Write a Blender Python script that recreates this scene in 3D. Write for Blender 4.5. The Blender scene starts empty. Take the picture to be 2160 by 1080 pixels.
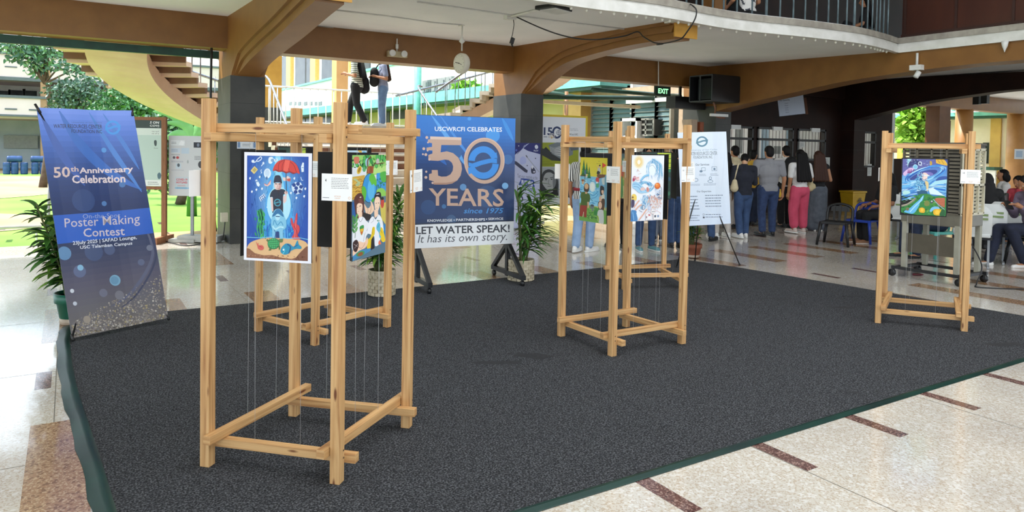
import bpy, bmesh, math, random
from mathutils import Vector, Matrix
from mathutils.geometry import tessellate_polygon
R_ = math.radians
SC = bpy.context.scene
COL = SC.collection
random.seed(7)

# ------------------------------------------------------------------ camera
FPX, PX0, PY0, YAW, PITCH, ROLL, EYE = 1500.0, 1080.0, 355.94, R_(57.99), R_(1.805), 0.0167, 1.6
_f0 = Vector((math.cos(YAW), math.sin(YAW), 0)); _r0 = Vector((math.sin(YAW), -math.cos(YAW), 0)); _z = Vector((0, 0, 1))
CF = _f0*math.cos(PITCH) - _z*math.sin(PITCH); _u0 = _f0*math.sin(PITCH) + _z*math.cos(PITCH)
CR = _r0*math.cos(ROLL) + _u0*math.sin(ROLL); CU = _u0*math.cos(ROLL) - _r0*math.sin(ROLL)
CAM = Vector((0, 0, EYE))
cd = bpy.data.cameras.new('camera'); cam = bpy.data.objects.new('camera', cd); COL.objects.link(cam)
cd.sensor_fit = 'HORIZONTAL'; cd.sensor_width = 36; cd.lens = FPX/2160*36
cd.shift_y = -(540-PY0)/2160; cd.clip_start = .05; cd.clip_end = 500
m3 = Matrix((CR, CU, -CF)).transposed()
cam.matrix_world = Matrix.Translation(CAM) @ m3.to_4x4()
SC.camera = cam

# ------------------------------------------------------------------ world, sun, exposure
SC.view_settings.view_transform = 'Standard'; SC.view_settings.look = 'None'
SC.view_settings.exposure = EXPOSURE = 0.38; SC.view_settings.gamma = 1
w = bpy.data.worlds.new('overcast_sky'); SC.world = w; w.use_nodes = True
nt = w.node_tree; bg = nt.nodes['Background']
tc = nt.nodes.new('ShaderNodeTexCoord'); sp = nt.nodes.new('ShaderNodeSeparateXYZ'); cr = nt.nodes.new('ShaderNodeValToRGB')
nt.links.new(tc.outputs['Generated'], sp.inputs[0]); nt.links.new(sp.outputs['Z'], cr.inputs[0]); nt.links.new(cr.outputs[0], bg.inputs[0])
cr.color_ramp.elements[0].color = (.80, .90, 1, 1); cr.color_ramp.elements[1].color = (.62, .79, 1, 1)
bg.inputs[1].default_value = 2.4
sd = bpy.data.lights.new('sun', 'SUN'); so = bpy.data.objects.new('sun', sd); COL.objects.link(so)
sd.energy = 6.4; sd.angle = .03; sd.color = (1, .95, .86)
so.rotation_euler = Vector((.62, -.42, -1.25)).to_track_quat('-Z', 'Y').to_euler(); so.location = (-6, 20, 20)
# added area light over the carpet, for an assumed skylight out of view
ld = bpy.data.lights.new('atrium_fill', 'AREA'); lo = bpy.data.objects.new('atrium_fill', ld); COL.objects.link(lo)
ld.shape = 'RECTANGLE'; ld.size = 9; ld.size_y = 7; ld.energy = 520; ld.color = (.93, .97, 1); lo.location = (4.5, 1.2, 7.2)

# ------------------------------------------------------------------ pixel helpers (only used to measure where things stand)
def ray(px, py): return CR*((px-PX0)/FPX) - CU*((py-PY0)/FPX) + CF
def G(px, py, z=0.0):
    d = ray(px, py); return CAM + d*((z-EYE)/d.z)
def D(px, py, dep): return CAM + ray(px, py)*dep
def PX(px, py, X):
    d = ray(px, py); return CAM + d*(X/d.x)
def PY(px, py, Y):
    d = ray(px, py); return CAM + d*(Y/d.y)
def depth_of(p): return (Vector(p)-CAM).dot(CF)
def lerp(a, b, t): return a + (b-a)*t

# ------------------------------------------------------------------ colours and materials
def L1(c):
    c /= 255.0
    return c/12.92 if c <= .04045 else ((c+.055)/1.055)**2.4
def S(*c):
    if len(c) == 1: c = c[0]
    if isinstance(c, str): c = tuple(int(c[i:i+2], 16) for i in (0, 2, 4))
    return (L1(c[0]), L1(c[1]), L1(c[2]), 1.0)
MATS = {}
def mat(name, c1, c2=None, scale=8, rough=.55, metal=0, bump=0, stretch=None, detail=4, spec=None, coords='Object', lo=.35, hi=.65, emit=0, trans=0, alpha=1):
    if name in MATS: return MATS[name]
    m = bpy.data.materials.new(name); m.use_nodes = True; n = m.node_tree; b = n.nodes['Principled BSDF']
    b.inputs['Roughness'].default_value = rough; b.inputs['Metallic'].default_value = metal
    if spec is not None: b.inputs['Specular IOR Level'].default_value = spec
    if trans: b.inputs['Transmission Weight'].default_value = trans
    if alpha < 1: b.inputs['Alpha'].default_value = alpha
    A = S(c1); B = S(c2) if c2 else tuple(min(1, x*.86) for x in A[:3]) + (1,)
    t = n.nodes.new('ShaderNodeTexCoord'); mp = n.nodes.new('ShaderNodeMapping'); no = n.nodes.new('ShaderNodeTexNoise'); r = n.nodes.new('ShaderNodeValToRGB')
    no.inputs['Scale'].default_value = scale; no.inputs['Detail'].default_value = detail
    if stretch: mp.inputs['Scale'].default_value = stretch
    n.links.new(t.outputs[coords], mp.inputs[0]); n.links.new(mp.outputs[0], no.inputs['Vector']); n.links.new(no.outputs[0], r.inputs[0])
    r.color_ramp.elements[0].position = lo; r.color_ramp.elements[1].position = hi
    r.color_ramp.elements[0].color = A; r.color_ramp.elements[1].color = B
    n.links.new(r.outputs[0], b.inputs['Base Color'])
    if bump:
        bu = n.nodes.new('ShaderNodeBump'); bu.inputs['Strength'].default_value = bump; bu.inputs['Distance'].default_value = .01
        n.links.new(no.outputs[0], bu.inputs['Height']); n.links.new(bu.outputs[0], b.inputs['Normal'])
    if emit:
        n.links.new(r.outputs[0], b.inputs['Emission Color']); b.inputs['Emission Strength'].default_value = emit
    MATS[name] = m; return m
def ink_mat(name='printed_colours', rough=.5, spec=.5):
    if name in MATS: return MATS[name]
    m = bpy.data.materials.new(name); m.use_nodes = True; n = m.node_tree; b = n.nodes['Principled BSDF']
    a = n.nodes.new('ShaderNodeVertexColor'); a.layer_name = 'Col'; n.links.new(a.outputs[0], b.inputs['Base Color'])
    b.inputs['Roughness'].default_value = rough; b.inputs['Specular IOR Level'].default_value = spec
    MATS[name] = m; return m
def wood_mat():
    m = bpy.data.materials.new('pine_lumber'); m.use_nodes = True; n = m.node_tree; b = n.nodes['Principled BSDF']
    uv = n.nodes.new('ShaderNodeUVMap'); uv.uv_map = 'UV'
    def tex(kind, sc, **kw):
        mp = n.nodes.new('ShaderNodeMapping'); mp.inputs['Scale'].default_value = sc; n.links.new(uv.outputs[0], mp.inputs[0])
        t = n.nodes.new(kind); n.links.new(mp.outputs[0], t.inputs['Vector'])
        for k, v in kw.items(): t.inputs[k].default_value = v
        return t
    g = tex('ShaderNodeTexNoise', (1.6, 42, 1), Scale=1.0, Detail=5, Distortion=.6)
    r = n.nodes.new('ShaderNodeValToRGB'); n.links.new(g.outputs[0], r.inputs[0])
    e = r.color_ramp.elements; e[0].position = .3; e[0].color = S(164, 114, 68); e[1].position = .62; e[1].color = S(214, 172, 118)
    x = e.new(.46); x.color = S(198, 152, 98)
    k = tex('ShaderNodeTexVoronoi', (2.6, 10.5, 1), Scale=1.0)
    kr = n.nodes.new('ShaderNodeValToRGB'); n.links.new(k.outputs['Distance'], kr.inputs[0])
    kr.color_ramp.elements[0].position = .05; kr.color_ramp.elements[0].color = (1, 1, 1, 1); kr.color_ramp.elements[1].position = .1; kr.color_ramp.elements[1].color = (0, 0, 0, 1)
    mx = n.nodes.new('ShaderNodeMix'); mx.data_type = 'RGBA'
    n.links.new(kr.outputs[0], mx.inputs['Factor']); n.links.new(r.outputs[0], mx.inputs['A']); mx.inputs['B'].default_value = S(110, 60, 28)
    n.links.new(mx.outputs['Result'], b.inputs['Base Color']); b.inputs['Roughness'].default_value = .55
    MATS['pine'] = m; return m
WOOD = wood_mat()
INK = ink_mat(); VINYL = ink_mat('printed_vinyl', .32, .5)

# ------------------------------------------------------------------ mesh builder
class MB:
    def __init__(s): s.v = []; s.f = []; s.mi = []; s.sm = []; s.uv = {}; s.col = {}
    def add(s, vs, fs, mi=0, sm=False, col=None):
        o = len(s.v); s.v += [Vector(p) for p in vs]
        for f in fs:
            if col is not None: s.col[len(s.f)] = col
            s.f.append([i+o for i in f]); s.mi.append(mi); s.sm.append(sm)
        return s
    def box(s, c, d, rot=None, mi=0, col=None):
        c = Vector(c); x, y, z = d[0]/2, d[1]/2, d[2]/2
        vs = [Vector(p) for p in ((-x,-y,-z),(x,-y,-z),(x,y,-z),(-x,y,-z),(-x,-y,z),(x,-y,z),(x,y,z),(-x,y,z))]
        if rot is not None: vs = [rot @ p for p in vs]
        return s.add([c+p for p in vs], [(0,3,2,1),(4,5,6,7),(0,1,5,4),(1,2,6,5),(2,3,7,6),(3,0,4,7)], mi, col=col)
    def box2(s, a, b, mi=0):
        a = Vector(a); b = Vector(b); return s.box((a+b)/2, (abs(b.x-a.x), abs(b.y-a.y), abs(b.z-a.z)), mi=mi)
    def bar(s, p0, p1, w, h, side=None, mi=0):
        """rectangular bar p0-p1, w across 'side', h across the third axis, with grain uv"""
        p0 = Vector(p0); p1 = Vector(p1); a = (p1-p0); ln = a.length; a.normalize()
        sd_ = Vector(side) if side is not None else (Vector((1,0,0)) if abs(a.z) > .9 else Vector((0,0,1)).cross(a))
        sd_ = (sd_ - a*sd_.dot(a)).normalized(); t = a.cross(sd_)
        q = [(-w/2,-h/2),(w/2,-h/2),(w/2,h/2),(-w/2,h/2)]
        vs = [p0+sd_*x+t*y for x, y in q] + [p1+sd_*x+t*y for x, y in q]
        base = len(s.f); s.add(vs, [(3,2,1,0),(4,5,6,7),(0,1,5,4),(1,2,6,5),(2,3,7,6),(3,0,4,7)], mi)
        o = random.random()*40; per = [0, w, w+h, 2*w+h]; pe = [w, w+h, 2*w+h, 2*w+2*h]
        for k in range(4): s.uv[base+2+k] = [(o, o+per[k]), (o, o+pe[k]), (o+ln, o+pe[k]), (o+ln, o+per[k])]
        s.uv[base] = s.uv[base+1] = [(o, o), (o+w*.2, o), (o+w*.2, o+h), (o, o+h)]
        return s
    def tube(s, pts, r, n=8, mi=0, cap=True, closed=False, col=None, sm=True):
        pts = [Vector(p) for p in pts]; m = len(pts); rs = r if isinstance(r, (list, tuple)) else [r]*m
        vs = []; ref = None
        for i in range(m):
            a = (pts[min(i+1, m-1)] - pts[max(i-1, 0)]) if not closed else (pts[(i+1) % m]-pts[i-1])
            if a.length < 1e-9: a = Vector((0,0,1))
            a.normalize()
            if ref is None: ref = Vector((0,0,1)) if abs(a.z) < .9 else Vector((1,0,0))
            u = ref - a*ref.dot(a)
            if u.length < 1e-4: u = a.orthogonal()
            u.normalize(); ref = u; v = a.cross(u)
            for k in range(n):
                t = 2*math.pi*k/n; vs.append(pts[i] + (u*math.cos(t)+v*math.sin(t))*rs[i])
        fs = []
        for i in range(m if closed else m-1):
            j = (i+1) % m
            for k in range(n): fs.append((i*n+k, i*n+(k+1) % n, j*n+(k+1) % n, j*n+k))
        if cap and not closed: fs += [tuple(range(n-1, -1, -1)), tuple((m-1)*n+k for k in range(n))]
        return s.add(vs, fs, mi, sm, col)
    def lathe(s, prof, c=(0,0,0), n=24, mi=0, sm=True, M=None):
        vs = []; c = Vector(c)
        for r, z in prof:
            for k in range(n):
                t = 2*math.pi*k/n; p = Vector((r*math.cos(t), r*math.sin(t), z)); vs.append(c + (M @ p if M else p))
        fs = [(i*n+k, i*n+(k+1) % n, (i+1)*n+(k+1) % n, (i+1)*n+k) for i in range(len(prof)-1) for k in range(n)]
        if prof[0][0] > 1e-6: fs.append(tuple(range(n-1, -1, -1)))
        if prof[-1][0] > 1e-6: fs.append(tuple((len(prof)-1)*n+k for k in range(n)))
        return s.add(vs, fs, mi, sm)
    def ell(s, c, rad, M=None, nu=14, nv=9, mi=0):
        c = Vector(c); vs = []; 
        for i in range(nv+1):
            p = math.pi*i/nv
            for k in range(nu):
                t = 2*math.pi*k/nu; q = Vector((rad[0]*math.sin(p)*math.cos(t), rad[1]*math.sin(p)*math.sin(t), rad[2]*math.cos(p)))
                vs.append(c + (M @ q if M else q))
        fs = [(i*nu+k, (i+1)*nu+k, (i+1)*nu+(k+1) % nu, i*nu+(k+1) % nu) for i in range(nv) for k in range(nu)]
        return s.add(vs, fs, mi, True)
    def cap(s, p0, p1, r0, r1, n=12, sq=1.0, axis=None, mi=0):
        """tapered capsule; sq flattens it along 'axis'"""
        p0 = Vector(p0); p1 = Vector(p1); a = p1-p0
        if a.length < 1e-6: a = Vector((0,0,1e-4))
        L = a.length; a.normalize(); u = a.orthogonal().normalized()
        if axis is not None:
            ax = Vector(axis); ax = ax - a*ax.dot(a)
            if ax.length > 1e-3: u = ax.normalized()
        v = a.cross(u); rings = []
        for t in (-80, -50, -20, 0): rings.append((r0*math.sin(R_(t))*1.0, r0*math.cos(R_(t))))
        for t in (0, 20, 50, 80): rings.append((L + r1*math.sin(R_(t)), r1*math.cos(R_(t))))
        vs = [p0 + a*h + (u*math.cos(2*math.pi*k/n)*sq + v*math.sin(2*math.pi*k/n))*r for h, r in rings for k in range(n)]
        fs = [(i*n+k, i*n+(k+1) % n, (i+1)*n+(k+1) % n, (i+1)*n+k) for i in range(len(rings)-1) for k in range(n)]
        fs += [tuple(range(n-1, -1, -1)), tuple((len(rings)-1)*n+k for k in range(n))]
        return s.add(vs, fs, mi, True)
    def prism(s, poly, fn, a, b, mi=0):
        """extrude polygon (2-D points) between a and b; fn(p,q,t) -> 3-D"""
        n = len(poly); vs = [fn(p, q, a) for p, q in poly] + [fn(p, q, b) for p, q in poly]
        return s.add(vs, [tuple(range(n-1, -1, -1)), tuple(range(n, 2*n))] + [(i, (i+1) % n, n+(i+1) % n, n+i) for i in range(n)], mi)
    def moved(s, M):
        s.v = [M @ p for p in s.v]; return s
    def build(s, name, mats, parent=None, loc=None, kind=None, bevel=0, wpar=False):
        """vertices are in the parent's space (or world space with wpar / loc)"""
        off = Vector((0,0,0))
        if wpar and parent is not None: off = Vector(parent.location)
        if loc is not None: off = Vector(loc)
        me = bpy.data.meshes.new(name); me.from_pydata([p-off for p in s.v], [], s.f)
        ml = mats if isinstance(mats, (list, tuple)) else [mats]
        for m in ml: me.materials.append(m)
        me.polygons.foreach_set('material_index', s.mi); me.polygons.foreach_set('use_smooth', s.sm)
        if s.uv:
            l = me.uv_layers.new(name='UV')
            for fi, uvs in s.uv.items():
                for li, q in zip(me.polygons[fi].loop_indices, uvs): l.data[li].uv = q
        if s.col:
            a = me.color_attributes.new('Col', 'FLOAT_COLOR', 'CORNER')
            for fi, c in s.col.items():
                for li in me.polygons[fi].loop_indices: a.data[li].color = c
        if not s.col: me.validate()
        o = bpy.data.objects.new(name, me); COL.objects.link(o)
        if parent is not None: o.parent = parent
        elif loc is not None: o.location = loc
        if kind: o['kind'] = kind
        if bevel:
            b = o.modifiers.new('bevel', 'BEVEL'); b.width = bevel; b.segments = 2; b.limit_method = 'ANGLE'
        return o
def tag(o, label, cat, group=None, kind=None):
    o['label'] = label; o['category'] = cat
    if group: o['group'] = group
    if kind: o['kind'] = kind
    return o
def thing(name, label, cat, loc=(0,0,0), rotz=0, group=None):
    o = bpy.data.objects.new(name, None); COL.objects.link(o); o.location = loc; o.rotation_euler = (0,0,rotz); o.empty_display_size = .1
    return tag(o, label, cat, group)
def struct(o): o['kind'] = 'structure'; return o
def crom(pts, n=6):
    pts = [Vector(p) for p in pts]; out = []
    for i in range(len(pts)-1):
        a, b, c, d = pts[max(i-1, 0)], pts[i], pts[i+1], pts[min(i+2, len(pts)-1)]
        for k in range(n):
            t = k/n; out.append(.5*((2*b)+(c-a)*t+(2*a-5*b+4*c-d)*t*t+(3*b-a-3*c+d)*t**3))
    return out+[pts[-1]]

# ------------------------------------------------------------------ flat printed artwork: layered shapes with a colour each
_TX = {}
def text_shape(s, bold=0, shear=0):
    k = (s, bold, shear)
    if k in _TX: return _TX[k]
    c = bpy.data.curves.new('t', 'FONT'); c.body = s; c.size = 1; c.resolution_u = 2; c.offset = bold; c.shear = shear; c.fill_mode = 'FRONT'
    o = bpy.data.objects.new('t', c); COL.objects.link(o); dg = bpy.context.evaluated_depsgraph_get(); me = o.evaluated_get(dg).to_mesh()
    vs = [(v.co.x, v.co.y) for v in me.vertices]; fs = [tuple(p.vertices) for p in me.polygons]
    o.evaluated_get(dg).to_mesh_clear(); bpy.data.objects.remove(o); bpy.data.curves.remove(c)
    if not vs: vs = [(0,0),(1,0),(0,1)]; fs = []
    _TX[k] = (vs, fs); return _TX[k]
class Art:
    """box = the pixel rectangle (x0,y0,x1,y1; y down) that is mapped onto the sheet of w by h metres"""
    def __init__(s, w, h, box, eps=.000014, bend=None):
        s.w, s.h, s.b, s.e, s.n = w, h, box, eps, 0; s.m = MB(); s.bend = bend
    def uv(s, x, y):
        x0, y0, x1, y1 = s.b; return (min(1, max(0, (x-x0)/(x1-x0))), min(1, max(0, 1-(y-y0)/(y1-y0))))
    def pt(s, u, v):
        Y = -s.n*s.e
        if s.bend: i = min(9, int(u*10+1e-6)); Y += lerp(s.bend(i/10, v), s.bend((i+1)/10, v), u*10-i)
        return Vector(((u-.5)*s.w, Y, v*s.h))
    def P(s, x, y): return s.pt(*s.uv(x, y))
    def face(s, q, c):
        p = []
        for a in q:
            v = s.pt(*a)
            if not p or (v-p[-1]).length > 1e-6: p.append(v)
        if len(p) > 2 and (p[0]-p[-1]).length < 1e-6: p.pop()
        if len(p) > 2: s.m.add(p, [tuple(range(len(p)-1, -1, -1))], col=c)
    def poly(s, pts, c, same=False):
        if not same: s.n += 1
        q = [s.uv(*p) for p in pts]; c = S(c)
        if not s.bend: s.face(q, c); return s
        if len(q) > 4:
            for t in tessellate_polygon([[Vector((a, b, 0)) for a, b in q]]): s.strips([q[k] for k in t], c)
        else: s.strips(q, c)
        return s
    def strips(s, q, c):
        a, b = min(p[0] for p in q), max(p[0] for p in q)
        for i in range(max(0, int(a*10-1e-6)), min(9, int(b*10-1e-6))+1):
            r = q
            for lim, sg in ((i/10, 1), ((i+1)/10, -1)):
                o = []
                for k in range(len(r)):
                    p0, p1 = r[k-1], r[k]; i0, i1 = sg*(p0[0]-lim) >= -1e-9, sg*(p1[0]-lim) >= -1e-9
                    if i0 != i1: t = (lim-p0[0])/(p1[0]-p0[0]); o.append((lim, lerp(p0[1], p1[1], t)))
                    if i1: o.append(p1)
                r = o
                if not r: break
            if len(r) > 2: s.face(r, c)
    def rect(s, x0, y0, x1, y1, c, same=False): return s.poly([(x0,y0),(x1,y0),(x1,y1),(x0,y1)], c, same)
    def ell(s, cx, cy, rx, ry, c, rot=0, n=20, same=False):
        a = R_(rot); return s.poly([(cx+rx*math.cos(t)*math.cos(a)-ry*math.sin(t)*math.sin(a), cy+rx*math.cos(t)*math.sin(a)+ry*math.sin(t)*math.cos(a)) for t in [2*math.pi*k/n for k in range(n)]], c, same)
    def line(s, pts, w, c, same=False, taper=False):
        if not same: s.n += 1
        q = [Vector((x, y, 0)) for x, y in pts]; n = len(q)
        for i in range(n-1):
            d = q[i+1]-q[i]
            if d.length < 1e-6: continue
            def nrm(j):
                a = q[min(j+1, n-1)]-q[max(j-1, 0)]; a = a if a.length > 1e-6 else d; a.normalize(); return Vector((-a.y, a.x, 0))
            def wd(j): return w*.5*(1 if not taper else max(.12, math.sin(math.pi*(j+.3)/(n-.4))))
            a0, a1 = nrm(i)*wd(i), nrm(i+1)*wd(i+1)
            s.poly([((q[i]+a0).x, (q[i]+a0).y), ((q[i+1]+a1).x, (q[i+1]+a1).y), ((q[i+1]-a1).x, (q[i+1]-a1).y), ((q[i]-a0).x, (q[i]-a0).y)], c, True)
        return s
    def curve(s, pts, w, c, n=6, taper=False): return s.line([(p.x, p.y) for p in crom([(x, y, 0) for x, y in pts], n)], w, c, taper=taper)
    def blob(s, pts, c, n=5):
        q = [(x, y, 0) for x, y in pts]; q = q[-1:]+q+q[:2]; o = crom(q, n)[n:-n-n*0]
        return s.poly([(p.x, p.y) for p in o[:len(pts)*n]], c)
    def grad(s, x0, y0, x1, y1, cs, n=24):
        s.n += 1
        for k in range(n):
            t = (k+.5)/n*(len(cs)-1); i = min(int(t), len(cs)-2); f = t-i
            c = tuple(lerp(cs[i][j], cs[i+1][j], f) for j in range(3)); a, b = y0+(y1-y0)*k/n, y0+(y1-y0)*(k+1)/n
            s.rect(x0, a, x1, b, c, True)
        return s
    def ring(s, cx, cy, rx, ry, wd, c, a0=0, a1=360, n=28, taper=False): return s.line([(cx+rx*math.cos(R_(lerp(a0, a1, k/n))), cy+ry*math.sin(R_(lerp(a0, a1, k/n)))) for k in range(n+1)], wd, c, taper=taper)
    def text(s, t, x0, y0, x1, y1, c, bold=0, shear=0, skew=0):
        """fit the text's ink into the rectangle; skew = rise in pixels from x0 to x1"""
        s.n += 4 if s.bend else 1; vs, fs = text_shape(t, bold, shear)
        xs = [v[0] for v in vs]; ys = [v[1] for v in vs]; ax, bx, ay, by = min(xs), max(xs), min(ys), max(ys)
        q = [s.uv(x0+(x1-x0)*(x-ax)/max(1e-6, bx-ax), y1-(y1-y0)*(y-ay)/max(1e-6, by-ay)-skew*(x-ax)/max(1e-6, bx-ax)) for x, y in vs]
        if s.bend:
            for f in fs: s.strips([q[k] for k in f], S(c))
        else: s.m.add([s.pt(*a) for a in q], fs, col=S(c))
        return s
    def lines(s, x0, y0, x1, y1, n, c, rag=.25, th=.35):
        """rows of small illegible print"""
        s.n += 1; rnd = random.Random(n*7+int(x0))
        for k in range(n):
            y = y0+(y1-y0)*(k+.5)/n; x = x0; hh = (y1-y0)/n*th/2; end = x1-(x1-x0)*rag*rnd.random()
            while x < end:
                wd = (x1-x0)*(.05+.1*rnd.random()); s.rect(x, y-hh, min(end, x+wd), y+hh, c, True); x += wd+(x1-x0)*.022
        return s
    def logo(s, cx, cy, r, c, ry=None):
        """round mark: two hooked arcs and a wave between them"""
        q = (ry or r)/r
        s.ring(cx, cy, r*.86, r*.86*q, r*.3, c, 178, 372-25, taper=False); s.ring(cx, cy, r*.86, r*.86*q, r*.3, c, -2, 165)
        s.poly([(cx+r*1.08, cy-r*.34*q), (cx+r*.5, cy-r*.42*q), (cx+r*1.0, cy-r*.02*q)], c); s.poly([(cx-r*1.08, cy+r*.34*q), (cx-r*.5, cy+r*.42*q), (cx-r*1.0, cy+r*.02*q)], c)
        s.line([(cx-r*.98+r*1.96*k/16, cy+r*q*(.13*math.sin(math.pi*2*k/16+.3)-.02)) for k in range(17)], r*.3, c); return s
    def build(s, name, parent, mats=None): return s.m.build(name, mats or INK, parent)
def frame_matrix(origin, right, up=(0,0,1)):
    """X to the right on the sheet, Z up the sheet, -Y towards the reader"""
    r = Vector(right).normalized(); u = Vector(up); u = (u-r*u.dot(r)).normalized(); y = u.cross(r)
    M = Matrix((r, y, u)).transposed().to_4x4(); M.translation = Vector(origin); return M
# ------------------------------------------------------------------ setting materials
def terrazzo(name, base, sp1, sp2, rough=.16):
    m = bpy.data.materials.new(name); m.use_nodes = True; n = m.node_tree; b = n.nodes['Principled BSDF']
    t = n.nodes.new('ShaderNodeTexCoord'); b.inputs['Roughness'].default_value = rough
    def vor(sc, lo, hi, c, prev):
        v = n.nodes.new('ShaderNodeTexVoronoi'); v.inputs['Scale'].default_value = sc; v.inputs['Randomness'].default_value = 1
        n.links.new(t.outputs['Object'], v.inputs['Vector'])
        r = n.nodes.new('ShaderNodeValToRGB'); n.links.new(v.outputs['Color'], r.inputs[0])
        r.color_ramp.elements[0].position = lo; r.color_ramp.elements[0].color = (0,0,0,1); r.color_ramp.elements[1].position = hi; r.color_ramp.elements[1].color = (1,1,1,1)
        x = n.nodes.new('ShaderNodeMix'); x.data_type = 'RGBA'; n.links.new(r.outputs[0], x.inputs['Factor'])
        if isinstance(prev, tuple): x.inputs['A'].default_value = prev
        else: n.links.new(prev, x.inputs['A'])
        x.inputs['B'].default_value = c; return x.outputs['Result']
    b.inputs['Coat Weight'].default_value = .55; b.inputs['Coat Roughness'].default_value = .07
    o = vor(130, .62, .66, S(sp1), S(base)); o = vor(75, .72, .75, S(sp2), o)
    # large worn patches
    no = n.nodes.new('ShaderNodeTexNoise'); no.inputs['Scale'].default_value = .9; no.inputs['Detail'].default_value = 3; n.links.new(t.outputs['Object'], no.inputs['Vector'])
    r = n.nodes.new('ShaderNodeValToRGB'); n.links.new(no.outputs[0], r.inputs[0]); r.color_ramp.elements[0].position = .4; r.color_ramp.elements[1].position = .65
    r.color_ramp.elements[0].color = (1,1,1,1); r.color_ramp.elements[1].color = (.84,.84,.86,1)
    x = n.nodes.new('ShaderNodeMix'); x.data_type = 'RGBA'; x.blend_type = 'MULTIPLY'; x.inputs['Factor'].default_value = 1
    n.links.new(o, x.inputs['A']); n.links.new(r.outputs[0], x.inputs['B']); n.links.new(x.outputs['Result'], b.inputs['Base Color'])
    MATS[name] = m; return m
T_CREAM = terrazzo('cream_terrazzo', (216, 209, 197), (198, 183, 164), (228, 224, 217))
T_RED = terrazzo('dark_red_terrazzo', (104, 70, 66), (160, 130, 120), (82, 52, 50), .25)
T_TAN = terrazzo('tan_terrazzo', (164, 126, 92), (200, 168, 130), (132, 96, 66), .22)
JOINT = mat('floor_joint', (110, 104, 92))
PAINT = mat('ochre_paint', (136, 93, 44), (126, 84, 38), 3, .45)
PAINTL = mat('ochre_paint_pale', (172, 124, 72), (160, 112, 62), 3, .45)
PAINTY = mat('yellow_ochre_paint', (196, 146, 58), (184, 134, 50), 4, .5)
SHADEP = mat('shaded_pillar_paint', (112, 66, 30), (100, 58, 26), 3, .5)  # far column's paint darkened, the shadow it stands in put into colour
STONE = mat('dark_stone_cladding', (66, 66, 62), (48, 49, 47), 2.2, .5, bump=.1)
CEIL = mat('white_ceiling_paint', (236, 235, 234), (228, 228, 227), 1.2, .8)
WHITE = mat('white_gloss_paint', (232, 231, 226), (216, 215, 208), 5, .45)
CONC = mat('grey_concrete', (172, 166, 154), (146, 140, 130), 6, .85, bump=.15)
DWOOD = mat('dark_red_brown_panel', (78, 40, 26), (58, 28, 18), 1.5, .38, stretch=(1, 1, .25))
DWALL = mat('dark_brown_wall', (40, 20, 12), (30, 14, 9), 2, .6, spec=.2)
BLACK = mat('black_metal', (24, 24, 25), (18, 18, 19), 5, .45)
STEEL = mat('brushed_steel', (150, 152, 156), (120, 122, 126), 20, .28, metal=.9)
DKGREEN = mat('dark_green_paint', (30, 78, 62), (24, 64, 52), 6, .5)
TEAL = mat('teal_paint', (120, 190, 178), (104, 176, 166), 4, .5)
GLASSD = mat('dark_window_glass', (34, 40, 42), (60, 66, 66), 1.5, .25, spec=.3)
PLASTW = mat('white_plastic', (226, 226, 222), (216, 216, 212), 10, .4)
PLASTB = mat('black_plastic', (26, 26, 28), (20, 20, 22), 10, .4)
CABLE = mat('black_cable', (22, 22, 24), (30, 30, 32), 30, .5)

# ------------------------------------------------------------------ floor with inlaid strips
f = MB()
def flat(x0, y0, x1, y1, z, mi): f.add([(x0,y0,z),(x1,y0,z),(x1,y1,z),(x0,y1,z)], [(0,1,2,3)], mi)
f.add([(-16,-16,0),(34,-16,0),(34,17.5,0),(2.9,17.5,0),(2.9,12.75,0),(-16,12.75,0)], [(0,1,2,3,4,5)], 0)
f.add([(-16,12.75,0),(-16,12.75,-.2),(2.9,12.75,-.2),(2.9,12.75,0)], [(0,1,2,3)], 0)
thin = [2.35+.83*k for k in range(-14, 5)] + [5.65+.88*k for k in range(1, 24)]
wide = [8.75+.9*k for k in range(1, 22)] + [8.75-.88*k for k in range(0, 22)]
for j in range(-4, 4):
    for x in thin:
        if x > 13 and j > 2: continue
        flat(x-.045, 5.39+3.21*j, x+.045, 5.78+3.21*j, .0006, 1)
    for x in wide:
        y0 = 6.6+3.15*j; y1 = y0+1.27
        if y0 > 10 or (y0 < 2 and x > 3): continue
        flat(x-.13, y0, x+.13, min(y1, 12.7), .0006, 2)
for x in [1.53+1.6*k for k in range(-10, 18)]: flat(x-.0025, -16, x+.0025, 12.7, .0004, 3)
for y in [-15.1+1.605*k for k in range(0, 18)]: flat(-16, y-.0025, 30, y+.0025, .0003, 3)
struct(f.build('floor', [T_CREAM, T_RED, T_TAN, JOINT]))

# ------------------------------------------------------------------ ceiling slab with its wavy edge, fascia and kerb
def ceil_z(y): return 3.47 + (y-7.4)*(.115/4.8)
EDGE = crom([(-16,7.5),(-6,7.5),(1,7.5),(5.44,7.51),(6.28,7.46),(7.09,7.40),(8.57,7.49),(10.08,7.28),(11.28,7.17),(12.2,7.27),(12.75,7.38),(12.95,7.42)], 6)
EDGE = [Vector((p[0], p[1], 0)) for p in [(q.x, q.y) for q in [Vector((v[0], v[1], 0)) for v in EDGE]]]
c = MB()
n = len(EDGE)
lo_ = [(p.x, p.y+.02, ceil_z(7.4)) for p in EDGE]; bk = [(p.x, 12.2, ceil_z(12.2)) for p in EDGE]
hi_ = [(p.x, p.y+.02, 3.72) for p in EDGE]; hb = [(p.x, 12.4, 3.72) for p in EDGE]
c.add(lo_+bk, [(i, n+i, n+i+1, i+1) for i in range(n-1)]); c.add(hi_+hb, [(i, i+1, n+i+1, n+i) for i in range(n-1)])
c.add(lo_+hi_, [(i, i+1, n+i+1, n+i) for i in range(n-1)])
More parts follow.
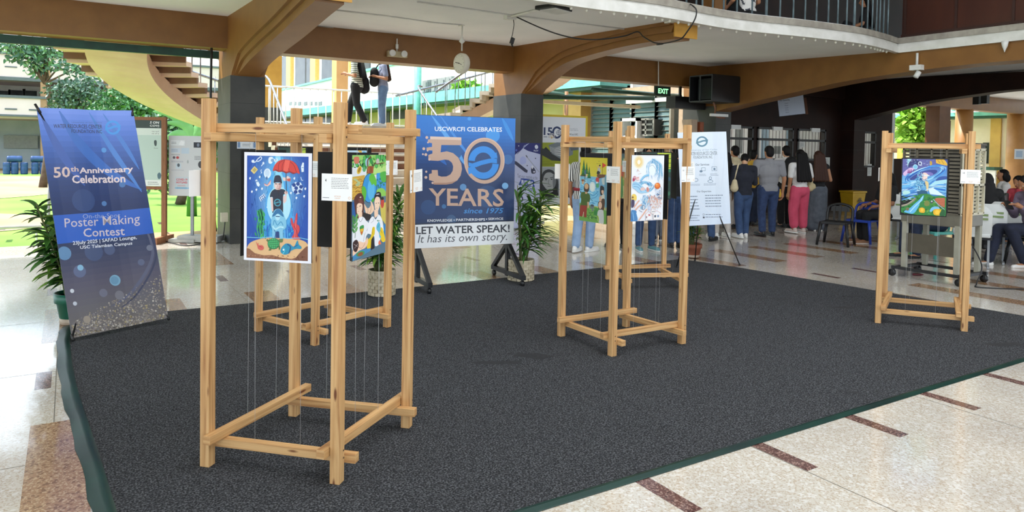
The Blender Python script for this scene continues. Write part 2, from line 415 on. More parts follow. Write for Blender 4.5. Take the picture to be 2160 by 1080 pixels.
c.add([(12.95,-14,3.47),(30,-14,3.47),(30,12.3,3.56),(12.95,12.3,3.56)], [(0,3,2,1)])
c.add([(12.95,-14,3.72),(30,-14,3.72),(30,12.3,3.72),(12.95,12.3,3.72)], [(0,1,2,3)])
struct(c.build('ceiling', CEIL))
def strip(off, z0, z1, th, name, m):
    b = MB(); pts = EDGE + [Vector((12.95, y, 0)) for y in (6, 3, 0, -4, -8, -14)]
    ring = []
    for i, p in enumerate(pts):
        a = (pts[min(i+1, len(pts)-1)]-pts[max(i-1, 0)]).normalized(); nn = Vector((a.y, -a.x, 0))
        o = p+nn*off; q = p+nn*(off-th); ring += [Vector((o.x,o.y,z0)), Vector((o.x,o.y,z1)), Vector((q.x,q.y,z1)), Vector((q.x,q.y,z0))]
    b.add(ring, [(4*i+k, 4*i+(k+1) % 4, 4*i+4+(k+1) % 4, 4*i+4+k) for i in range(len(pts)-1) for k in range(4)])
    return struct(b.build(name, m))
strip(.05, 3.43, 3.545, .09, 'trim_1', WHITE)
strip(.015, 3.545, 3.60, .06, 'trim_2', WHITE)
strip(.04, 3.60, 3.70, .25, 'trim_3', CONC)

# ------------------------------------------------------------------ columns, beams and arched ribs
YC, YB = 11.7, 12.75
A5, B5 = PY(1980, 300, 11.7).x, PY(2003, 300, 11.7).x; Y5 = PX(1951, 300, A5).y
COLX = [(2.15, 2.65), (7.5, 8.0), (12.95, 13.45), (18.45, 18.95), (A5, B5)]
for i, (a, b) in enumerate(COLX):
    yb = YB if i < 4 else Y5; m = MB(); m.box2((a-.012, YC-.012, 0), (b+.012, yb, 2.63), 0)
    m.box2((a, YC, 2.63), (b, yb, 3.07 if i == 4 else ceil_z(12)), 1)
    for zz in (.55, 1.1, 1.65, 2.2) if i < 4 else (): m.box2((a-.0135, YC-.0135, zz), (b+.0135, YB-.02, zz+.006), 2)
    struct(m.build('column', [STONE if i < 3 else DWALL if i == 3 else SHADEP, PAINT if i < 3 else DWALL if i == 3 else SHADEP, mat('stone_joint', (40, 40, 38))]))
bx = [(-16, 2.15), (2.65, 7.5), (8.0, 12.95)]
for a, b in bx:
    struct(MB().box2((a, 12.0, 3.07), (b, 12.42, 3.75)).build('beam', PAINT))
struct(MB().box2((13.45, 12.0, 3.07), (21, 12.42, 3.75)).build('beam', DWALL)); struct(MB().box2((21, 12.0, 3.07), (34, 12.42, 3.75)).build('beam', PAINT))
def rib(x0, x1, pts, yend, name='rib_beam', m=PAINT, endm=PAINTY, plain=False):
    b = MB(); fn = lambda p, q, t: Vector((t, p, q))
    for ins, up, sh in ((0, 0, 0),) if plain else ((0, .20, 0), (.045, .10, 0), (.09, 0, 0)):
        pl = [(YC-.001, pts[0][1]-.01)] + [(y, z+up*min(1, max(0, (YC-y)/.5+.05))) for y, z in [(v.x, v.y) for v in crom([(p, q, 0) for p, q in pts], 5)] if y < YC-.002]
        pl = [(y, min(z, ceil_z(y)-.03)) for y, z in pl if y >= yend-1e-6]
        pl += [(yend-.0, ceil_z(yend)+.02), (YC-.001, ceil_z(YC)+.02)]
        b.prism(pl, fn, x0+ins, x1-ins, 0)
    b.box2((x0+.02, yend-.012, pl[-3][1]+.02), (x1-.02, yend+.01, ceil_z(yend)-.03), 1)  # paler end plate: light on the cut end put into colour
    return struct(b.build(name, [m, endm]))
rib(2.15, 2.65, [(11.7,2.63),(11.2,2.72),(10.75,2.79),(10,2.87),(9.13,2.95),(8.08,3.07),(7.54,3.12)], 7.56)
rib(7.5, 8.0, [(11.7,2.63),(11.45,2.72),(11.04,2.9),(10.7,3.03),(10.2,3.14),(9.14,3.22),(8.35,3.24),(7.6,3.22)], 7.62)
P3 = [(11.7,2.5),(11.51,2.54),(10.57,2.69),(9.37,2.86),(8.46,2.98),(7.39,3.06),(6.4,3.11),(5.4,3.12),(3,3.1),(0,3.0),(-4,2.9)]
rib(12.95, 13.45, P3, -4, plain=True)
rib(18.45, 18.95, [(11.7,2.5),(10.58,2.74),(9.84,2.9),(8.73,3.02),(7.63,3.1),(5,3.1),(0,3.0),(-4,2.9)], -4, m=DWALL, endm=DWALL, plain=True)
# small steel plate over the cut end of the middle rib
struct(MB().box2((7.44, 7.50, ceil_z(7.6)-.03), (8.07, 7.75, ceil_z(7.6)-.005)).build('trim_4', WHITE))

struct(MB().box2((-16, 12.44, 2.95), (2.1, 12.52, 3.07)).build('trim_9', DKGREEN))
# ------------------------------------------------------------------ upper storey
struct(MB().box2((12.99, -14, 3.7), (13.2, 7.36, 7.3)).build('wall_upper_right', DWOOD))
b = MB()
for y in [7.3-.88*k for k in range(0, 22)]: b.box2((12.965, y-.02, 3.72), (12.99, y+.02, 7.3))
b.box2((12.955, -14, 3.70), (12.99, 7.36, 3.76)); struct(b.build('trim_5', mat('dark_panel_batten', (58, 30, 20))))
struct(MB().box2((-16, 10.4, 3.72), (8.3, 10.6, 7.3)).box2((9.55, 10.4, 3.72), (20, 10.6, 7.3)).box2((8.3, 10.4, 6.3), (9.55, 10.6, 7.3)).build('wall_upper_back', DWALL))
w1 = struct(MB().box2((8.3, 10.42, 3.75), (8.36, 10.55, 6.3)).box2((9.49, 10.42, 3.75), (9.55, 10.55, 6.3)).box2((8.9, 10.42, 3.75), (8.95, 10.55, 6.3)).box2((8.3, 10.42, 4.6), (9.55, 10.55, 4.65)).build('window_1', WHITE))
gp = MB().box2((8.36, 10.48, 3.75), (9.49, 10.49, 6.3)).build('window_pane', mat('pale_blue_glass', (150, 190, 205), (120, 160, 180), 3, .1), w1); gp['kind'] = 'structure'
p = PY(1521, 10, 9.6); struct(MB().box2((p.x-.17, 9.6, 3.7), (p.x+.17, 9.9, 7.3)).build('column', PAINT))
struct(MB().box2((-16, -16, 7.3), (31, 12.6, 7.6)).build('ceiling_sun_block', CEIL))  # unseen roof slab over the whole hall, added to keep the sun out
# railing on the slab edge
def edge_pt(px, z, off=.14):
    y = 7.4
    for _ in range(8):
        p = PY(px, 40, y+off); x = p.x
        for a, b_ in zip(EDGE, EDGE[1:]):
            if a.x <= x <= b_.x: y = lerp(a.y, b_.y, (x-a.x)/max(1e-6, b_.x-a.x)); break
    return Vector((x, y+off, z))
rl = thing('balcony_railing', 'grey steel railing of upright bars along the white balcony edge', 'railing', (10.5, 7.5, 3.70))
RAILM = mat('blue_grey_steel', (120, 140, 146), (96, 112, 118), 8, .4, metal=.3)
bpx = [1425,1447,1468,1481,1503,1526,1554,1586,1616,1645,1673,1698,1722,1747,1767,1786,1802,1818,1830,1840,1849,1856,1864,1873]
tops = []
for k, px in enumerate(bpx):
    p = edge_pt(px, 3.70); tops.append(p + Vector((0,0,1.0)))
    MB().tube([p, p+Vector((0,0,1.0))], .014 if k % 8 else .022, 8).build('baluster', RAILM, rl, wpar=True)
tops = [Vector((-6, 7.62, 4.7)), Vector((4, 7.62, 4.7))] + tops
MB().tube(tops, .03, 8).build('handrail', RAILM, rl, wpar=True)
for x in [-5+.35*k for k in range(0, 34)]:
    if x < 6.9: MB().tube([(x, 7.62, 3.7), (x, 7.62, 4.7)], .014, 6).build('baluster', RAILM, rl, wpar=True)

# ------------------------------------------------------------------ teller wall at the back right
TW = 12.1
cols = [(1537,1587,270,325),(1597,1672,271,322),(1682,1740,274,330),(1799,1845,279,353)]
b = MB(); xs = []
for a, c2, t, bt in cols:
    P = PY(a, t, TW); Q = PY(c2, bt, TW); xs.append((P.x, Q.x, Q.z, P.z))
xs = [(max(x0, 13.5), x1, min(1.35, z0), 2.2) for x0, x1, z0, z1 in xs]
edges = [13.45] + [v for x in xs for v in x[:2]] + [21.0]
for k in range(0, len(edges), 2): b.box2((edges[k], TW, 0), (edges[k+1], TW+.15, 3.56))
for x0, x1, z0, z1 in xs: b.box2((x0, TW, 0), (x1, TW+.15, z0)); b.box2((x0, TW, z1), (x1, TW+.15, 3.56))
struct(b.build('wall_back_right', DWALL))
CREAMW = mat('white_office_wall', (226, 228, 228), (212, 216, 218), 2, .7)
ow = MB().box2((13.45, 15.2, 0), (21.2, 15.3, 3.5)).box2((21.0, TW, 0), (21.15, 15.3, 3.5))
for k in range(11): ow.box2((14.0+.62*k, 15.17, .9 if k % 3 else 1.5), (14.32+.62*k, 15.2, 1.75 if k % 2 else 2.3), 1 if k % 3 else 2)
struct(ow.build('wall_office', [CREAMW, mat('pale_blue_shelf', (150, 176, 196)), mat('grey_shelf', (120, 126, 128))]))
struct(MB().box2((13.3, TW+.1, 2.85), (21.15, 15.3, 2.95)).build('ceiling_office', CEIL))
BARM = mat('dark_window_bars', (22, 20, 20), (30, 28, 26), 8, .5)
for i, (x0, x1, z0, z1) in enumerate(xs):
    wn = struct(MB().box2((x0, TW-.02, z0), (x0+.05, TW+.1, z1)).box2((x1-.05, TW-.02, z0), (x1, TW+.1, z1)).box2((x0, TW-.02, z1-.05), (x1, TW+.1, z1)).box2((x0, TW-.02, z0), (x1, TW+.1, z0+.05)).box2((x0, TW-.02, 1.86), (x1, TW+.06, 1.92)).build('window_%d' % (i+2), BARM))
    m = MB(); nb = max(5, int((x1-x0)/.13))
    for k in range(1, nb):
        x = lerp(x0, x1, k/nb); m.tube([(x, TW+.03, z0), (x, TW+.03, z1)], .006, 6)
    o = m.build('window_bars', BARM, wn); o['kind'] = 'structure'
    la = thing('ceiling_lamp', 'white tube lamp lit behind the %s barred counter window' % ['first', 'second', 'third', 'far separate'][i], 'lamp', ((x0+x1)/2, 13.3, 2.85), group='office lamps')
    MB().box2((x0, 13.25, 2.80), (x1, 13.4, 2.85)).build('housing', PLASTW, la, wpar=True)
    MB().tube([(x0+.05, 13.32, 2.78), (x1-.05, 13.32, 2.78)], .02, 8).build('tube_light', mat('lit_tube', (255, 250, 238), (255, 250, 238), emit=60), la, wpar=True)
struct(MB().box2((21.0, 12.15, 0), (A5+.02, 12.3, 1.42)).build('wall_low_partition', DWALL))
# pale sign boxes above the windows and notices between them
for i, (a, t, c2, bt) in enumerate([(1543,263,1563,273),(1632,267,1651,276),(1713,270,1730,279)]):
    P = PY(a, t, TW-.06); Q = PY(c2, bt, TW-.06)
    o = MB().box2((P.x, TW-.06, Q.z), (Q.x, TW-.005, P.z)).build('sign_box', PLASTW, loc=((P.x+Q.x)/2, TW-.03, Q.z))
    tag(o, 'small blank white sign box above the %s counter window' % ['first', 'second', 'third'][i], 'sign', 'sign boxes over the counter windows')
for i, (a, t, c2, bt, l) in enumerate([(1785,290,1796,310,'upper of the two papers left of the far counter window'),(1785,313,1795,332,'lower small paper left of the far counter window'),(1797,315,1804,335,'narrow paper touching the far counter window frame'),(1784,334,1796,357,'lowest paper hanging beside the far counter window'),(1810,365,1821,387,'paper notice pinned below the far counter window'),(1737,332,1750,354,'printed notice on the dark post right of the third window'),(1687,299,1697,311,'small paper inside the third counter window'),(1830,346,1838,371,'white notice by the right end of the counter wall')]):
    P = PY(a, t, TW-.012); Q = PY(c2, bt, TW-.012); w_, h_ = Q.x-P.x, P.z-Q.z
    A = Art(w_, h_, (0,0,100,140)); A.rect(0,0,100,140,(208,210,206)); A.lines(12, 16, 88, 120, 8, (120,122,124))
    o = A.build('notice', None); o.location = ((P.x+Q.x)/2, TW-.013, Q.z)
    tag(o, 'white ' + l if not l.startswith('white') and not l.startswith('upper') else l, 'notice', 'notices on the counter wall')
# biohazard bin
bn = thing('waste_bin', 'yellow waste bin with a biohazard mark against the dark counter wall', 'bin', (PY(1798, 437, 11.4).x, 11.4, 0), R_(-8))
m = MB(); YEL = mat('yellow_plastic', (206, 164, 30), (194, 152, 26), 5, .45)
m.add([(-.19,-.17,0),(.19,-.17,0),(.19,.17,0),(-.19,.17,0),(-.24,-.21,.5),(.24,-.21,.5),(.24,.21,.5),(-.24,.21,.5)], [(0,3,2,1),(0,1,5,4),(1,2,6,5),(2,3,7,6),(3,0,4,7),(4,5,6,7)])
m.build('body', YEL, bn); MB().box((0,0,.53), (.53,.47,.05)).build('lid', YEL, bn, bevel=.01)
A = Art(.26, .26, (-50,-50,50,50)); A.n = 20
for k in range(3):
    t = R_(90+120*k); A.ring(19*math.cos(t), -19*math.sin(t), 15, 15, 7, (20,20,20), -math.degrees(t)+25, -math.degrees(t)+335)
A.ring(0, 0, 16, 16, 4, (20,20,20)); A.ell(0, 0, 4, 4, (206,164,30))
o = A.build('biohazard_mark', bn); o.location = (0.02, -.206, .16); o.rotation_euler = (R_(4.6), 0, 0)
# hanging tilted sign board / screen under the ribs
P = PX(1669, 223, 15.2)
hs = thing('hanging_screen', 'tilted white screen with a short list hanging in the dark area', 'screen', P)
hs.rotation_euler = (R_(-14), R_(-7), R_(-50))
MB().box((0,.03,0), (.62,.05,.50)).build('casing', PLASTB, hs, bevel=.01)
A = Art(.60, .48, (0,0,240,180)); A.rect(0,0,240,180,(190,200,216)); A.text('For Queuing', 20, 22, 110, 38, (30,34,44), .02)
for k in range(5): A.text(['Card', 'Fees', 'Loan', 'Billing', 'Refund'][k], 62, 55+22*k, 92, 66+22*k, (70,84,120))
o = A.build('display', hs, ink_mat('screen_face', .35)); o.location = (0, -.0, -.24)
MB().tube([(0,.05,.2), (0,.1,1.2)], .018, 6).build('hanger_rod', BLACK, hs)
MB().box((.26,.08,-.03), (.22,.04,.42)).build('backing_board', mat('brown_board', (96, 56, 32)), hs)

# ------------------------------------------------------------------ light end of the hall at the far right
FAR = mat('cream_yellow_wall', (222, 206, 176), (212, 196, 166), 2, .7); FARY = mat('mustard_pilaster', (206, 164, 82), (196, 154, 76), 3, .6)
def at_wall(px, py): return PX(px, py, 33.0)
struct(MB().box2((33, 2, 0), (33.2, 30, 3.2)).build('wall_far_right', FAR))
for a, c2 in ((1897, 1911), (2092, 2114)):
    P, Q = at_wall(a, 260), at_wall(c2, 260); struct(MB().box2((32.9, Q.y, 0), (33.05, P.y, 3.2)).build('pilaster', FARY))
struct(MB().box2((32.2, 2, 3.2), (33.4, 30, 3.36)).build('trim_6', TEAL)); struct(MB().box2((32.3, 2, 3.1), (33, 30, 3.2)).build('trim_7', DKGREEN))
struct(MB().box2((34, 2, 3.9), (34.2, 30, 6.2)).build('wall_far_upper', mat('pale_upper_wall', (150, 176, 160), (140, 166, 150))))
P, Q = at_wall(2074, 301), at_wall(2085, 345)
struct(MB().box2((32.97, Q.y, Q.z), (33.02, P.y, P.z)).build('window_6', GLASSD))
P, Q = at_wall(2050, 352), at_wall(2125, 352)
struct(MB().box2((31.9, Q.y, .95), (32.6, P.y, 1.08)).build('trim_8', DKGREEN)); struct(MB().box2((32.0, Q.y, 0), (32.1, P.y, .95)).build('wall_low_right', WHITE))
for px, X, r in ((2032, 12.25, .26), (2147, 12.25, .36)):
    p = PY(px, 300, X); struct(MB().lathe([(r, 0), (r, 3.1)], (p.x, p.y, 0), 24).build('column', PAINTL))
struct(MB().prism([(25.4,12.42),(33,12.42),(33,16.4)], lambda p, q, t: Vector((p, q, t)), 3.47, 3.6).build('ceiling_porch', CEIL))
# ------------------------------------------------------------------ imperial staircase behind the column line
STAIR = mat('stair_concrete', (206, 194, 176), (184, 170, 152), 5, .75, bump=.08)
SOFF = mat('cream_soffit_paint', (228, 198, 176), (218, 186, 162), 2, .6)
BROWN_RISER = mat('brown_upper_riser', (128, 84, 60), (108, 68, 48), 7, .6)
def stair_tag(o): return struct(o)
LZ = 2.0; NR, RISE = 13, LZ/13
st = thing('staircase_flight', 'wide concrete stair flight rising to the landing behind the frames', 'stairs', (5.2, 12.1, 0)); st['kind'] = 'structure'
b = MB(); y0 = 12.12; TR = 2.95/12
for i in range(NR-1):
    b.box2((3.45, y0+TR*i, RISE*i-(.0 if i == 0 else .03)), (6.9, y0+TR*(i+1)+.03, RISE*(i+1)), 0)
    b.box2((3.45, y0+TR*i-.02, RISE*(i+1)-.035), (6.9, y0+TR*i, RISE*(i+1)), 0)
    if i >= 7: b.box2((3.46, y0+TR*i-.006, RISE*i), (6.89, y0+TR*i, RISE*(i+1)-.036), 1)  # upper risers browner than the lower ones
b.prism([(y0+.3, 0), (y0+.9, 0), (y0+2.95, 1.55), (y0+2.95, 1.9), (y0+2.7, 1.8)], lambda p, q, t: Vector((t, p, q)), 3.55, 6.8, 0)
b.build('steps', [STAIR, BROWN_RISER], st, wpar=True)
CXL, CYL, RI, RO = 2.94, 13.83, 1.19, 3.23; CXR = 2*5.18-CXL
ld_ = struct(MB().box2((CXL-.2, CYL+RI, 1.82), (CXR+.2, CYL+RO, LZ)).build('landing', STAIR))
struct(MB().box2((4.5, 16.2, 0), (5.9, 16.5, 1.82)).build('wall_landing', STAIR))
def helix(cx, sgn, label):
    t = thing('curved_stair', label, 'stairs', (cx, CYL, 0)); t['kind'] = 'structure'
    da, z0, A0 = R_(10.9), 2.03, 90.1
    def pt(r, a, z): return Vector((cx + sgn*r*math.cos(a), CYL + r*math.sin(a), z))
    b = MB(); sp = MB(); N = 11
    for k in range(N):
        a0 = R_(A0)+da*k; a1 = a0+da*1.06; zt = z0+.172*(k+1)
        # folded step: tread slab and riser slab
        for (p, q, zl, zh) in ((a0, a1, zt-.09, zt), (a0, a0+.05, zt-.20, zt)):
            vs = [pt(RI, p, zl), pt(RO, p, zl), pt(RO, q, zl), pt(RI, q, zl), pt(RI, p, zh), pt(RO, p, zh), pt(RO, q, zh), pt(RI, q, zh)]
            b.add(vs, [(0,3,2,1),(4,5,6,7),(0,1,5,4),(1,2,6,5),(2,3,7,6),(3,0,4,7)], 0 if zh-zl > .15 else 1)
    b.build('treads', [mat('stair_riser_brown', (120, 86, 64), (106, 74, 54), 4, .7) if sgn > 0 else STAIR, SOFF if sgn > 0 else STAIR], t, wpar=True)  # left treads paler than risers: bounce from below put into colour
    M = 26; rows = []
    for k in range(M+1):
        u = k/M; a = R_(76)+(R_(A0)+da*N-R_(76))*u; zc = z0-.17+.172*(a-R_(A0))/da; zc = max(zc, 1.5)
        rows += [pt(1.77, a, zc-.17), pt(2.70, a, zc-.15), pt(2.70, a, zc+.12), pt(1.77, a, zc+.12)]
    sp.add(rows, [(4*i+j, 4*i+(j+1) % 4, 4*i+4+(j+1) % 4, 4*i+4+j) for i in range(M) for j in range(4)], 0, False)
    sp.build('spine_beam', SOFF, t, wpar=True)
    # handrail posts on the inner side
    hr = [pt(RI+.06, R_(84)+da*k*.5, z0+.9+.172*(R_(84)+da*k*.5-R_(A0))/da) for k in range(2*N)]
    MB().tube(hr, .028, 8).build('handrail', STEEL, t, wpar=True)
    for k in range(N):
        a = R_(A0)+da*(k+.5); MB().tube([pt(RI+.06, a, z0+.172*(k+1)), pt(RI+.06, a, z0+.172*(k+1)+.86)], .012, 6).build('baluster', STEEL, t, wpar=True)
    hr = [pt(RO-.06, R_(84)+da*k*.5, z0+.9+.172*(R_(84)+da*k*.5-R_(A0))/da) for k in range(2*N)]
    MB().tube(hr, .028, 8).build('handrail', STEEL, t, wpar=True)
    for k in range(2*N):
        a = R_(A0)+da*(k+.5)/2; zz = z0+.172*(k//2+1)
        MB().tube([pt(RO-.06, a, zz), pt(RO-.06, a, zz+.84)], .012, 6).build('baluster', STEEL, t, wpar=True)
    return t
# sgn -1 mirrors; left flight winds to the left and towards the hall
helix(CXL, 1, 'curved stair flight with a cream underside winding up on the left')
helix(CXR, -1, 'curved stair flight rising right behind the middle column')
# rails of the straight flight and of the landing
WRAIL = mat('white_rail_paint', (226, 226, 222), (214, 214, 210), 10, .4)
for sx, x, lab in ((0, 3.5, 'left'), (1, 6.85, 'right')):
    r = thing('stair_handrail', 'steel handrail with thin posts on the %s of the straight stair' % lab, 'handrail', (x, 12.2, 0))
    top, bot = Vector((x, 15.05, 2.88)), Vector((x, 12.25, 1.0))
    MB().tube(crom([(x, 12.2, .2), (x, 12.2, .85), bot, lerp(bot, top, .5), top, (x + (.15 if sx else -.15), 15.2, 2.95)], 4), .024, 10).build('rail_tube', STEEL, r, wpar=True)
    for k in range(10):
        p = lerp(bot, top, (k+.5)/10); zb = RISE*min(12, max(1, math.ceil((p.y-y0)/TR)))
        MB().tube([(p.x, p.y, zb), p], .011, 6).build('post', WRAIL, r, wpar=True)
lr = thing('landing_railing', 'white bar railing along the far side of the stair landing', 'railing', (5.2, 17.0, LZ))
MB().tube([(3.0, 17.0, 2.9), (7.4, 17.0, 2.9)], .022, 8).build('rail_tube', WRAIL, lr, wpar=True)
MB().tube([(3.0, 17.0, 2.08), (7.4, 17.0, 2.08)], .015, 8).build('rail_tube', WRAIL, lr, wpar=True)
for k in range(24): x = 3.0+4.4*k/23; MB().tube([(x, 17.0, LZ), (x, 17.0, 2.9)], .014, 6).build('post', WRAIL, lr, wpar=True)
# orange column standing beyond the landing, ochre wall piece beside the first column
p = PY(717, 170, 19.0); struct(MB().box2((p.x-.16, 18.8, 0), (p.x+.16, 19.2, 4.6)).build('column', mat('peach_paint', (226, 172, 112), (216, 160, 100), 3, .6)))
p = PY(573, 170, 18.0); struct(MB().box2((p.x-.55, 17.9, 2.45), (p.x+.22, 18.2, 4.8)).build('wall_stair', PAINTY)); struct(MB().box2((p.x-.55, 17.88, 0), (p.x+.22, 18.2, 2.45)).build('wall_stair_base', STONE))

# ------------------------------------------------------------------ grounds
GRASS = mat('lawn_grass', (102, 148, 46), (122, 166, 60), .8, .9, bump=.3, lo=.3, hi=.7)
DIRT = mat('dry_ground', (178, 154, 116), (156, 134, 96), .5, .95)
PAVE = mat('paved_ground', (188, 182, 170), (170, 164, 152), .6, .9)
struct(MB().add([(-90,12.75,-.2),(120,12.75,-.2),(120,140,-.2),(-90,140,-.2)], [(0,1,2,3)]).build('lawn', GRASS))
struct(MB().add([(-120,-90,-.21),(120,-90,-.21),(120,12.8,-.21),(-120,12.8,-.21)], [(0,1,2,3)]).build('ground_paving', PAVE))
g = MB()
def patch(pts, z=-.19): g.add([(x, y, z) for x, y in [(v.x, v.y) for v in crom([(a, b_, 0) for a, b_ in pts+[pts[0]]], 5)[:-1]]], [tuple(range(5*len(pts)))])
patch([(-9,26),(-5,24.5),(-1.5,26),(.5,30),(.8,37),(-2,41),(-7,42),(-14,38)]); patch([(-12,16.5),(-5,16),(-1.2,16.6),(-.3,18.5),(-1.2,20.5),(-4,21.5),(-12,21)])
g.add([(.35,12.76,-.186),(3.4,12.76,-.186),(3.4,15.3,-.186),(.35,15.3,-.186)], [(0,1,2,3)])  # bare apron added under the stair for a neutral bounce on the soffit
patch([(-20,44),(10,44),(16,47),(14,58),(-20,58)], -.188)
struct(g.build('ground_dirt', DIRT))

# white garden rail and the grey hand rail by the floor edge
gr = thing('garden_rail', 'low white pipe rail at the edge of the bright lawn', 'railing', (-2, 13.4, -.2))
MB().tube([(-9, 13.5, .22), (-.35, 13.35, .22)], .02, 8).build('rail_tube', WRAIL, gr, wpar=True)
for k in range(12): MB().tube([(-9+.78*k, 13.48, -.2), (-9+.78*k, 13.48, .22)], .014, 6).build('post', WRAIL, gr, wpar=True)
gh = thing('entrance_handrail', 'grey curved pipe handrail behind the tall blue banner', 'handrail', (-.2, 13.2, -.2))
for dx in (0, .12): MB().tube(crom([(-.25+dx, 13.2+dx*2, -.2), (-.25+dx, 13.2+dx*2, .7-dx*.8), (-.2+dx, 13.25+dx*2, .88-dx), (.0+dx, 13.3, .92-dx), (.9, 13.5, .92-dx)], 5), .022, 8).build('rail_tube', mat('grey_pipe', (168, 170, 172)), gh, wpar=True)

# ------------------------------------------------------------------ buildings beyond
PINK = mat('pale_pink_render', (214, 198, 194), (204, 188, 184), .6, .8); SLATE = mat('slate_edge', (88, 98, 100)); BLOCK = mat('pale_blue_block', (178, 190, 200), (164, 178, 190), 1.2, .8)
TANC = mat('tan_column_paint', (160, 126, 92), (146, 112, 80)); OFFW = mat('off_white_render', (236, 234, 228), (226, 224, 216), .7, .8)
fb = thing('corridor_building', 'pale pink two-storey corridor building beyond the lawn', 'building', (0, 46, -.2))
YF = 46.0
def fz(px, py): return PY(px, py, YF)
zA, zB = fz(40, 116).z, fz(40, 163).z; zC, zD = fz(40, 207).z, fz(40, 242).z
m = MB(); m.box2((-20, YF, zB), (11, YF+.35, zA)); m.box2((-20, YF, zD), (11, YF+.35, zC)); m.box2((-20, YF+.3, zB-.15), (11, YF+5, zB)); m.box2((-20, YF+.3, zD-.2), (11, YF+5, zD)); m.build('parapet', PINK, fb, wpar=True)
m = MB(); m.box2((-20, YF-.08, zA), (11, YF+.5, zA+.12)); m.box2((-20, YF-.06, zB-.18), (11, YF+.4, zB)); m.box2((-20, YF-.08, zC), (11, YF+.5, zC+.14)); m.box2((-20, YF-.06, zD-.1), (11, YF+.4, zD)); m.build('edging', SLATE, fb, wpar=True)
for px in (96, 232, 246, 345, 470):
    x = fz(px, 200).x; MB().box2((x-.23, YF-.02, -.2), (x+.23, YF+.4, zA-.3)).build('column', TANC, fb, wpar=True)
MB().box2((-20, YF+5, -.2), (11, YF+5.2, zD)).build('ground_floor_wall', BLOCK, fb, wpar=True)
MB().box2((-20, YF+5, zD), (11, YF+5.2, zA+3)).build('upper_wall', OFFW, fb, wpar=True)
for px0, px1, t, bt in ((-6,18,191,206),(22,50,190,206),(52,78,191,206),(186,200,195,212),(212,224,196,212)):
    P, Q = PY(px0, t, YF+4.95), PY(px1, bt, YF+4.95); wf = MB().box2((P.x-.1, YF+4.88, Q.z-.1), (Q.x+.1, YF+5, P.z+.1)).build('window', WHITE, fb, wpar=True)
    MB().box2((P.x, YF+4.86, Q.z), (Q.x, YF+4.9, P.z)).build('pane', GLASSD, fb, wpar=True)
for px0, px1, t, bt in ((8,80,285,313),(84,92,282,330)):
    P, Q = PY(px0, t, YF+4.9), PY(px1, bt, YF+4.9); MB().box2((P.x, YF+4.8, Q.z), (Q.x, YF+4.95, P.z)).build('wall_panel', mat('grey_panel', (150, 156, 158)), fb, wpar=True)
for px0, px1, py in ((10,36,139),(62,86,142),(112,136,145),(10,36,228),(61,86,230)):
    P, Q = fz(px0, py), fz(px1, py+4); MB().box2((P.x, YF-.03, Q.z), (Q.x, YF+.02, P.z)).build('vent_slot', SLATE, fb, wpar=True)
# blue drums
DRUM = mat('blue_drum_plastic', (44, 78, 130), (34, 62, 108), 3, .45)
def drum_mb():
    return MB().lathe([(.24,0),(.27,.03),(.28,.1),(.265,.13),(.285,.2),(.285,.38),(.265,.44),(.285,.48),(.28,.6),(.25,.66),(.24,.66),(.23,.64),(0,.64)], n=18)
dr0 = None
for i, (px, py, lying, lab) in enumerate([(14,347,0,'leftmost upright drum of the left pile'),(31,347,0,'middle upright drum of the left pile'),(51,347,0,'right upright drum of the left pile'),(30,325,1,'drum lying on top of the left pile'),(74,347,0,'left upright drum of the right pile'),(91,347,0,'right upright drum of the right pile'),(80,325,1,'drum lying on top of the right pile')]):
    p = G(px, 347, -.2) if not lying else G(px, 347, -.2) + Vector((0, 0, .945))
    p.y = min(p.y, 43.5) if p.y > 43.5 else p.y; q = PY(px, 340, 43.0); p = Vector((q.x, 43.0, -.2 if not lying else .56))
    if dr0 is None: o = dr0 = drum_mb().build('plastic_drum', DRUM, loc=(0,0,0))
    else: o = dr0.copy(); COL.objects.link(o)
    o.location = p; o.scale = (.57, .57, .9 if not lying else .95)
    if lying: o.rotation_euler = (0, R_(90), R_(8)); o.location = p + Vector((-.3, 0, 0))
    tag(o, 'blue plastic ' + lab, 'drum', 'blue drums across the lawn')
# side wing running away on the right of the stair
WX = 13.6
wg = thing('side_wing', 'sunlit cream side wing with green gutters beyond the stair', 'building', (WX, 30, -.2))
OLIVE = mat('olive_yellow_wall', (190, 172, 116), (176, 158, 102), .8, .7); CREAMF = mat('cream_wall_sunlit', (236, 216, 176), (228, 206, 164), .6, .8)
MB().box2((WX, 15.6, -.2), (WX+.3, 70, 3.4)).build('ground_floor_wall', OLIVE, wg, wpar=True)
MB().box2((WX-1.0, 15.6, 3.35), (WX+.3, 70, 3.75)).build('gutter', TEAL, wg, wpar=True)
MB().box2((WX-.95, 15.6, 3.25), (WX+.2, 70, 3.35)).build('gutter_soffit', DKGREEN, wg, wpar=True)
MB().box2((WX+.1, 15.6, 3.75), (WX+.3, 70, 5.5)).build('parapet', OFFW, wg, wpar=True)
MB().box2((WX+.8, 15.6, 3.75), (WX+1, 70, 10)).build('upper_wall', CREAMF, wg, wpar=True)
MB().box2((WX, 15.6, 5.5), (WX+.8, 70, 5.62)).build('sill_band', TEAL, wg, wpar=True)
def wgp(px, py, X): return PX(px, py, X)
for px0, px1, t, bt in ((639,644,236,258),(646,662,236,258),(676,702,234,258),(760,778,232,262),(800,822,232,260),(826,858,228,250)):
    P, Q = wgp(px0, t, WX-.02), wgp(px1, bt, WX-.02); MB().box2((WX-.04, Q.y, max(0, Q.z)), (WX+.02, P.y, P.z)).build('window', GLASSD, wg, wpar=True)
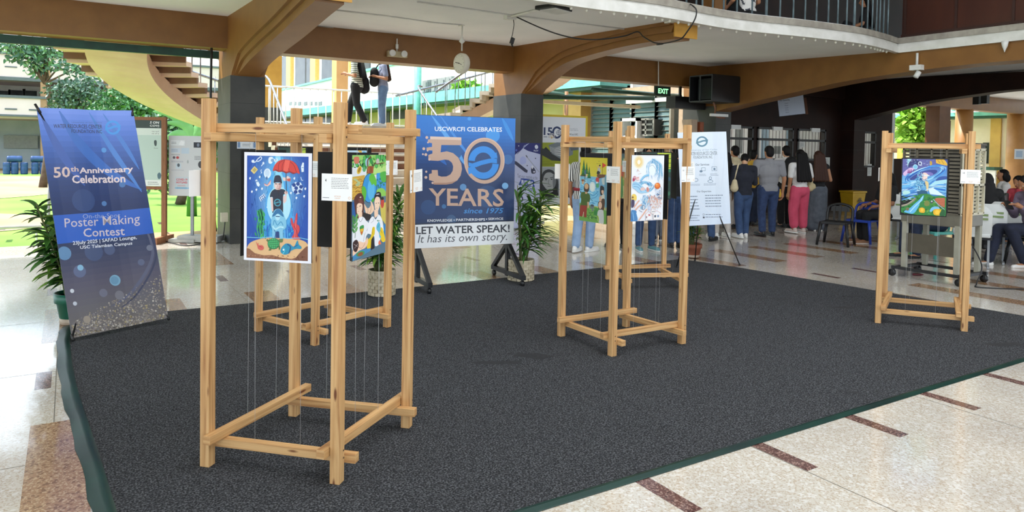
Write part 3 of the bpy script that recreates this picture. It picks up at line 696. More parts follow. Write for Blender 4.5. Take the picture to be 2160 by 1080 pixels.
for px0, px1, t, bt in ((591,606,122,190),(624,645,118,176),(648,662,118,172),(680,703,120,168),(766,782,125,160),(828,842,125,145)):
    P, Q = wgp(px0, t, WX+.75), wgp(px1, bt, WX+.75); wf = MB().box2((WX+.74, Q.y-.25, Q.z-.2), (WX+.82, P.y+.25, P.z+.2)).build('window', WHITE, wg, wpar=True)
    MB().box2((WX+.7, Q.y, Q.z), (WX+.78, P.y, P.z)).build('pane', GLASSD, wg, wpar=True)
for px in (612, 664, 722, 735):
    P = wgp(px, 150, WX+.7); MB().box2((WX+.55, P.y-.6, 5.6), (WX+.8, P.y+.6, 10)).build('pilaster', mat('yellow_pilaster', (226, 184, 104)), wg, wpar=True)
for px in [613, 622, 632, 645, 656, 668, 676, 764, 770, 782, 786]:
    P = wgp(px, 219, WX+.1); MB().box2((WX+.07, P.y-.35, P.z-.1), (WX+.12, P.y+.35, P.z+.14)).build('vent_block', mat('grey_vent_block', (120, 124, 124)), wg, wpar=True)
p = wgp(881, 190, WX-1.05); MB().tube([(WX-1.05, p.y, -.2), (WX-1.05, p.y, 6)], .16, 10).build('downpipe', TEAL, wg, wpar=True)
# things on the gutter roof near the right
for i, (px, w_) in enumerate(((905, .8), (922, .5), (938, .7), (953, .5))):
    p = wgp(px, 195, WX-.5); o = tag(MB().box2((p.x-.15, p.y-w_/2, 3.76), (p.x+.15, p.y+w_/2, 4.35)).box2((p.x-.2, p.y-w_/2+.1, 3.85), (p.x-.14, p.y+w_/2-.1, 4.25)).build('condenser_unit', mat('grey_unit', (140, 142, 142)), loc=(p.x, p.y, 3.75)), 'grey outdoor unit on the green gutter roof, number %s from the downpipe' % ['one', 'two', 'three', 'four'][i], 'air conditioner', 'outdoor units on the wing roof')
# louvred windows near the back of the hall
LX = 13.4; FR = mat('window_frame_grey', (150, 146, 132)); LOUV = mat('frosted_louvre_glass', (112, 138, 136), (92, 118, 116), 1.2, .2)
struct(MB().box2((LX, 12.75, 0), (LX+.15, 17.4, 1.2)).box2((LX, 12.75, 3.05), (LX+.15, 17.4, 3.3)).box2((LX, 12.75, 1.2), (LX+.15, 13.35, 3.05)).build('wall_louvre', mat('pinkish_wall', (186, 162, 136))))
ye = [PX(px, 260, LX).y for px in (1246, 1288, 1334, 1383, 1414)]
for i, (a, b_) in enumerate(zip(ye, ye[1:])):
    wn = struct(MB().box2((LX-.02, a-.03, 1.2), (LX+.1, a+.03, 3.05)).box2((LX-.02, b_-.03, 1.2), (LX+.1, b_+.03, 3.05)).build('window_%d' % (7+i), FR))
    m = MB(); rt = Matrix.Rotation(R_(24), 3, 'Y')
    for k in range(14): m.box((LX+.05, (a+b_)/2, 1.27+.128*k), (.006, abs(a-b_)-.07, .15), rt)
    o = m.build('louvre_blades', LOUV, wn); o['kind'] = 'structure'
    m = MB(); 
    for k in range(14): m.tube([(LX-.01, a, 1.32+.128*k), (LX-.01, b_, 1.32+.128*k)], .006, 5)
    o = m.build('window_bars', FR, wn); o['kind'] = 'structure'
struct(MB().box2((LX, 12.8, 1.2), (LX+.9, 17.4, 1.21)).box2((LX+1.2, 12.8, 0), (LX+1.3, 17.4, 3.2)).build('wall_inner_office', mat('dim_office_wall', (150, 156, 150))))
p = PX(1222, 260, LX-.1); struct(MB().box2((LX-.4, p.y-.45, 0), (LX+.2, p.y+.45, 3.3)).build('column', mat('mustard_column', (190, 148, 78), (176, 136, 68), 3)))
p = PX(1194, 260, LX-2); struct(MB().tube([(p.x, p.y, 0), (p.x, p.y, 3.1)], .05, 10).build('column', mat('brown_post', (150, 104, 62))))
# green canopy pipes between column and louvres
for (a, za), (c2, zc), r, l in ((((10.2,12.9),2.93), ((13.3,13.2),2.95), .05, 'dark green pipe running under the beam to the exit sign'), (((8.6,14.6),2.78), ((13.3,14.2),2.95), .06, 'green pipe sloping along the louvred windows'), (((8.4,13.8),2.95), ((12.6,16.6),3.05), .07, 'teal edge pipe of the canopy behind the second column')):
    tag(MB().tube([(a[0],a[1],za), (c2[0],c2[1],zc)], r, 10).build('pipe', DKGREEN, loc=((a[0]+c2[0])/2, (a[1]+c2[1])/2, za)), l, 'pipe')
o = tag(MB().box2((9.8, 14.25, 2.66), (12.9, 14.4, 2.74)).build('cable_tray', mat('cream_tray', (206, 192, 160)), loc=(11.3, 14.3, 2.7)), 'cream cable tray above the louvred windows', 'cable tray')

# ------------------------------------------------------------------ trees and shrubs
def leaf_mat(n, a, b_): return mat(n, a, b_, 1.5, .5, lo=.3, hi=.7)
LEAF1, LEAF2, LEAF3, LEAF4 = leaf_mat('tree_leaf', (110, 160, 108), (70, 118, 76)), leaf_mat('shade_leaf', (84, 120, 94), (54, 88, 68)), leaf_mat('bright_leaf', (150, 196, 60), (96, 150, 34)), leaf_mat('fern_leaf', (84, 140, 62), (48, 96, 36))
BARK = mat('tree_bark', (92, 76, 60), (70, 56, 44), 6, .9, bump=.3)
def leaf(m, p, d, ln, wd, up=None, mi=0, droop=.25):
    d = Vector(d).normalized(); u = Vector(up) if up is not None else Vector((random.uniform(-1,1), random.uniform(-1,1), random.uniform(-.3,1)))
    s_ = d.cross(u); s_ = s_.normalized() if s_.length > 1e-3 else d.orthogonal().normalized(); nn = s_.cross(d)
    q = [p, p+d*ln*.35+s_*wd*.5+nn*ln*.02, p+d*ln*.7+s_*wd*.36-nn*ln*droop*.4, p+d*ln-nn*ln*droop, p+d*ln*.7-s_*wd*.36-nn*ln*droop*.4, p+d*ln*.35-s_*wd*.5+nn*ln*.02, p+d*ln*.4+nn*ln*.01]
    m.add(q, [(0,1,6),(1,2,6),(2,3,6),(3,4,6),(4,5,6),(5,0,6)], mi)
def rnd_dir(): 
    while True:
        v = Vector((random.uniform(-1,1), random.uniform(-1,1), random.uniform(-1,1)))
        if .05 < v.length < 1: return v.normalized()
def tree(name, label, base, blobs, nleaf, ll, mats, cat='tree', group='trees beyond the lawn', trunk=.14):
    base = Vector(base); t = thing(name, label, cat, base, group=group)
    m = MB(); tr = MB(); cs = [Vector(b_[0]) for b_ in blobs]; mid = sum(cs, Vector())/len(cs)
    tr.tube(crom([base, lerp(base, mid, .5)+Vector((.2,.1,0)), mid], 4), [trunk*(1-.6*k/8) for k in range(9)], 8)
    for c_ in cs: tr.tube([lerp(base, mid, .8), lerp(mid, c_, .6)+Vector((0,0,-.1)), c_], [trunk*.3, trunk*.18, trunk*.06], 6)
    tot = sum(b_[1][0]*b_[1][1]*b_[1][2] for b_ in blobs)
    for c_, r in blobs:
        for _ in range(int(nleaf*(r[0]*r[1]*r[2])/tot)+1):
            d = rnd_dir(); k = random.random()**.45; p = Vector(c_)+Vector((d.x*r[0], d.y*r[1], d.z*r[2]))*k
            leaf(m, p, rnd_dir()+Vector((0,0,-.2)), ll*random.uniform(.6, 1.3), ll*.5, mi=random.randrange(len(mats)))
    m.build('crown', mats, t, wpar=True); tr.build('trunk', BARK, t, wpar=True); return t
def at(px, py, dep): return D(px, py, dep)
def B(px, py, dep, rx, ry, rz): return (at(px, py, dep), (rx, ry, rz))
def gnd(px, dep, z=-.2): p = at(px, 290, dep); return (p.x, p.y, z)
tree('broadleaf_tree', 'green tree overhanging the upper left edge above the lawn', gnd(90, 26), [B(45,105,26,.75,.8,.5), B(85,118,26,.65,.8,.65), B(110,95,26,.5,.8,.4), B(150,138,26,.6,.6,.35), B(185,158,26,.45,.5,.25), B(70,150,26,.35,.4,.25), B(15,90,26,.5,.6,.3)], 1300, .2, [LEAF1, LEAF2])
tree('broadleaf_tree', 'shaded round tree just above the tall blue banner', gnd(150, 24), [B(140,195,24,.65,.6,.5), B(175,190,24,.7,.6,.55), B(160,220,24,.75,.6,.4), B(210,205,24,.4,.4,.3), B(125,225,24,.4,.4,.25)], 1300, .16, [LEAF2, mat('grey_leaf', (96, 122, 100), (70, 96, 78))])
tree('garden_shrub', 'leafy shrub showing right of the blue banner top', gnd(275, 22), [B(265,215,22,.7,.6,.55), B(300,222,22,.7,.6,.4), B(235,232,22,.7,.5,.3), B(330,245,22,.6,.5,.35)], 2000, .16, [LEAF1, LEAF4], 'shrub')
tree('garden_shrub', 'dark shrubs behind the white notice board', gnd(380, 20), [B(345,275,20,.7,.5,.7), B(385,300,20,.9,.5,.7), B(430,285,20,.7,.5,.8), B(340,350,20,.6,.5,.8)], 1800, .2, [LEAF2, LEAF4], 'shrub')
tree('broadleaf_tree', 'sunlit bright green tree in the gap at the far right', gnd(1930, 25, 0), [B(1938,238,25,.5,.5,.45), B(1928,262,25,.55,.5,.5), B(1934,286,25,.55,.5,.45), B(1940,224,25,.35,.4,.28)], 1500, .36, [LEAF3, mat('lime_leaf', (176, 214, 92), (122, 180, 52))], trunk=.1)
tree('roof_plant', 'small bright green plant on the wing roof', tuple(wgp(985, 187, WX-.5)), [B(985,182,depth_of(wgp(985,187,WX-.5)),.5,.5,.25)], 260, .25, [LEAF3], 'plant', None, .04)
# banana plant with broad leaves
bp = thing('banana_plant', 'banana plant with broad pale green leaves below the curved stair', 'plant', gnd(405, 17))
b0 = Vector(bp.location)
MB().tube([b0, b0+Vector((0,0,1.5))], [.12,.07], 10).build('stem', LEAF4, bp, wpar=True)
BAN = leaf_mat('banana_leaf', (130, 188, 112), (92, 156, 84))
def blade(root, pts, wd):
    m = MB(); c_ = crom(pts, 5); vs = []
    for i, p in enumerate(c_):
        u = i/(len(c_)-1); k = wd*math.sin(math.pi*(.06+.94*u)**.8)*.5+.01; a = (c_[min(i+1, len(c_)-1)]-c_[max(i-1, 0)]).normalized(); s_ = a.cross(CF).normalized()
        vs += [p+s_*k+CF*k*.4, p, p-s_*k+CF*k*.4]
    m.add(vs, [(3*i+j, 3*i+j+1, 3*i+j+4, 3*i+j+3) for i in range(len(c_)-1) for j in (0, 1)], 0, True); return m
for q, wd in (([(405,300),(390,262),(360,240),(322,235)], .26), ([(405,300),(400,275),(380,262),(345,258)], .2), ([(408,300),(418,270),(440,255),(462,262)], .24), ([(404,300),(412,282),(424,280),(440,292)], .2), ([(404,298),(385,285),(365,284),(345,296)], .2)):
    blade(b0, [at(x, y, 16.6) for x, y in q], wd).build('leaf_blade', BAN, bp, wpar=True)
# ------------------------------------------------------------------ carpet
def carpet_mat():
    m = bpy.data.materials.new('charcoal_carpet'); m.use_nodes = True; n = m.node_tree; b = n.nodes['Principled BSDF']; b.inputs['Roughness'].default_value = .95
    b.inputs['Specular IOR Level'].default_value = .15
    t = n.nodes.new('ShaderNodeTexCoord')
    a = n.nodes.new('ShaderNodeTexNoise'); a.inputs['Scale'].default_value = 115; a.inputs['Detail'].default_value = 4; n.links.new(t.outputs['Object'], a.inputs['Vector'])
    r = n.nodes.new('ShaderNodeValToRGB'); n.links.new(a.outputs[0], r.inputs[0]); e = r.color_ramp.elements
    e[0].position = .36; e[0].color = S(31, 32, 34); e[1].position = .66; e[1].color = S(98, 100, 104); x = e.new(.5); x.color = S(54, 55, 58)
    # scattered old damp stains
    s_ = n.nodes.new('ShaderNodeTexNoise'); s_.inputs['Scale'].default_value = 1.6; s_.inputs['Detail'].default_value = 6; s_.inputs['Roughness'].default_value = .65; n.links.new(t.outputs['Object'], s_.inputs['Vector'])
    q = n.nodes.new('ShaderNodeValToRGB'); n.links.new(s_.outputs[0], q.inputs[0]); q.color_ramp.elements[0].position = .66; q.color_ramp.elements[0].color = (1,1,1,1); q.color_ramp.elements[1].position = .76; q.color_ramp.elements[1].color = (.5,.5,.5,1)
    x = n.nodes.new('ShaderNodeMix'); x.data_type = 'RGBA'; x.blend_type = 'MULTIPLY'; x.inputs['Factor'].default_value = 1
    n.links.new(r.outputs[0], x.inputs['A']); n.links.new(q.outputs[0], x.inputs['B']); n.links.new(x.outputs['Result'], b.inputs['Base Color'])
    bu = n.nodes.new('ShaderNodeBump'); bu.inputs['Strength'].default_value = .6; bu.inputs['Distance'].default_value = .006
    n.links.new(a.outputs[0], bu.inputs['Height']); n.links.new(bu.outputs[0], b.inputs['Normal']); return m
CARPET = carpet_mat()
ct = thing('carpet', 'large charcoal carpet with a dark green taped edge', 'carpet', (4, 5, 0))
outer = [(.24,2.57),(.19,3.2),(.13,4.1),(.04,5.4),(.0,6.81),(.03,7.24),(.79,7.29),(3.5,7.29),(5.5,7.33),(7.54,7.40),(7.72,6.6),(7.86,5.2),(8.0,3.6),(8.1,2.54),(6.33,2.53),(4,2.55),(1.7,2.56)]
m = MB(); n = len(outer); m.add([(x, y, .007) for x, y in outer]+[(x, y, .001) for x, y in outer], [tuple(range(n-1, -1, -1))] + [(i, (i+1) % n, n+(i+1) % n, n+i) for i in range(n)])
m.build('pile', CARPET, ct, wpar=True)
TAPE = mat('dark_green_edge_tape', (12, 52, 44), (8, 38, 36), 3, .4, spec=.3)
m = MB(); q = crom([(x, y, .0092) for x, y in [(.03,7.1),(.0,6.6),(.03,5.4),(.12,4.1),(.18,3.2),(.24,2.55)]], 8); vs = []
for i, p in enumerate(q):
    wv = .006*math.sin(i*1.3)+.003*math.sin(i*2.9); h = .004*math.sin(i*.9)
    vs += [(p.x-.075+wv, p.y, .003), (p.x-.03+wv*.4, p.y, .011+h), (p.x-.012, p.y, .018+h*.7), (p.x+.012, p.y, .0085)]
m.add(vs, [(4*i+j, 4*i+4+j, 4*i+5+j, 4*i+1+j) for i in range(len(q)-1) for j in range(3)], 0, True)
m.add([(.15,2.53,.003),(8.12,2.505,.003),(8.12,2.53,.014),(.2,2.56,.014)], [(0,1,2,3)]); m.add([(.2,2.56,.014),(8.12,2.53,.014),(8.12,2.55,.0085),(.2,2.585,.0085)], [(0,1,2,3)])
m.build('edge_tape', TAPE, ct, wpar=True)
STN = mat('damp_stain', (32, 33, 36), (42, 43, 46), 60, .95)
for px, py, rx, ry in ((1127,752,.15,.1),(1045,767,.17,.05),(1525,655,.12,.06),(2130,728,.2,.07),(1800,830,.05,.02),(1640,632,.16,.05),(1770,650,.18,.05),(1800,626,.12,.03)):
    c_ = G(px, py); rnd = random.Random(px); pts = [(c_.x+rx*math.cos(t)*rnd.uniform(.6,1.1), c_.y-rx*.5*math.cos(t)+ry*math.sin(t)*rnd.uniform(.6,1.2)) for t in [2*math.pi*k/12 for k in range(12)]]
    q = crom([(x, y, .0076) for x, y in pts+pts[:1]], 4)[:-1]; o = MB().add(q, [tuple(range(len(q)))]).build('stain', STN, ct, wpar=True)

# ------------------------------------------------------------------ timber display frames
FRAMES = {
 'A': [(.58,3.71),(1.07,3.22),(1.62,3.67),(1.12,4.15)],
 'B': [(1.36,6.17),(1.65,5.53),(2.36,5.79),(2.06,6.40)],
 'C': [(3.53,4.82),(3.54,4.17),(4.27,4.16),(4.23,4.80)],
 'D': [(5.56,6.66),(5.32,6.08),(5.97,5.80),(6.27,6.44)],
 'E': [(6.43,3.78),(6.84,3.22),(7.46,3.54),(7.06,4.09)]}
FLAB = {'A': 'nearest square pine display frame, left of the carpet centre', 'B': 'pine display frame between the nearest frame and the stairs', 'C': 'middle pine display frame in front of the services banner', 'D': 'small-looking pine display frame farthest back by the carpet edge', 'E': 'pine display frame on the right before the grey air cooler'}
WHO = {'A': 'nearest frame', 'B': 'frame behind the nearest one', 'C': 'middle frame', 'D': 'farthest frame', 'E': 'right-hand frame by the air cooler'}
SCREW = mat('screw_head', (70, 52, 40))
def fr_vec(P, i, j): return (Vector((*P[j], 0))-Vector((*P[i], 0))).normalized()
for k, P in FRAMES.items():
    cx, cy = sum(p[0] for p in P)/4, sum(p[1] for p in P)/4
    t = thing('display_frame', FLAB[k], 'display frame', (cx, cy, .007), group='pine display frames')
    v = fr_vec(P, 0, 1); u = fr_vec(P, 0, 3)
    for i in range(4):
        x, y = P[i]; dx = random.uniform(-.006, .006); hgt = 1.795+random.uniform(-.01, .012)
        m = MB(); m.bar((x, y, .007), (x+dx+.006, y-.004, hgt), .05, .05, side=v)
        m.build('post', WOOD, t, wpar=True, bevel=.002)
    V3 = [Vector((*p, 0)) for p in P]
    for z_u, z_v, top in ((.158, .113, 0), (1.622, 1.667, 1)):
        for a, b_, ins in ((0, 3, v), (1, 2, -v)):     # rails along u, inside the posts
            off = ins*.047; m = MB(); d = (V3[b_]-V3[a]).normalized(); m.bar(V3[a]+off-d*.065+Vector((0,0,z_u)), V3[b_]+off+d*.065+Vector((0,0,z_u)), .042, .043, side=ins)
            m.build('top_rail' if top else 'bottom_rail', WOOD, t, wpar=True, bevel=.002)
        for a, b_, ins in ((0, 1, u), (3, 2, -u)):
            off = ins*.047; m = MB(); d = (V3[b_]-V3[a]).normalized(); m.bar(V3[a]+off-d*.02+Vector((0,0,z_v)), V3[b_]+off+d*.075+Vector((0,0,z_v)), .042, .043, side=ins)
            m.build('top_rail' if top else 'bottom_rail', WOOD, t, wpar=True, bevel=.002)
    m = MB()
    for i in (1, 2):
        for zz in (.125, .16, 1.63, 1.675):
            p = V3[i]; c_ = Vector((cx, cy, 0)); o1 = (p-c_).normalized()
            for nn in (-u if i == 1 else u, v): m.lathe([(.005, 0), (.004, .0012), (0, .0014)], p+nn*.0252+Vector((.008, .0, zz)), 8, M=nn.to_track_quat('Z', 'Y').to_matrix())
    m.build('screw_heads', SCREW, t, wpar=True)

# ------------------------------------------------------------------ paintings
BOARD = mat('black_mount_board', (16, 16, 17), (12, 12, 13), 3, .6)
LINE = mat('clear_fishing_line', (200, 202, 204), (180, 182, 184), 3, .3)
rn = random.Random(3)
def art_city(A):
    W, H = 617, 920                      # pixel box 80,78 - 697,998 of the close view
    A.rect(80,78,697,1005,(236,236,246)); A.rect(103,103,668,985,(16,74,170))
    for k in range(14):
        f = k/13; c = tuple(lerp(a, b, f**1.3) for a, b in zip((14,62,158),(150,214,240))); A.ell(385, 400+f*40, 300*(1-f)+42, 430*(1-f)+150, c) if f > .2 else None
    A.poly([(330,103),(430,103),(520,520),(560,800),(240,800),(280,480)], (70,160,222)); A.poly([(365,103),(410,103),(460,480),(470,640),(330,640),(335,460)], (140,212,240))
    for _ in range(150):
        x, y = rn.uniform(108,662), rn.uniform(108,790); dd = abs(x-385)/280
        base = tuple(lerp(a, b, min(1, dd)) for a, b in zip((110,196,236),(14,66,160))); j = rn.uniform(-18,18)
        A.line([(x, y), (x+rn.uniform(-14,14), y+rn.uniform(20,60))], rn.uniform(4,10), tuple(max(0, min(255, q+j)) for q in base), same=True)
    wh = (222,234,244)
    # floating rubbish
    A.curve([(150,155),(175,160),(205,128),(230,112),(236,130),(210,150),(185,150)], 7, wh); A.ell(157,152,14,13,wh)
    A.blob([(300,140),(308,115),(335,112),(352,128),(380,122),(385,140),(362,150),(345,148),(328,168),(305,165)], wh); A.ell(338,140,16,14,(120,160,200)); A.ell(368,134,8,10,(150,190,220))
    A.line([(235,192),(250,172)],6,wh); A.ell(254,166,9,11,wh); A.poly([(135,232),(172,192),(204,222),(168,262)], (214,196,120)); A.poly([(152,228),(172,206),(192,224),(170,246)], (180,160,90))
    A.ell(292,252,33,42,wh); A.ell(290,248,22,30,(190,212,232)); A.ell(286,292,9,14,(70,110,160)); A.curve([(236,220),(232,235),(240,248),(230,252)],5,wh)
    A.poly([(180,312),(196,306),(224,352),(212,368),(196,360)], wh); A.poly([(184,322),(200,314),(206,326),(190,334)], (120,160,200))
    A.poly([(262,340),(292,352),(325,308),(322,345),(296,362),(268,358)], (228,190,180)); A.line([(262,340),(292,352),(325,308)],4,(214,90,70))
    A.poly([(430,280),(462,284),(478,268),(505,286),(500,315),(470,312),(440,312)], (226,202,196)); A.poly([(470,295),(505,288),(502,316),(474,312)], (204,84,66))
    A.poly([(598,190),(612,152),(624,154),(624,230),(604,234)], wh); A.line([(604,196),(622,196)],5,(90,130,180)); A.curve([(598,275),(604,300),(618,302)],5,wh)
    A.poly([(514,350),(548,318),(598,322),(620,362),(606,408),(562,424),(520,395)], (206,222,238))
    for x, y in ((536,344),(572,334),(600,358),(592,396),(552,402),(556,370)): A.ell(x, y, 17, 16, (20,62,140))
    A.poly([(215,462),(262,422),(276,452),(232,496)], (198,214,232))
    for x, y in ((230,464),(244,452),(258,440),(238,480),(252,468),(266,454)): A.ell(x, y, 6, 6, (40,80,150))
    for x, y in ((132,298),(222,284),(150,412),(192,394),(244,384),(540,288),(630,436),(560,452),(510,412),(640,372),(296,540)): A.blob([(x-9,y+4),(x-4,y-9),(x+8,y-6),(x+5,y+3),(x+2,y+12)], wh)
    # sand bank
    A.blob([(103,905),(140,850),(230,815),(330,800),(470,800),(600,806),(668,850),(668,985),(400,990),(103,985)], (222,180,130)); A.poly([(103,900),(130,905),(180,940),(260,955),(340,948),(420,966),(520,972),(580,950),(668,870),(668,985),(103,985)], (142,92,64))
    A.blob([(560,960),(610,900),(668,860),(668,985),(560,985)], (124,78,56))
    for _ in range(60): A.ell(rn.uniform(110,660), rn.uniform(945,980), rn.uniform(4,10), rn.uniform(2,5), rn.choice([(160,110,80),(120,76,54),(180,130,96)]), same=True)
    # weeds and coral
    for _ in range(60):
        x, y = rn.gauss(235, 20), rn.uniform(570,800); A.ell(x, y, rn.uniform(7,13), rn.uniform(12,22), rn.choice([(40,150,90),(70,190,110),(20,104,80),(30,130,120)]), rn.uniform(-40,40), 8, same=True)
    for x0 in (205, 230, 255): A.curve([(x0+10,800),(x0-6,720),(x0+8,640),(x0-8,570)], 8, (60,170,100))
    for _ in range(40):
        x = rn.choice([rn.gauss(300,22), rn.gauss(500,22)]); A.curve([(x,800),(x+rn.uniform(-18,18),760),(x+rn.uniform(-26,26),rn.uniform(650,740))], 6, rn.choice([(30,90,190),(20,130,190),(60,170,220)]))
    A.blob([(515,680),(508,628),(522,630),(536,672),(548,640),(556,596),(568,580),(570,625),(566,672),(588,690),(590,730),(575,770),(600,800),(520,800),(540,752),(530,710)], (206,64,70)); A.curve([(545,790),(552,720),(558,640)],6,(232,110,104)); A.curve([(576,790),(566,740),(540,690)],5,(150,36,50))
    A.line([(105,806),(230,806),(360,790),(480,800),(600,790),(668,800)],6,(120,196,226))
    # figure
    A.ell(400,520,110,160,(176,226,242))
    A.blob([(318,455),(326,415),(352,388),(380,384),(430,382),(458,392),(466,425),(440,436),(440,560),(430,585),(350,590),(342,560),(344,458)], (24,32,52)); A.poly([(322,452),(344,460),(350,575),(334,570)], (226,196,190)); A.poly([(440,445),(462,430),(474,402),(470,480),(450,505),(440,490)], (226,196,190)); A.ell(466,412,16,15,(226,186,176))
    A.poly([(356,330),(424,330),(424,365),(410,388),(372,388),(356,362)], (228,200,192)); A.poly([(404,330),(424,330),(424,365),(410,388),(396,388)], (196,150,146)); A.line([(362,338),(384,340)],6,(40,30,40)); A.line([(396,340),(420,338)],6,(40,30,40)); A.line([(390,345),(392,362),(384,364)],3,(120,70,66)); A.line([(378,376),(404,376)],4,(130,60,60))
    A.blob([(352,330),(358,285),(372,268),(402,266),(418,285),(428,332),(405,326),(376,326)], (34,38,62)); A.poly([(380,390),(396,420),(412,390)], (40,24,36)); A.line([(395,420),(396,440)],4,(10,14,28)); A.logo(388,498,32,(70,150,170))
    # crouching pale-blue figure
    A.blob([(330,690),(338,618),(352,580),(372,556),(410,552),(436,578),(452,612),(468,650),(466,710),(440,735),(440,800),(412,800),(404,745),(380,745),(370,800),(344,800),(340,730)], (128,192,220)); A.blob([(340,620),(358,580),(380,556),(412,556),(434,582),(446,618),(420,606),(396,592),(372,606)], (40,110,160)); A.ell(390,622,22,28,(176,220,236)); A.line([(372,616),(410,616)],8,(30,84,130)); A.curve([(345,700),(370,725),(410,705),(446,708)],14,(178,224,238)); A.curve([(350,690),(362,650),(388,690),(420,660),(440,690)],7,(60,140,186)); A.curve([(365,800),(372,760),(360,730)],6,(30,90,150)); A.poly([(376,745),(404,745),(408,800),(372,800)], (24,60,120))
    # umbrella
    A.line([(463,240),(468,415)],5,(70,50,60)); A.blob([(344,228),(360,180),(400,142),(455,130),(520,142),(566,182),(588,246),(560,240),(530,250),(496,236),(465,246),(430,232),(396,236),(370,226)], (206,58,48))
    for q in ([(455,132),(400,165),(396,236)],[(455,132),(430,180),(430,232)],[(460,132),(480,180),(496,236)],[(465,132),(530,170),(560,240)]): A.curve(q,4,(120,26,26))
    A.poly([(455,132),(500,140),(480,236),(462,244),(440,232)], (228,92,76)); A.poly([(345,226),(372,216),(400,226),(430,222),(465,234),(500,228),(535,240),(588,244),(560,242),(530,252),(496,238),(465,248),(430,234),(396,238),(370,228)], (150,34,34))
    # turtle and fishes
    A.poly([(300,812),(284,822),(300,838),(318,826)], (90,110,60)); A.poly([(320,885),(308,912),(330,910),(340,892)], (90,110,60)); A.poly([(398,870),(404,905),(416,890),(412,862)], (90,110,60)); A.blob([(400,812),(438,806),(436,832),(408,836)], (96,122,70)); A.ell(354,850,56,48,(24,110,66),-12); A.ell(354,848,50,42,(70,180,106),-12)
    for x in (322,340,358,376,392): A.curve([(x-6,806),(x,848),(x-8,892)],4,(24,104,62))
    for y in (822,840,858,876): A.curve([(304,y+6),(354,y),(402,y-6)],4,(24,104,62))
    A.blob([(190,838),(205,858),(216,852),(214,870),(246,868),(264,885),(258,905),(236,912),(212,902),(205,880)], (206,92,82)); A.line([(222,878),(246,886)],5,(150,46,46))
    A.blob([(420,918),(428,880),(462,846),(500,844),(540,866),(572,812),(585,846),(608,864),(604,882),(560,884),(520,900),(490,930),(450,938)], (32,140,176)); A.curve([(480,848),(510,870),(496,925)],10,(20,66,120)); A.curve([(440,880),(458,900),(440,935)],6,(90,200,220)); A.curve([(540,872),(575,850)],8,(20,96,150)); A.ell(446,898,7,7,(240,246,246)); margin(A,78,74,699,1003,103,103,668,983,(236,236,246))
def margin(A, x0, y0, x1, y1, i0, j0, i1, j1, c):
    A.rect(x0,y0,x1,j0,c); A.rect(x0,j1,x1,y1,c,True); A.rect(x0,j0,i0,j1,c,True); A.rect(i1,j0,x1,j1,c,True)
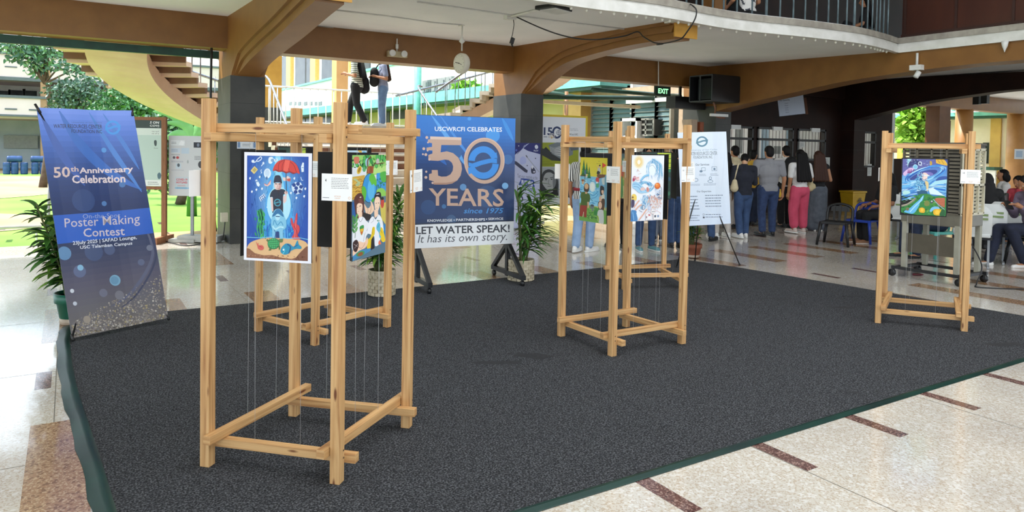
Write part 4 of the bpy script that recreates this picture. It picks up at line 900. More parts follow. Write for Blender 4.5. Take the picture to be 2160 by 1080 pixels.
def art_earth(A):
    # box 100,72 - 470,1040 of the close view
    A.rect(100,60,480,1060,(220,224,226))
    A.poly([(100,72),(470,72),(470,260),(100,270)], (150,206,110)); A.poly([(100,150),(160,140),(250,190),(250,262),(100,268)], (222,226,232)); A.poly([(320,200),(470,180),(470,262),(320,250)], (180,220,130))
    for _ in range(70):
        x, y = rn.uniform(105,465), rn.uniform(76,190); A.ell(x, y, rn.uniform(9,18), rn.uniform(5,10), rn.choice([(60,150,70),(110,190,80),(28,104,50),(150,210,110)]), rn.uniform(0,180), 10, same=True)
    for _ in range(14):
        x, y = rn.uniform(140,450), rn.uniform(80,180); A.ell(x, y, 17, 34, (24,84,44), rn.uniform(-40,40)); A.ell(x, y, 14, 30, rn.choice([(80,180,90),(50,150,70)]), 0)
    A.blob([(118,92),(165,90),(168,140),(140,152),(120,135)], (206,120,96)); A.ell(255,140,22,40,(150,190,200)); A.ell(372,136,20,30,(190,180,176)); A.curve([(262,185),(262,120),(300,90)],12,(110,60,40)); A.curve([(320,190),(340,150),(360,160),(450,150)],8,(110,60,40))
    A.poly([(250,246),(258,190),(280,176),(310,178),(326,190),(322,246)], (150,80,44)); A.line([(270,240),(274,190)],5,(206,120,70)); A.line([(298,240),(296,186)],5,(96,44,24)); A.ell(172,210,22,38,(226,190,64),20); A.ell(172,208,12,26,(160,120,30),20); A.ell(224,205,18,24,(90,170,110))
    A.poly([(100,272),(230,258),(230,480),(100,480)], (206,164,66))
    for k in range(34): x, y = rn.uniform(104,225), rn.uniform(285,475); A.curve([(x-22,y+6),(x,y-6),(x+22,y+4)], 5, rn.choice([(150,104,30),(230,190,90),(120,80,24)]))
    for _ in range(6): x, y = rn.uniform(110,170), rn.uniform(275,360); A.ell(x, y, 18, 8, (180,200,150), rn.uniform(-30,30), same=True)
    A.poly([(360,250),(470,240),(470,480),(360,470)], (64,150,214))
    for _ in range(30): A.ell(rn.uniform(365,468), rn.uniform(250,470), rn.uniform(6,16), rn.uniform(6,14), rn.choice([(110,196,236),(40,120,200),(60,170,110),(90,190,90)]), rn.uniform(0,90), 9, same=True)
    A.blob([(400,250),(470,240),(470,330),(430,340),(405,300)], (80,176,76)); A.blob([(360,420),(420,396),(470,440),(470,520),(400,500)], (140,200,90))
    A.rect(100,478,480,1060,(90,120,140)); A.poly([(100,500),(170,480),(180,640),(100,640)], (40,96,160)); A.poly([(400,560),(470,540),(470,760),(420,700)], (206,190,90)); A.rect(440,760,470,940,(40,130,190)); A.ell(430,545,20,50,(196,70,60)); A.ell(430,500,16,16,(40,40,36))
    # earth
    A.ell(284,386,80,142,(30,60,90)); A.ell(284,386,75,136,(52,148,212)); A.ell(300,400,40,100,(90,180,226)); A.blob([(286,262),(320,250),(346,290),(362,340),(350,372),(326,350),(310,360),(292,330),(276,300)], (96,186,60)); A.blob([(200,372),(226,364),(246,400),(248,440),(236,490),(222,505),(204,440)], (92,180,58)); A.blob([(306,500),(330,480),(336,510),(312,524)], (80,170,60))
    A.blob([(225,530),(250,560),(275,575),(300,540),(290,505),(320,540),(335,600),(290,640),(250,630)], (238,202,172)); A.curve([(262,625),(268,590),(250,560)],3,(120,70,56)); A.curve([(285,630),(300,590),(300,550)],3,(120,70,56)); A.poly([(205,600),(300,640),(300,690),(210,690)], (40,36,40))
    # girl
    A.blob([(120,500),(128,455),(160,425),(195,430),(220,470),(226,540),(216,620),(190,650),(150,655),(136,600)], (88,48,44)); A.blob([(148,560),(150,530),(170,515),(205,530),(206,580),(188,620),(166,626),(150,600)], (244,212,186)); A.line([(176,545),(192,541)],6,(40,24,24)); A.line([(152,552),(160,550)],5,(40,24,24)); A.line([(160,588),(170,592)],3,(160,90,80)); A.poly([(165,615),(205,600),(206,660),(172,670)], (244,208,180)); A.poly([(160,480),(190,470),(212,520),(176,512)], (120,70,62)); A.ell(186,462,10,5,(236,220,214))
    A.blob([(105,840),(108,740),(130,690),(165,655),(215,648),(250,690),(275,720),(280,800),(250,840),(236,930),(160,960),(108,930)], (236,238,244)); A.curve([(165,655),(190,690),(218,650)],3,(70,70,80)); A.curve([(240,800),(226,850),(222,880)],3,(120,124,140)); A.curve([(276,730),(256,790)],3,(120,124,140))
    A.blob([(182,735),(222,728),(222,775),(202,818),(184,780)], (60,150,80)); A.poly([(184,760),(222,756),(218,785),(202,818),(188,790)], (230,180,60)); A.poly([(190,785),(214,782),(202,818)], (206,90,50))
    # boy
    A.blob([(334,500),(342,455),(375,430),(405,440),(414,470),(412,520),(398,490),(366,474),(346,490),(342,530)], (30,28,34)); A.ell(374,452,20,4,(210,214,220)); A.blob([(338,520),(346,490),(366,476),(396,490),(402,540),(390,590),(372,622),(350,600),(340,560)], (244,212,186)); A.line([(352,540),(364,537)],6,(30,24,24)); A.line([(378,538),(392,540)],6,(30,24,24)); A.line([(356,584),(372,588)],3,(160,80,70)); A.poly([(335,600),(378,600),(382,660),(340,680)], (244,206,178))
    A.blob([(262,800),(280,700),(320,660),(352,690),(382,650),(420,690),(440,760),(446,840),(412,880),(400,940),(350,950),(340,860),(300,830)], (238,240,246)); A.curve([(335,650),(350,692),(384,654)],3,(70,70,80)); A.curve([(300,720),(330,700),(322,680)],3,(120,124,140))
    A.blob([(262,955),(262,880),(300,850),(318,770),(342,768),(344,830),(322,870),(300,975)], (232,200,40)); A.curve([(322,775),(318,830)],3,(150,120,20)); A.blob([(396,850),(398,800),(420,782),(440,810),(466,900),(462,930),(430,925)], (236,204,44)); A.curve([(405,800),(430,840)],3,(150,120,20))
    A.blob([(364,790),(366,750),(390,722),(404,750),(410,800),(400,840),(420,880),(400,880),(390,830)], (96,186,214)); A.line([(376,780),(400,745)],4,(40,120,160)); A.curve([(386,720),(370,706),(404,716)],5,(40,140,90))
    A.poly([(300,980),(306,880),(330,850),(342,950),(344,970)], (34,32,38)); A.blob([(388,920),(402,905),(412,925),(420,945),(390,945)], (232,120,90))
    A.blob([(112,940),(150,880),(180,870),(230,890),(262,850),(270,900),(240,945),(170,960),(120,1010)], (244,204,176)); A.curve([(150,900),(200,940),(240,900)],3,(150,90,70)); A.blob([(112,870),(150,850),(172,900),(150,960),(118,940)], (58,36,36)); A.line([(122,885),(160,915)],3,(200,190,190)); A.line([(128,925),(162,890)],3,(200,190,190))
    A.poly([(100,1000),(180,955),(300,960),(300,985),(100,1050)], (70,140,190)); A.ell(190,988,45,24,(70,150,90)); A.ell(190,992,28,18,(150,90,50)); A.poly([(100,1000),(112,1000),(108,1050),(100,1050)], (40,40,44))
    A.curve([(132,830),(136,760),(124,660)],5,(56,110,60))
    for y in (640,680,720,760): A.ell(116,y,10,26,(70,140,70),-25); A.ell(146,y-6,10,26,(100,170,90),25)
def art_river(A):
    # box 150,100 - 555,985
    A.grad(140,90,560,1000,[(206,190,40),(214,198,80),(206,200,140)],18); A.grad(140,360,560,760,[(120,180,206),(110,184,220),(140,200,226)],12); A.poly([(140,740),(330,760),(560,800),(560,1000),(140,1000)], (104,160,70)); A.poly([(430,360),(560,360),(560,760),(450,740)], (120,170,200))
    for _ in range(50): A.ell(rn.uniform(160,440), rn.uniform(390,740), rn.uniform(14,34), rn.uniform(4,9), rn.choice([(150,210,230),(90,160,206),(180,220,230),(70,140,190)]), rn.uniform(-30,30), 10, same=True)
    A.ell(342,500,46,70,(206,220,220)); A.ell(342,500,30,50,(224,230,224)); A.curve([(300,590),(350,620),(410,580),(420,540)],8,(60,130,180)); A.curve([(330,660),(390,640),(430,590)],8,(70,140,190))
    for x, y, h_ in ((205,350,200),(250,330,150),(290,385,150)):
        for k in range(5): yy = y-h_*k/5.6; wd = (1-k/6)*h_*.2; A.poly([(x-wd,yy),(x+wd,yy),(x,yy-h_*.42)], (44,120,54) if k % 2 else (28,96,44))
    A.poly([(155,352),(262,348),(262,362),(155,366)], (70,50,40)); A.line([(226,360),(226,450)],8,(60,44,36)); A.blob([(216,300),(224,268),(240,290),(238,330),(218,330)], (70,100,140)); A.poly([(238,330),(256,330),(258,378),(240,380)], (206,190,160)); A.poly([(172,410),(212,404),(216,430),(176,436)], (140,80,40)); A.poly([(178,436),(214,430),(208,474),(182,474)], (196,160,120))
    A.poly([(404,350),(412,322),(540,322),(535,350),(440,380)], (110,70,48)); A.line([(484,330),(484,165)],5,(90,70,40)); A.poly([(486,165),(542,195),(486,235)], (214,64,44)); A.blob([(414,280),(418,240),(438,232),(462,262),(466,300),(430,300)], (176,176,166)); A.ell(444,212,14,18,(206,170,140)); A.ell(446,203,13,11,(40,34,30)); A.line([(424,246),(400,205)],7,(206,170,140)); A.blob([(404,300),(420,276),(448,290),(446,318),(408,320)], (40,38,44))
    for x, y in ((436,148),(412,182),(450,178)): A.curve([(x-16,y-5),(x,y),(x+14,y-6)],4,(120,110,50))
    A.blob([(390,400),(402,366),(436,376),(440,420),(420,440),(400,430)], (196,66,60)); A.poly([(392,460),(440,440),(440,500),(404,510)], (80,160,110)); A.poly([(400,425),(424,425),(420,445),(402,445)], (230,230,230))
    for q, c in (([(480,380),(530,370),(530,440),(500,460),(485,430)],(190,200,196)),([(462,480),(512,490),(515,560),(490,600),(462,590)],(40,36,40)),([(478,540),(508,536),(508,580),(486,580)],(220,180,150)),([(448,640),(470,610),(482,640),(478,690),(452,690)],(214,170,140)),([(484,600),(520,590),(520,660),(484,660)],(210,206,190)),([(484,660),(530,660),(520,790),(486,790)],(80,54,36)),([(520,380),(550,360),(550,760),(535,760)],(100,150,170))): A.blob(q, c)
    A.blob([(318,760),(345,740),(374,760),(366,830),(326,830)], (110,116,124)); A.ell(346,756,28,14,(60,70,80))
    for _ in range(60): A.ell(rn.uniform(270,430), rn.uniform(800,940), rn.uniform(8,22), rn.uniform(3,8), rn.choice([(70,150,60),(40,110,50),(120,180,80),(160,200,120)]), rn.uniform(-60,60), 8, same=True)
    for x in (390,412,436): A.poly([(x-18,880),(x+18,880),(x,760)], (50,130,60))
    # man seen from the back
    A.blob([(162,650),(176,596),(214,580),(262,584),(300,606),(312,640),(304,710),(270,716),(266,780),(170,786),(176,690)], (66,94,30)); A.blob([(216,560),(216,500),(236,462),(268,458),(292,480),(296,530),(280,575),(246,582)], (60,44,34)); A.ell(254,500,30,40,(206,164,124)); A.poly([(236,575),(264,578),(268,604),(234,604)], (206,164,124)); A.poly([(162,770),(268,766),(262,930),(226,934),(218,860),(196,930),(150,924)], (146,44,34)); A.line([(218,860),(206,930)],10,(206,190,160)); A.poly([(270,716),(296,712),(300,790),(276,800)], (206,164,124)); A.line([(304,655),(350,692)],6,(50,44,40)); A.poly([(150,576),(180,582),(176,600),(152,590)], (70,76,60))
    # front right figure
    A.blob([(430,740),(436,700),(460,684),(482,690),(492,730),(486,790),(462,800),(440,780)], (60,40,34)); A.ell(464,740,26,50,(224,184,156)); A.blob([(424,900),(430,830),(456,800),(500,800),(516,830),(516,990),(440,970)], (196,200,196)); A.blob([(424,900),(436,880),(452,940),(440,970)], (150,180,60))
def art_blue(A):
    # box 95,110 - 607,975
    A.rect(90,100,615,985,(236,238,244))
    for k in range(10): f = k/9; A.ell(206, 200, 70*(1-f)+18, 74*(1-f)+22, tuple(lerp(a, b, f) for a, b in zip((238,236,226),(240,200,110))))
    for k in range(16): t = 2*math.pi*k/16; A.line([(206+34*math.cos(t),200+40*math.sin(t)),(206+62*math.cos(t),200+70*math.sin(t))],7,(236,206,140))
    A.ell(206,200,24,30,(252,246,226))
    bl = [(120,180,220),(150,204,232),(90,160,206),(178,220,238),(70,140,190)]
    for k in range(46):
        t = k/45; x0 = lerp(330,560,t); A.curve([(430+rn.uniform(-30,40),155+rn.uniform(-8,14)),(lerp(340,560,t)+rn.uniform(-12,12),230+rn.uniform(-14,20)),(lerp(325,570,t)+rn.uniform(-16,16),320),(lerp(350,560,t)+rn.uniform(-24,24),rn.uniform(370,450))], rn.uniform(3,7), rn.choice(bl), taper=True)
    A.blob([(372,330),(370,270),(392,230),(430,218),(464,240),(474,290),(466,345),(440,380),(402,376)], (232,240,246)); A.curve([(378,260),(420,240),(470,290),(478,330)],4,(90,130,170))
    for _ in range(40): x, y = rn.uniform(500,600), rn.uniform(230,440); A.curve([(x,y),(x-14,y+24),(x+6,y+50)], 3, rn.choice(bl[:4]), taper=True)
    for k in range(80):
        t = rn.uniform(0, 1); a = R_(rn.uniform(150, 420)); cx, cy = 300, 530; rx, ry = rn.uniform(70,150), rn.uniform(40,80)
        A.curve([(cx+rx*math.cos(a),cy+ry*math.sin(a)),(cx+rx*math.cos(a+.35),cy+ry*math.sin(a+.35)),(cx+rx*math.cos(a+.7),cy+ry*math.sin(a+.7))], rn.uniform(5,12), rn.choice(bl), taper=True)
    A.blob([(110,480),(150,455),(200,470),(250,500),(320,560),(340,590),(280,610),(210,600),(160,560),(115,530)], (160,204,232)); A.curve([(120,490),(190,490),(260,540),(330,580)],6,(80,140,190)); A.curve([(130,520),(200,530),(250,590)],5,(70,120,180)); A.curve([(235,450),(290,390),(370,370)],26,(140,196,228)); A.curve([(240,455),(300,400),(360,378)],6,(80,150,200))
    A.blob([(232,560),(260,530),(310,545),(300,570),(250,574)], (222,190,184)); A.blob([(330,545),(350,530),(376,560),(366,592),(336,590)], (214,150,140)); A.curve([(340,540),(352,580)],6,(150,90,90))
    for _ in range(70): x, y = rn.uniform(235,400), rn.uniform(620,790); A.curve([(x,y),(x+rn.uniform(-20,20),y+18),(x+rn.uniform(-10,10),y+36)], rn.uniform(4,8), rn.choice(bl), taper=True)
    for _ in range(110): x, y = rn.uniform(350,585), rn.uniform(650,800); A.curve([(x,y),(x+rn.uniform(-18,18),y-16),(x+rn.uniform(-16,16),y+12)], rn.uniform(3,6), rn.choice([(236,190,168),(226,160,136),(240,206,190),(206,130,110),(232,214,208)]), taper=True)
    for _ in range(40): x, y = rn.uniform(470,580), rn.uniform(560,690); A.curve([(x,y),(x+rn.uniform(-14,14),y+14)], rn.uniform(4,8), rn.choice([(110,160,210),(60,100,160),(150,190,226),(40,60,100)]))
    A.ell(502,516,45,42,(206,96,30)); A.ell(496,508,34,30,(232,130,52)); A.ell(488,498,15,12,(244,170,100)); A.curve([(545,520),(572,570),(572,680)],6,(50,60,90))
    A.curve([(115,420),(130,390),(150,392),(140,440)],8,(196,70,90)); A.blob([(110,425),(130,410),(140,440),(118,452)], (170,50,90)); A.poly([(150,400),(205,390),(210,440),(160,430)], (240,200,200)); A.line([(160,412),(205,402)],5,(150,80,90)); A.line([(180,300),(210,324)],6,(206,160,140)); A.line([(172,328),(190,290)],4,(170,120,100)); A.line([(190,360),(240,346)],4,(206,170,150))
    A.blob([(100,640),(120,618),(155,622),(176,655),(168,700),(110,690),(100,690)], (238,206,100)); A.ell(116,660,14,14,(120,80,50)); A.blob([(98,700),(130,690),(145,720),(136,780),(100,790)], (74,64,96)); A.blob([(96,840),(130,826),(180,850),(192,972),(96,975)], (70,130,186)); A.curve([(120,850),(140,960)],8,(140,190,226)); A.curve([(180,860),(215,970)],14,(220,232,240)); A.curve([(105,880),(112,960)],6,(40,80,140))
    for q in ([(140,790),(180,740),(220,700)],[(160,830),(210,780),(260,760)],[(215,965),(290,880),(340,820)],[(500,740),(505,690)]): A.curve(q, 16, (232,180,156)); A.curve([(x+5,y+5) for x, y in q], 4, (200,130,110))
    A.ring(284,798,24,28,6,(60,80,120)); A.line([(215,830),(270,860)],6,(70,90,140)); A.line([(360,780),(395,780),(395,830),(360,830)],5,(150,170,210)); A.rect(362,784,392,826,(206,216,236))
    for x0, y0, w_, h_ in ((325,885,90,80),(445,880,110,85),(410,835,60,50)):
        A.rect(x0,y0,x0+w_,y0+h_,(242,238,238)); A.line([(x0-8,y0+4),(x0+w_/2,y0-34),(x0+w_+8,y0+4)],5,(214,160,150)); A.line([(x0,y0),(x0,y0+h_),(x0+w_,y0+h_),(x0+w_,y0)],3,(200,150,140))
    A.line([(362,888),(398,914)],8,(196,40,50)); A.line([(364,914),(396,888)],8,(196,40,50)); A.rect(460,906,488,936,(70,80,96)); A.rect(506,906,536,936,(130,150,180)); A.rect(332,914,346,942,(150,100,110))
    for x in (425,445,462,490,520): A.ell(x,805,9,14,(236,210,200)); A.line([(x-6,798),(x+6,798)],5,(60,50,60))
    for x in (424,446): A.rect(x,850,x+10,864,(60,60,70))
def art_wave(A):
    # box 95,122 - 820,990
    A.grad(90,115,830,700,[(60,70,140),(90,140,206),(120,190,230),(60,130,206)],20)
    A.poly([(90,120),(640,120),(640,200),(420,260),(90,380)], (96,96,160)); A.poly([(170,122),(240,122),(215,180),(180,250)], (170,220,226)); A.blob([(190,250),(200,180),(250,140),(330,130),(380,170),(340,220),(260,230)], (48,52,110))
    for _ in range(40): x, y = rn.uniform(120,600), rn.uniform(130,260); A.curve([(x,y),(x+rn.uniform(10,50),y-rn.uniform(-10,14))], rn.uniform(4,9), rn.choice([(110,120,190),(70,70,140),(160,190,220),(200,210,230),(120,180,210)]), taper=True)
    A.ring(380,190,26,26,12,(210,224,236)); A.ell(380,190,10,10,(40,50,100)); A.ell(305,245,40,40,(120,190,220)); A.ring(305,245,34,34,6,(200,224,236)); A.blob([(540,150),(570,160),(572,205),(545,210)], (200,160,50)); A.poly([(630,122),(760,122),(818,190),(818,215),(720,200),(640,180)], (222,176,56)); A.line([(660,130),(700,180)],8,(170,120,30)); A.line([(720,128),(760,190)],8,(170,120,30)); A.line([(770,130),(808,180)],6,(240,210,120))
    A.blob([(110,350),(170,290),(230,260),(290,280),(200,340),(140,390)], (214,180,220))
    for x in (190,215,240,275): A.poly([(x-14,350),(x+14,340),(x+2,270)], (130,60,130))
    cw = [(70,150,220),(110,190,236),(40,110,196),(160,214,240),(204,232,246),(30,84,170)]
    for k in range(70):
        a0 = rn.uniform(0, 360); f = rn.uniform(.72, 1.0); cx, cy = 470, 355
        pts = []
        for j in range(6):
            a = R_(a0+j*14); x, y = 350*f*math.cos(a), 105*f*math.sin(a); th = R_(-18); pts.append((cx+x*math.cos(th)-y*math.sin(th), cy+x*math.sin(th)+y*math.cos(th)))
        A.curve(pts, rn.uniform(8,24), rn.choice(cw), 4, taper=True)
    A.blob([(220,440),(270,390),(380,330),(520,290),(640,285),(660,315),(600,360),(520,370),(380,400),(280,450)], (54,66,140)); A.blob([(330,400),(440,330),(540,320),(600,350),(540,380)], (120,110,180))
    for s_ in range(46): 
        y = rn.uniform(480,760); x = rn.uniform(95,330); A.curve([(x-60,y+20),(x,y),(x+60,y-10),(x+130,y-40)], rn.uniform(8,20), rn.choice(cw), 4, taper=True)
    for s_ in range(60):
        y = rn.uniform(380,680); A.curve([(520+rn.uniform(0,60),540+(y-540)*.25),(640,540+(y-540)*.7),(760,y),(815,y+rn.uniform(-10,30))], rn.uniform(8,18), rn.choice(cw), 4, taper=True)
    A.blob([(540,540),(620,470),(700,440),(815,430),(815,480),(700,500)], (170,220,232)); A.blob([(640,450),(700,390),(815,380),(815,420),(720,440)], (48,84,160)); A.blob([(110,640),(160,620),(230,630),(220,660),(130,680)], (180,224,220)); A.poly([(525,580),(600,560),(700,620),(790,680),(560,660)], (214,236,240))
    # woman in profile
    A.blob([(420,350),(460,330),(500,345),(520,370),(505,400),(508,420),(490,445),(450,460),(420,430)], (240,208,196)); A.curve([(440,380),(470,372),(510,380),(540,370)],14,(220,236,244)); A.blob([(470,470),(500,460),(526,490),(528,560),(520,620),(500,600),(490,540)], (226,200,140))
    for k in range(60): x, y = rn.gauss(400,38), rn.uniform(345,600); A.ring(x, y, rn.uniform(10,30), rn.uniform(10,30), 8, rn.choice([(40,110,160),(70,150,196),(24,70,130),(120,190,220),(180,220,236)]), rn.uniform(0,180), rn.uniform(200,330), 8)
    A.curve([(345,600),(440,625),(540,575),(620,555)],12,(206,232,240)); A.blob([(350,650),(400,610),(490,610),(520,680),(440,700)], (30,84,120))
    # land
    A.blob([(95,880),(180,830),(300,740),(360,680),(440,660),(540,660),(620,690),(815,700),(815,990),(95,960)], (44,128,56))
    for _ in range(110): x, y = rn.uniform(110,800), rn.uniform(690,970); A.ell(x, y, rn.uniform(10,34), rn.uniform(4,10), rn.choice([(70,160,60),(30,104,60),(110,190,80),(26,90,44),(150,206,100)]), rn.uniform(-40,20), 9, same=True)
    A.blob([(440,690),(460,690),(440,760),(400,800),(380,860),(300,970),(170,960),(150,940),(250,880),(300,830),(380,760)], (96,180,226)); A.curve([(440,700),(410,770),(330,850),(240,950)],14,(180,224,240)); A.blob([(560,920),(600,860),(690,850),(720,880),(640,890),(590,930)], (120,190,230))
    A.curve([(95,860),(180,840),(280,780),(330,730)],26,(140,130,110)); A.curve([(110,850),(200,820),(300,750)],8,(196,190,170)); A.poly([(630,740),(660,716),(800,710),(800,860),(700,810)], (170,84,56))
    for k in range(6): A.curve([(650+k*8,730+k*22),(720,720+k*24),(800,730+k*22)],5,(220,140,96))
    A.curve([(610,735),(700,820),(800,890)],12,(150,170,180)); A.blob([(470,830),(476,780),(510,760),(550,780),(552,830),(510,848)], (120,130,60)); A.ell(590,778,24,24,(60,70,80)); A.ell(590,770,14,12,(190,200,190)); A.ell(200,906,28,26,(120,110,70))
    A.blob([(396,940),(392,890),(440,870),(482,895),(480,945),(440,955)], (226,172,30)); A.ell(438,910,24,26,(240,196,60)); A.blob([(630,970),(620,910),(670,884),(740,895),(748,970),(690,985)], (230,176,30)); A.ell(685,935,36,34,(244,200,60)); A.blob([(720,975),(760,890),(800,900),(800,985)], (30,90,44))
def art_generic(seed):
    def f(A):
        r = random.Random(seed); x0, y0, x1, y1 = A.b
        pal = [[(40,110,170),(90,170,210),(200,220,230),(60,140,90),(220,180,80)],[(190,200,70),(70,150,80),(30,90,110),(230,220,150),(200,90,60)],[(20,60,120),(60,130,180),(130,190,200),(230,200,160),(150,70,60)]][seed % 3]
        A.grad(x0, y0, x1, y1, [pal[2], pal[0], pal[1]], 16); W, H = x1-x0, y1-y0
        A.blob([(x0, y0+H*.7), (x0+W*.3, y0+H*.62), (x0+W*.7, y0+H*.72), (x1, y0+H*.64), (x1, y1), (x0, y1)], pal[3])
        for _ in range(40): A.ell(x0+W*r.random(), y0+H*r.random(), W*r.uniform(.02,.1), H*r.uniform(.01,.05), r.choice(pal), r.uniform(0,180), 10)
        A.ell(x0+W*.5, y0+H*.42, W*.24, H*.16, pal[4]); A.blob([(x0+W*.35,y1-H*.05),(x0+W*.4,y0+H*.55),(x0+W*.6,y0+H*.55),(x0+W*.66,y1-H*.05)], pal[1])
    return f
def art_leafy(A):
    x0, y0, x1, y1 = A.b; A.rect(x0,y0,x1,y1,(30,64,52)); W, H = x1-x0, y1-y0
    A.rect(x0+W*.55,y0,x1,y0+H*.38,(190,206,60)); 
    for k in range(4): A.line([(x0+W*.55,y0+H*(.06+.09*k)),(x1,y0+H*(.02+.1*k))],W*.02,(60,110,40))
    A.rect(x0+W*.5,y0+H*.35,x1,y0+H*.42,(40,120,80))
    for k in range(20): A.ell(x0+W*rn.random(), y0+H*rn.uniform(.45,1), W*.06, H*.05, rn.choice([(50,110,80),(90,150,100),(40,80,96)]), rn.uniform(0,180))
PAINT_SET = {
 'A': [('painting_number_four', art_city, (78,74,699,1003), .362, .527, 'poster painting of a man under a red umbrella above sea creatures'),
       (None, art_earth, (100,72,470,1040), .34, .525, 'poster painting of two young people holding up the earth'), None, None],
 'B': [(None, art_leafy, (0,0,100,150), .34, .52, None), None, None, None],
 'C': [(None, art_river, (150,100,555,985), .34, .52, 'painting of a green-shirted man facing a river on the middle frame'),
       (None, art_blue, (95,110,607,975), .34, .52, 'pale drawing of a blue-haired water woman with an orange ball'), None, None],
 'D': [None, (None, art_leafy, (0,0,100,150), .36, .52, None), None, None],
 'E': [(None, art_wave, (95,122,820,990), .36, .515, 'swirling blue painting of a wave-haired woman above green land'), None, None, None]}
SIDE = ['front', 'right', 'back', 'left']
HINT = {'A': ['', '', 'black back of a hung painting behind the number four card', 'black back of a hung painting just left of the umbrella painting'],
        'B': ['yellow-green painting mostly hidden behind the umbrella painting', 'right-hand painting on the frame behind the nearest one', 'black painting back at the far side of the frame behind the nearest', 'left painting back on the frame behind the nearest one'],
        'C': ['', '', 'black painting back right of the pale blue drawing', 'black painting back behind the green-shirt river painting'],
        'D': ['left painting on the farthest frame', 'painting with a yellow leaf edge showing behind the pale drawing', 'black painting back on the far side of the farthest frame', 'black painting back on the left of the farthest frame'],
        'E': ['', 'edge-on painting on the right side of the right-hand frame', 'black board directly behind the swirling wave painting', 'edge-on painting back on the left side of the right-hand frame']}
sd_ = 0
for k, P in FRAMES.items():
    V3 = [Vector((*p, 0)) for p in P]; cen = sum(V3, Vector())/4
    for i in range(4):
        a, b_ = V3[i], V3[(i+1) % 4]; mid = (a+b_)/2; d = (b_-a).normalized(); nout = Vector((d.y, -d.x, 0))
        if nout.dot(mid-cen) < 0: nout = -nout
        spec = PAINT_SET[k][i]; sd_ += 1
        if k == 'E' and i in (1, 3): continue
        if spec is None: spec = (None, art_generic(sd_), (0,0,100,150), .34, .515, None)
        _, fn, box, w_, h_, lab = spec
        lab = lab or HINT[k][i]; r = Vector((0,0,1)).cross(nout)
        if k == 'E' and i == 0: mid = mid + d*.0
        org = mid - nout*.047 + Vector((0,0,1.03+rn.uniform(-.012,.012)))
        if k == 'C' and i == 0: org.z = 1.0
        t = thing('hanging_painting', lab, 'painting', org, group='contest paintings on the pine frames')
        M = frame_matrix(org, r); t.matrix_world = Matrix.Translation(org) @ M.to_3x3().to_4x4()
        ex = .012 if lab in HINT[k] else (.008 if k == 'E' else -.002); MB().box((0,.006,h_/2), (w_+2*ex, .005, h_+2*ex)).build('mount_board', BOARD, t)
        A = Art(w_, h_, box); fn(A); A.build('artwork', t)
        for sx in (-.34, .34):
            x = sx*w_; MB().tube([(x,.006,h_-.01), (x,.004,1.645-org.z)], .0008, 4).build('hanging_line', LINE, t); MB().tube([(x,.006,.01), (x+.004,.004,.13-org.z)], .0008, 4).build('hanging_line', LINE, t)
# caption cards on the posts
def card_art(A, num, plain=False):
    A.rect(0,0,100,82,(240,240,238))
    if plain: return
    A.text(num, 11, 16, 16+4*(len(num)-1), 25, (40,40,44), .01); A.lines(32, 11, 92, 46, 7, (120,120,122), .12, .3); A.lines(4, 70, 28, 76, 1, (90,96,110)); A.text('ARTWORK', 42, 66, 64, 70, (206,140,90)); A.text('CONTEST', 44, 72, 62, 76, (206,140,90)); A.ring(92,72,3.4,3.4,1.2,(220,170,130))
NUM = {'A': ['4','1','2','3'], 'B': ['8','6','7','5'], 'C': ['9','10','11','12'], 'D': ['14','13','15','16'], 'E': ['18','17','19','20']}
CW = {'A': ['white caption card numbered 4 on the nearest post', 'tilted white caption card on the right post of the nearest frame', 'caption card facing away on the rear post of the nearest frame', 'blank back of a caption card left of the nearest left post'],
      'B': ['grey-looking caption card just right of the umbrella painting', 'white caption card peeking out right of the earth painting', 'caption card on the rear post of the frame behind the nearest', 'caption card on the left post of the frame behind the nearest'],
      'C': ['caption card right of the green-shirt river painting', 'white caption card overlapping the services banner', 'caption card on the rear right post of the middle frame', 'blank caption card over the portrait poster, middle frame left post'],
      'D': ['narrow grey caption card left of the pale blue drawing', 'caption card on the right post of the farthest frame', 'caption card on the rear right post of the farthest frame', 'caption card on the left post of the farthest frame'],
      'E': ['white caption card in front of the grey air cooler', 'caption card on the rear right post by the air cooler', 'caption card on the rear left post by the air cooler', 'blank white card back on the left post of the right-hand frame']}
for k, P in FRAMES.items():
    V3 = [Vector((*p, 0)) for p in P]; cen = sum(V3, Vector())/4
    for i in range(4):
        a, b_ = V3[i], V3[(i+1) % 4]; d = (b_-a).normalized(); nout = Vector((d.y, -d.x, 0))
        if nout.dot((a+b_)/2-cen) < 0: nout = -nout
        if k == 'E' and i in (1, 2): continue
        r = Vector((0,0,1)).cross(nout); org = b_ + nout*.0285 + Vector((0,0,1.335))
        if k == 'A' and i == 1: org += r*.03
        if k == 'A' and i == 3: org -= r*-.02
        t = thing('caption_card', CW[k][i], 'card', org, group='white caption cards on the posts')
        t.matrix_world = frame_matrix(org, r + Vector((0,0,.035 if (k, i) == ('A', 1) else rn.uniform(-.015,.015))))
        MB().box((0,.0012,.0625), (.152,.0016,.125)).build('card_sheet', mat('card_white', (238,238,236), (232,232,230)), t)
        A = Art(.152, .125, (0,0,100,82)); card_art(A, NUM[k][i], False); A.build('card_print', t)
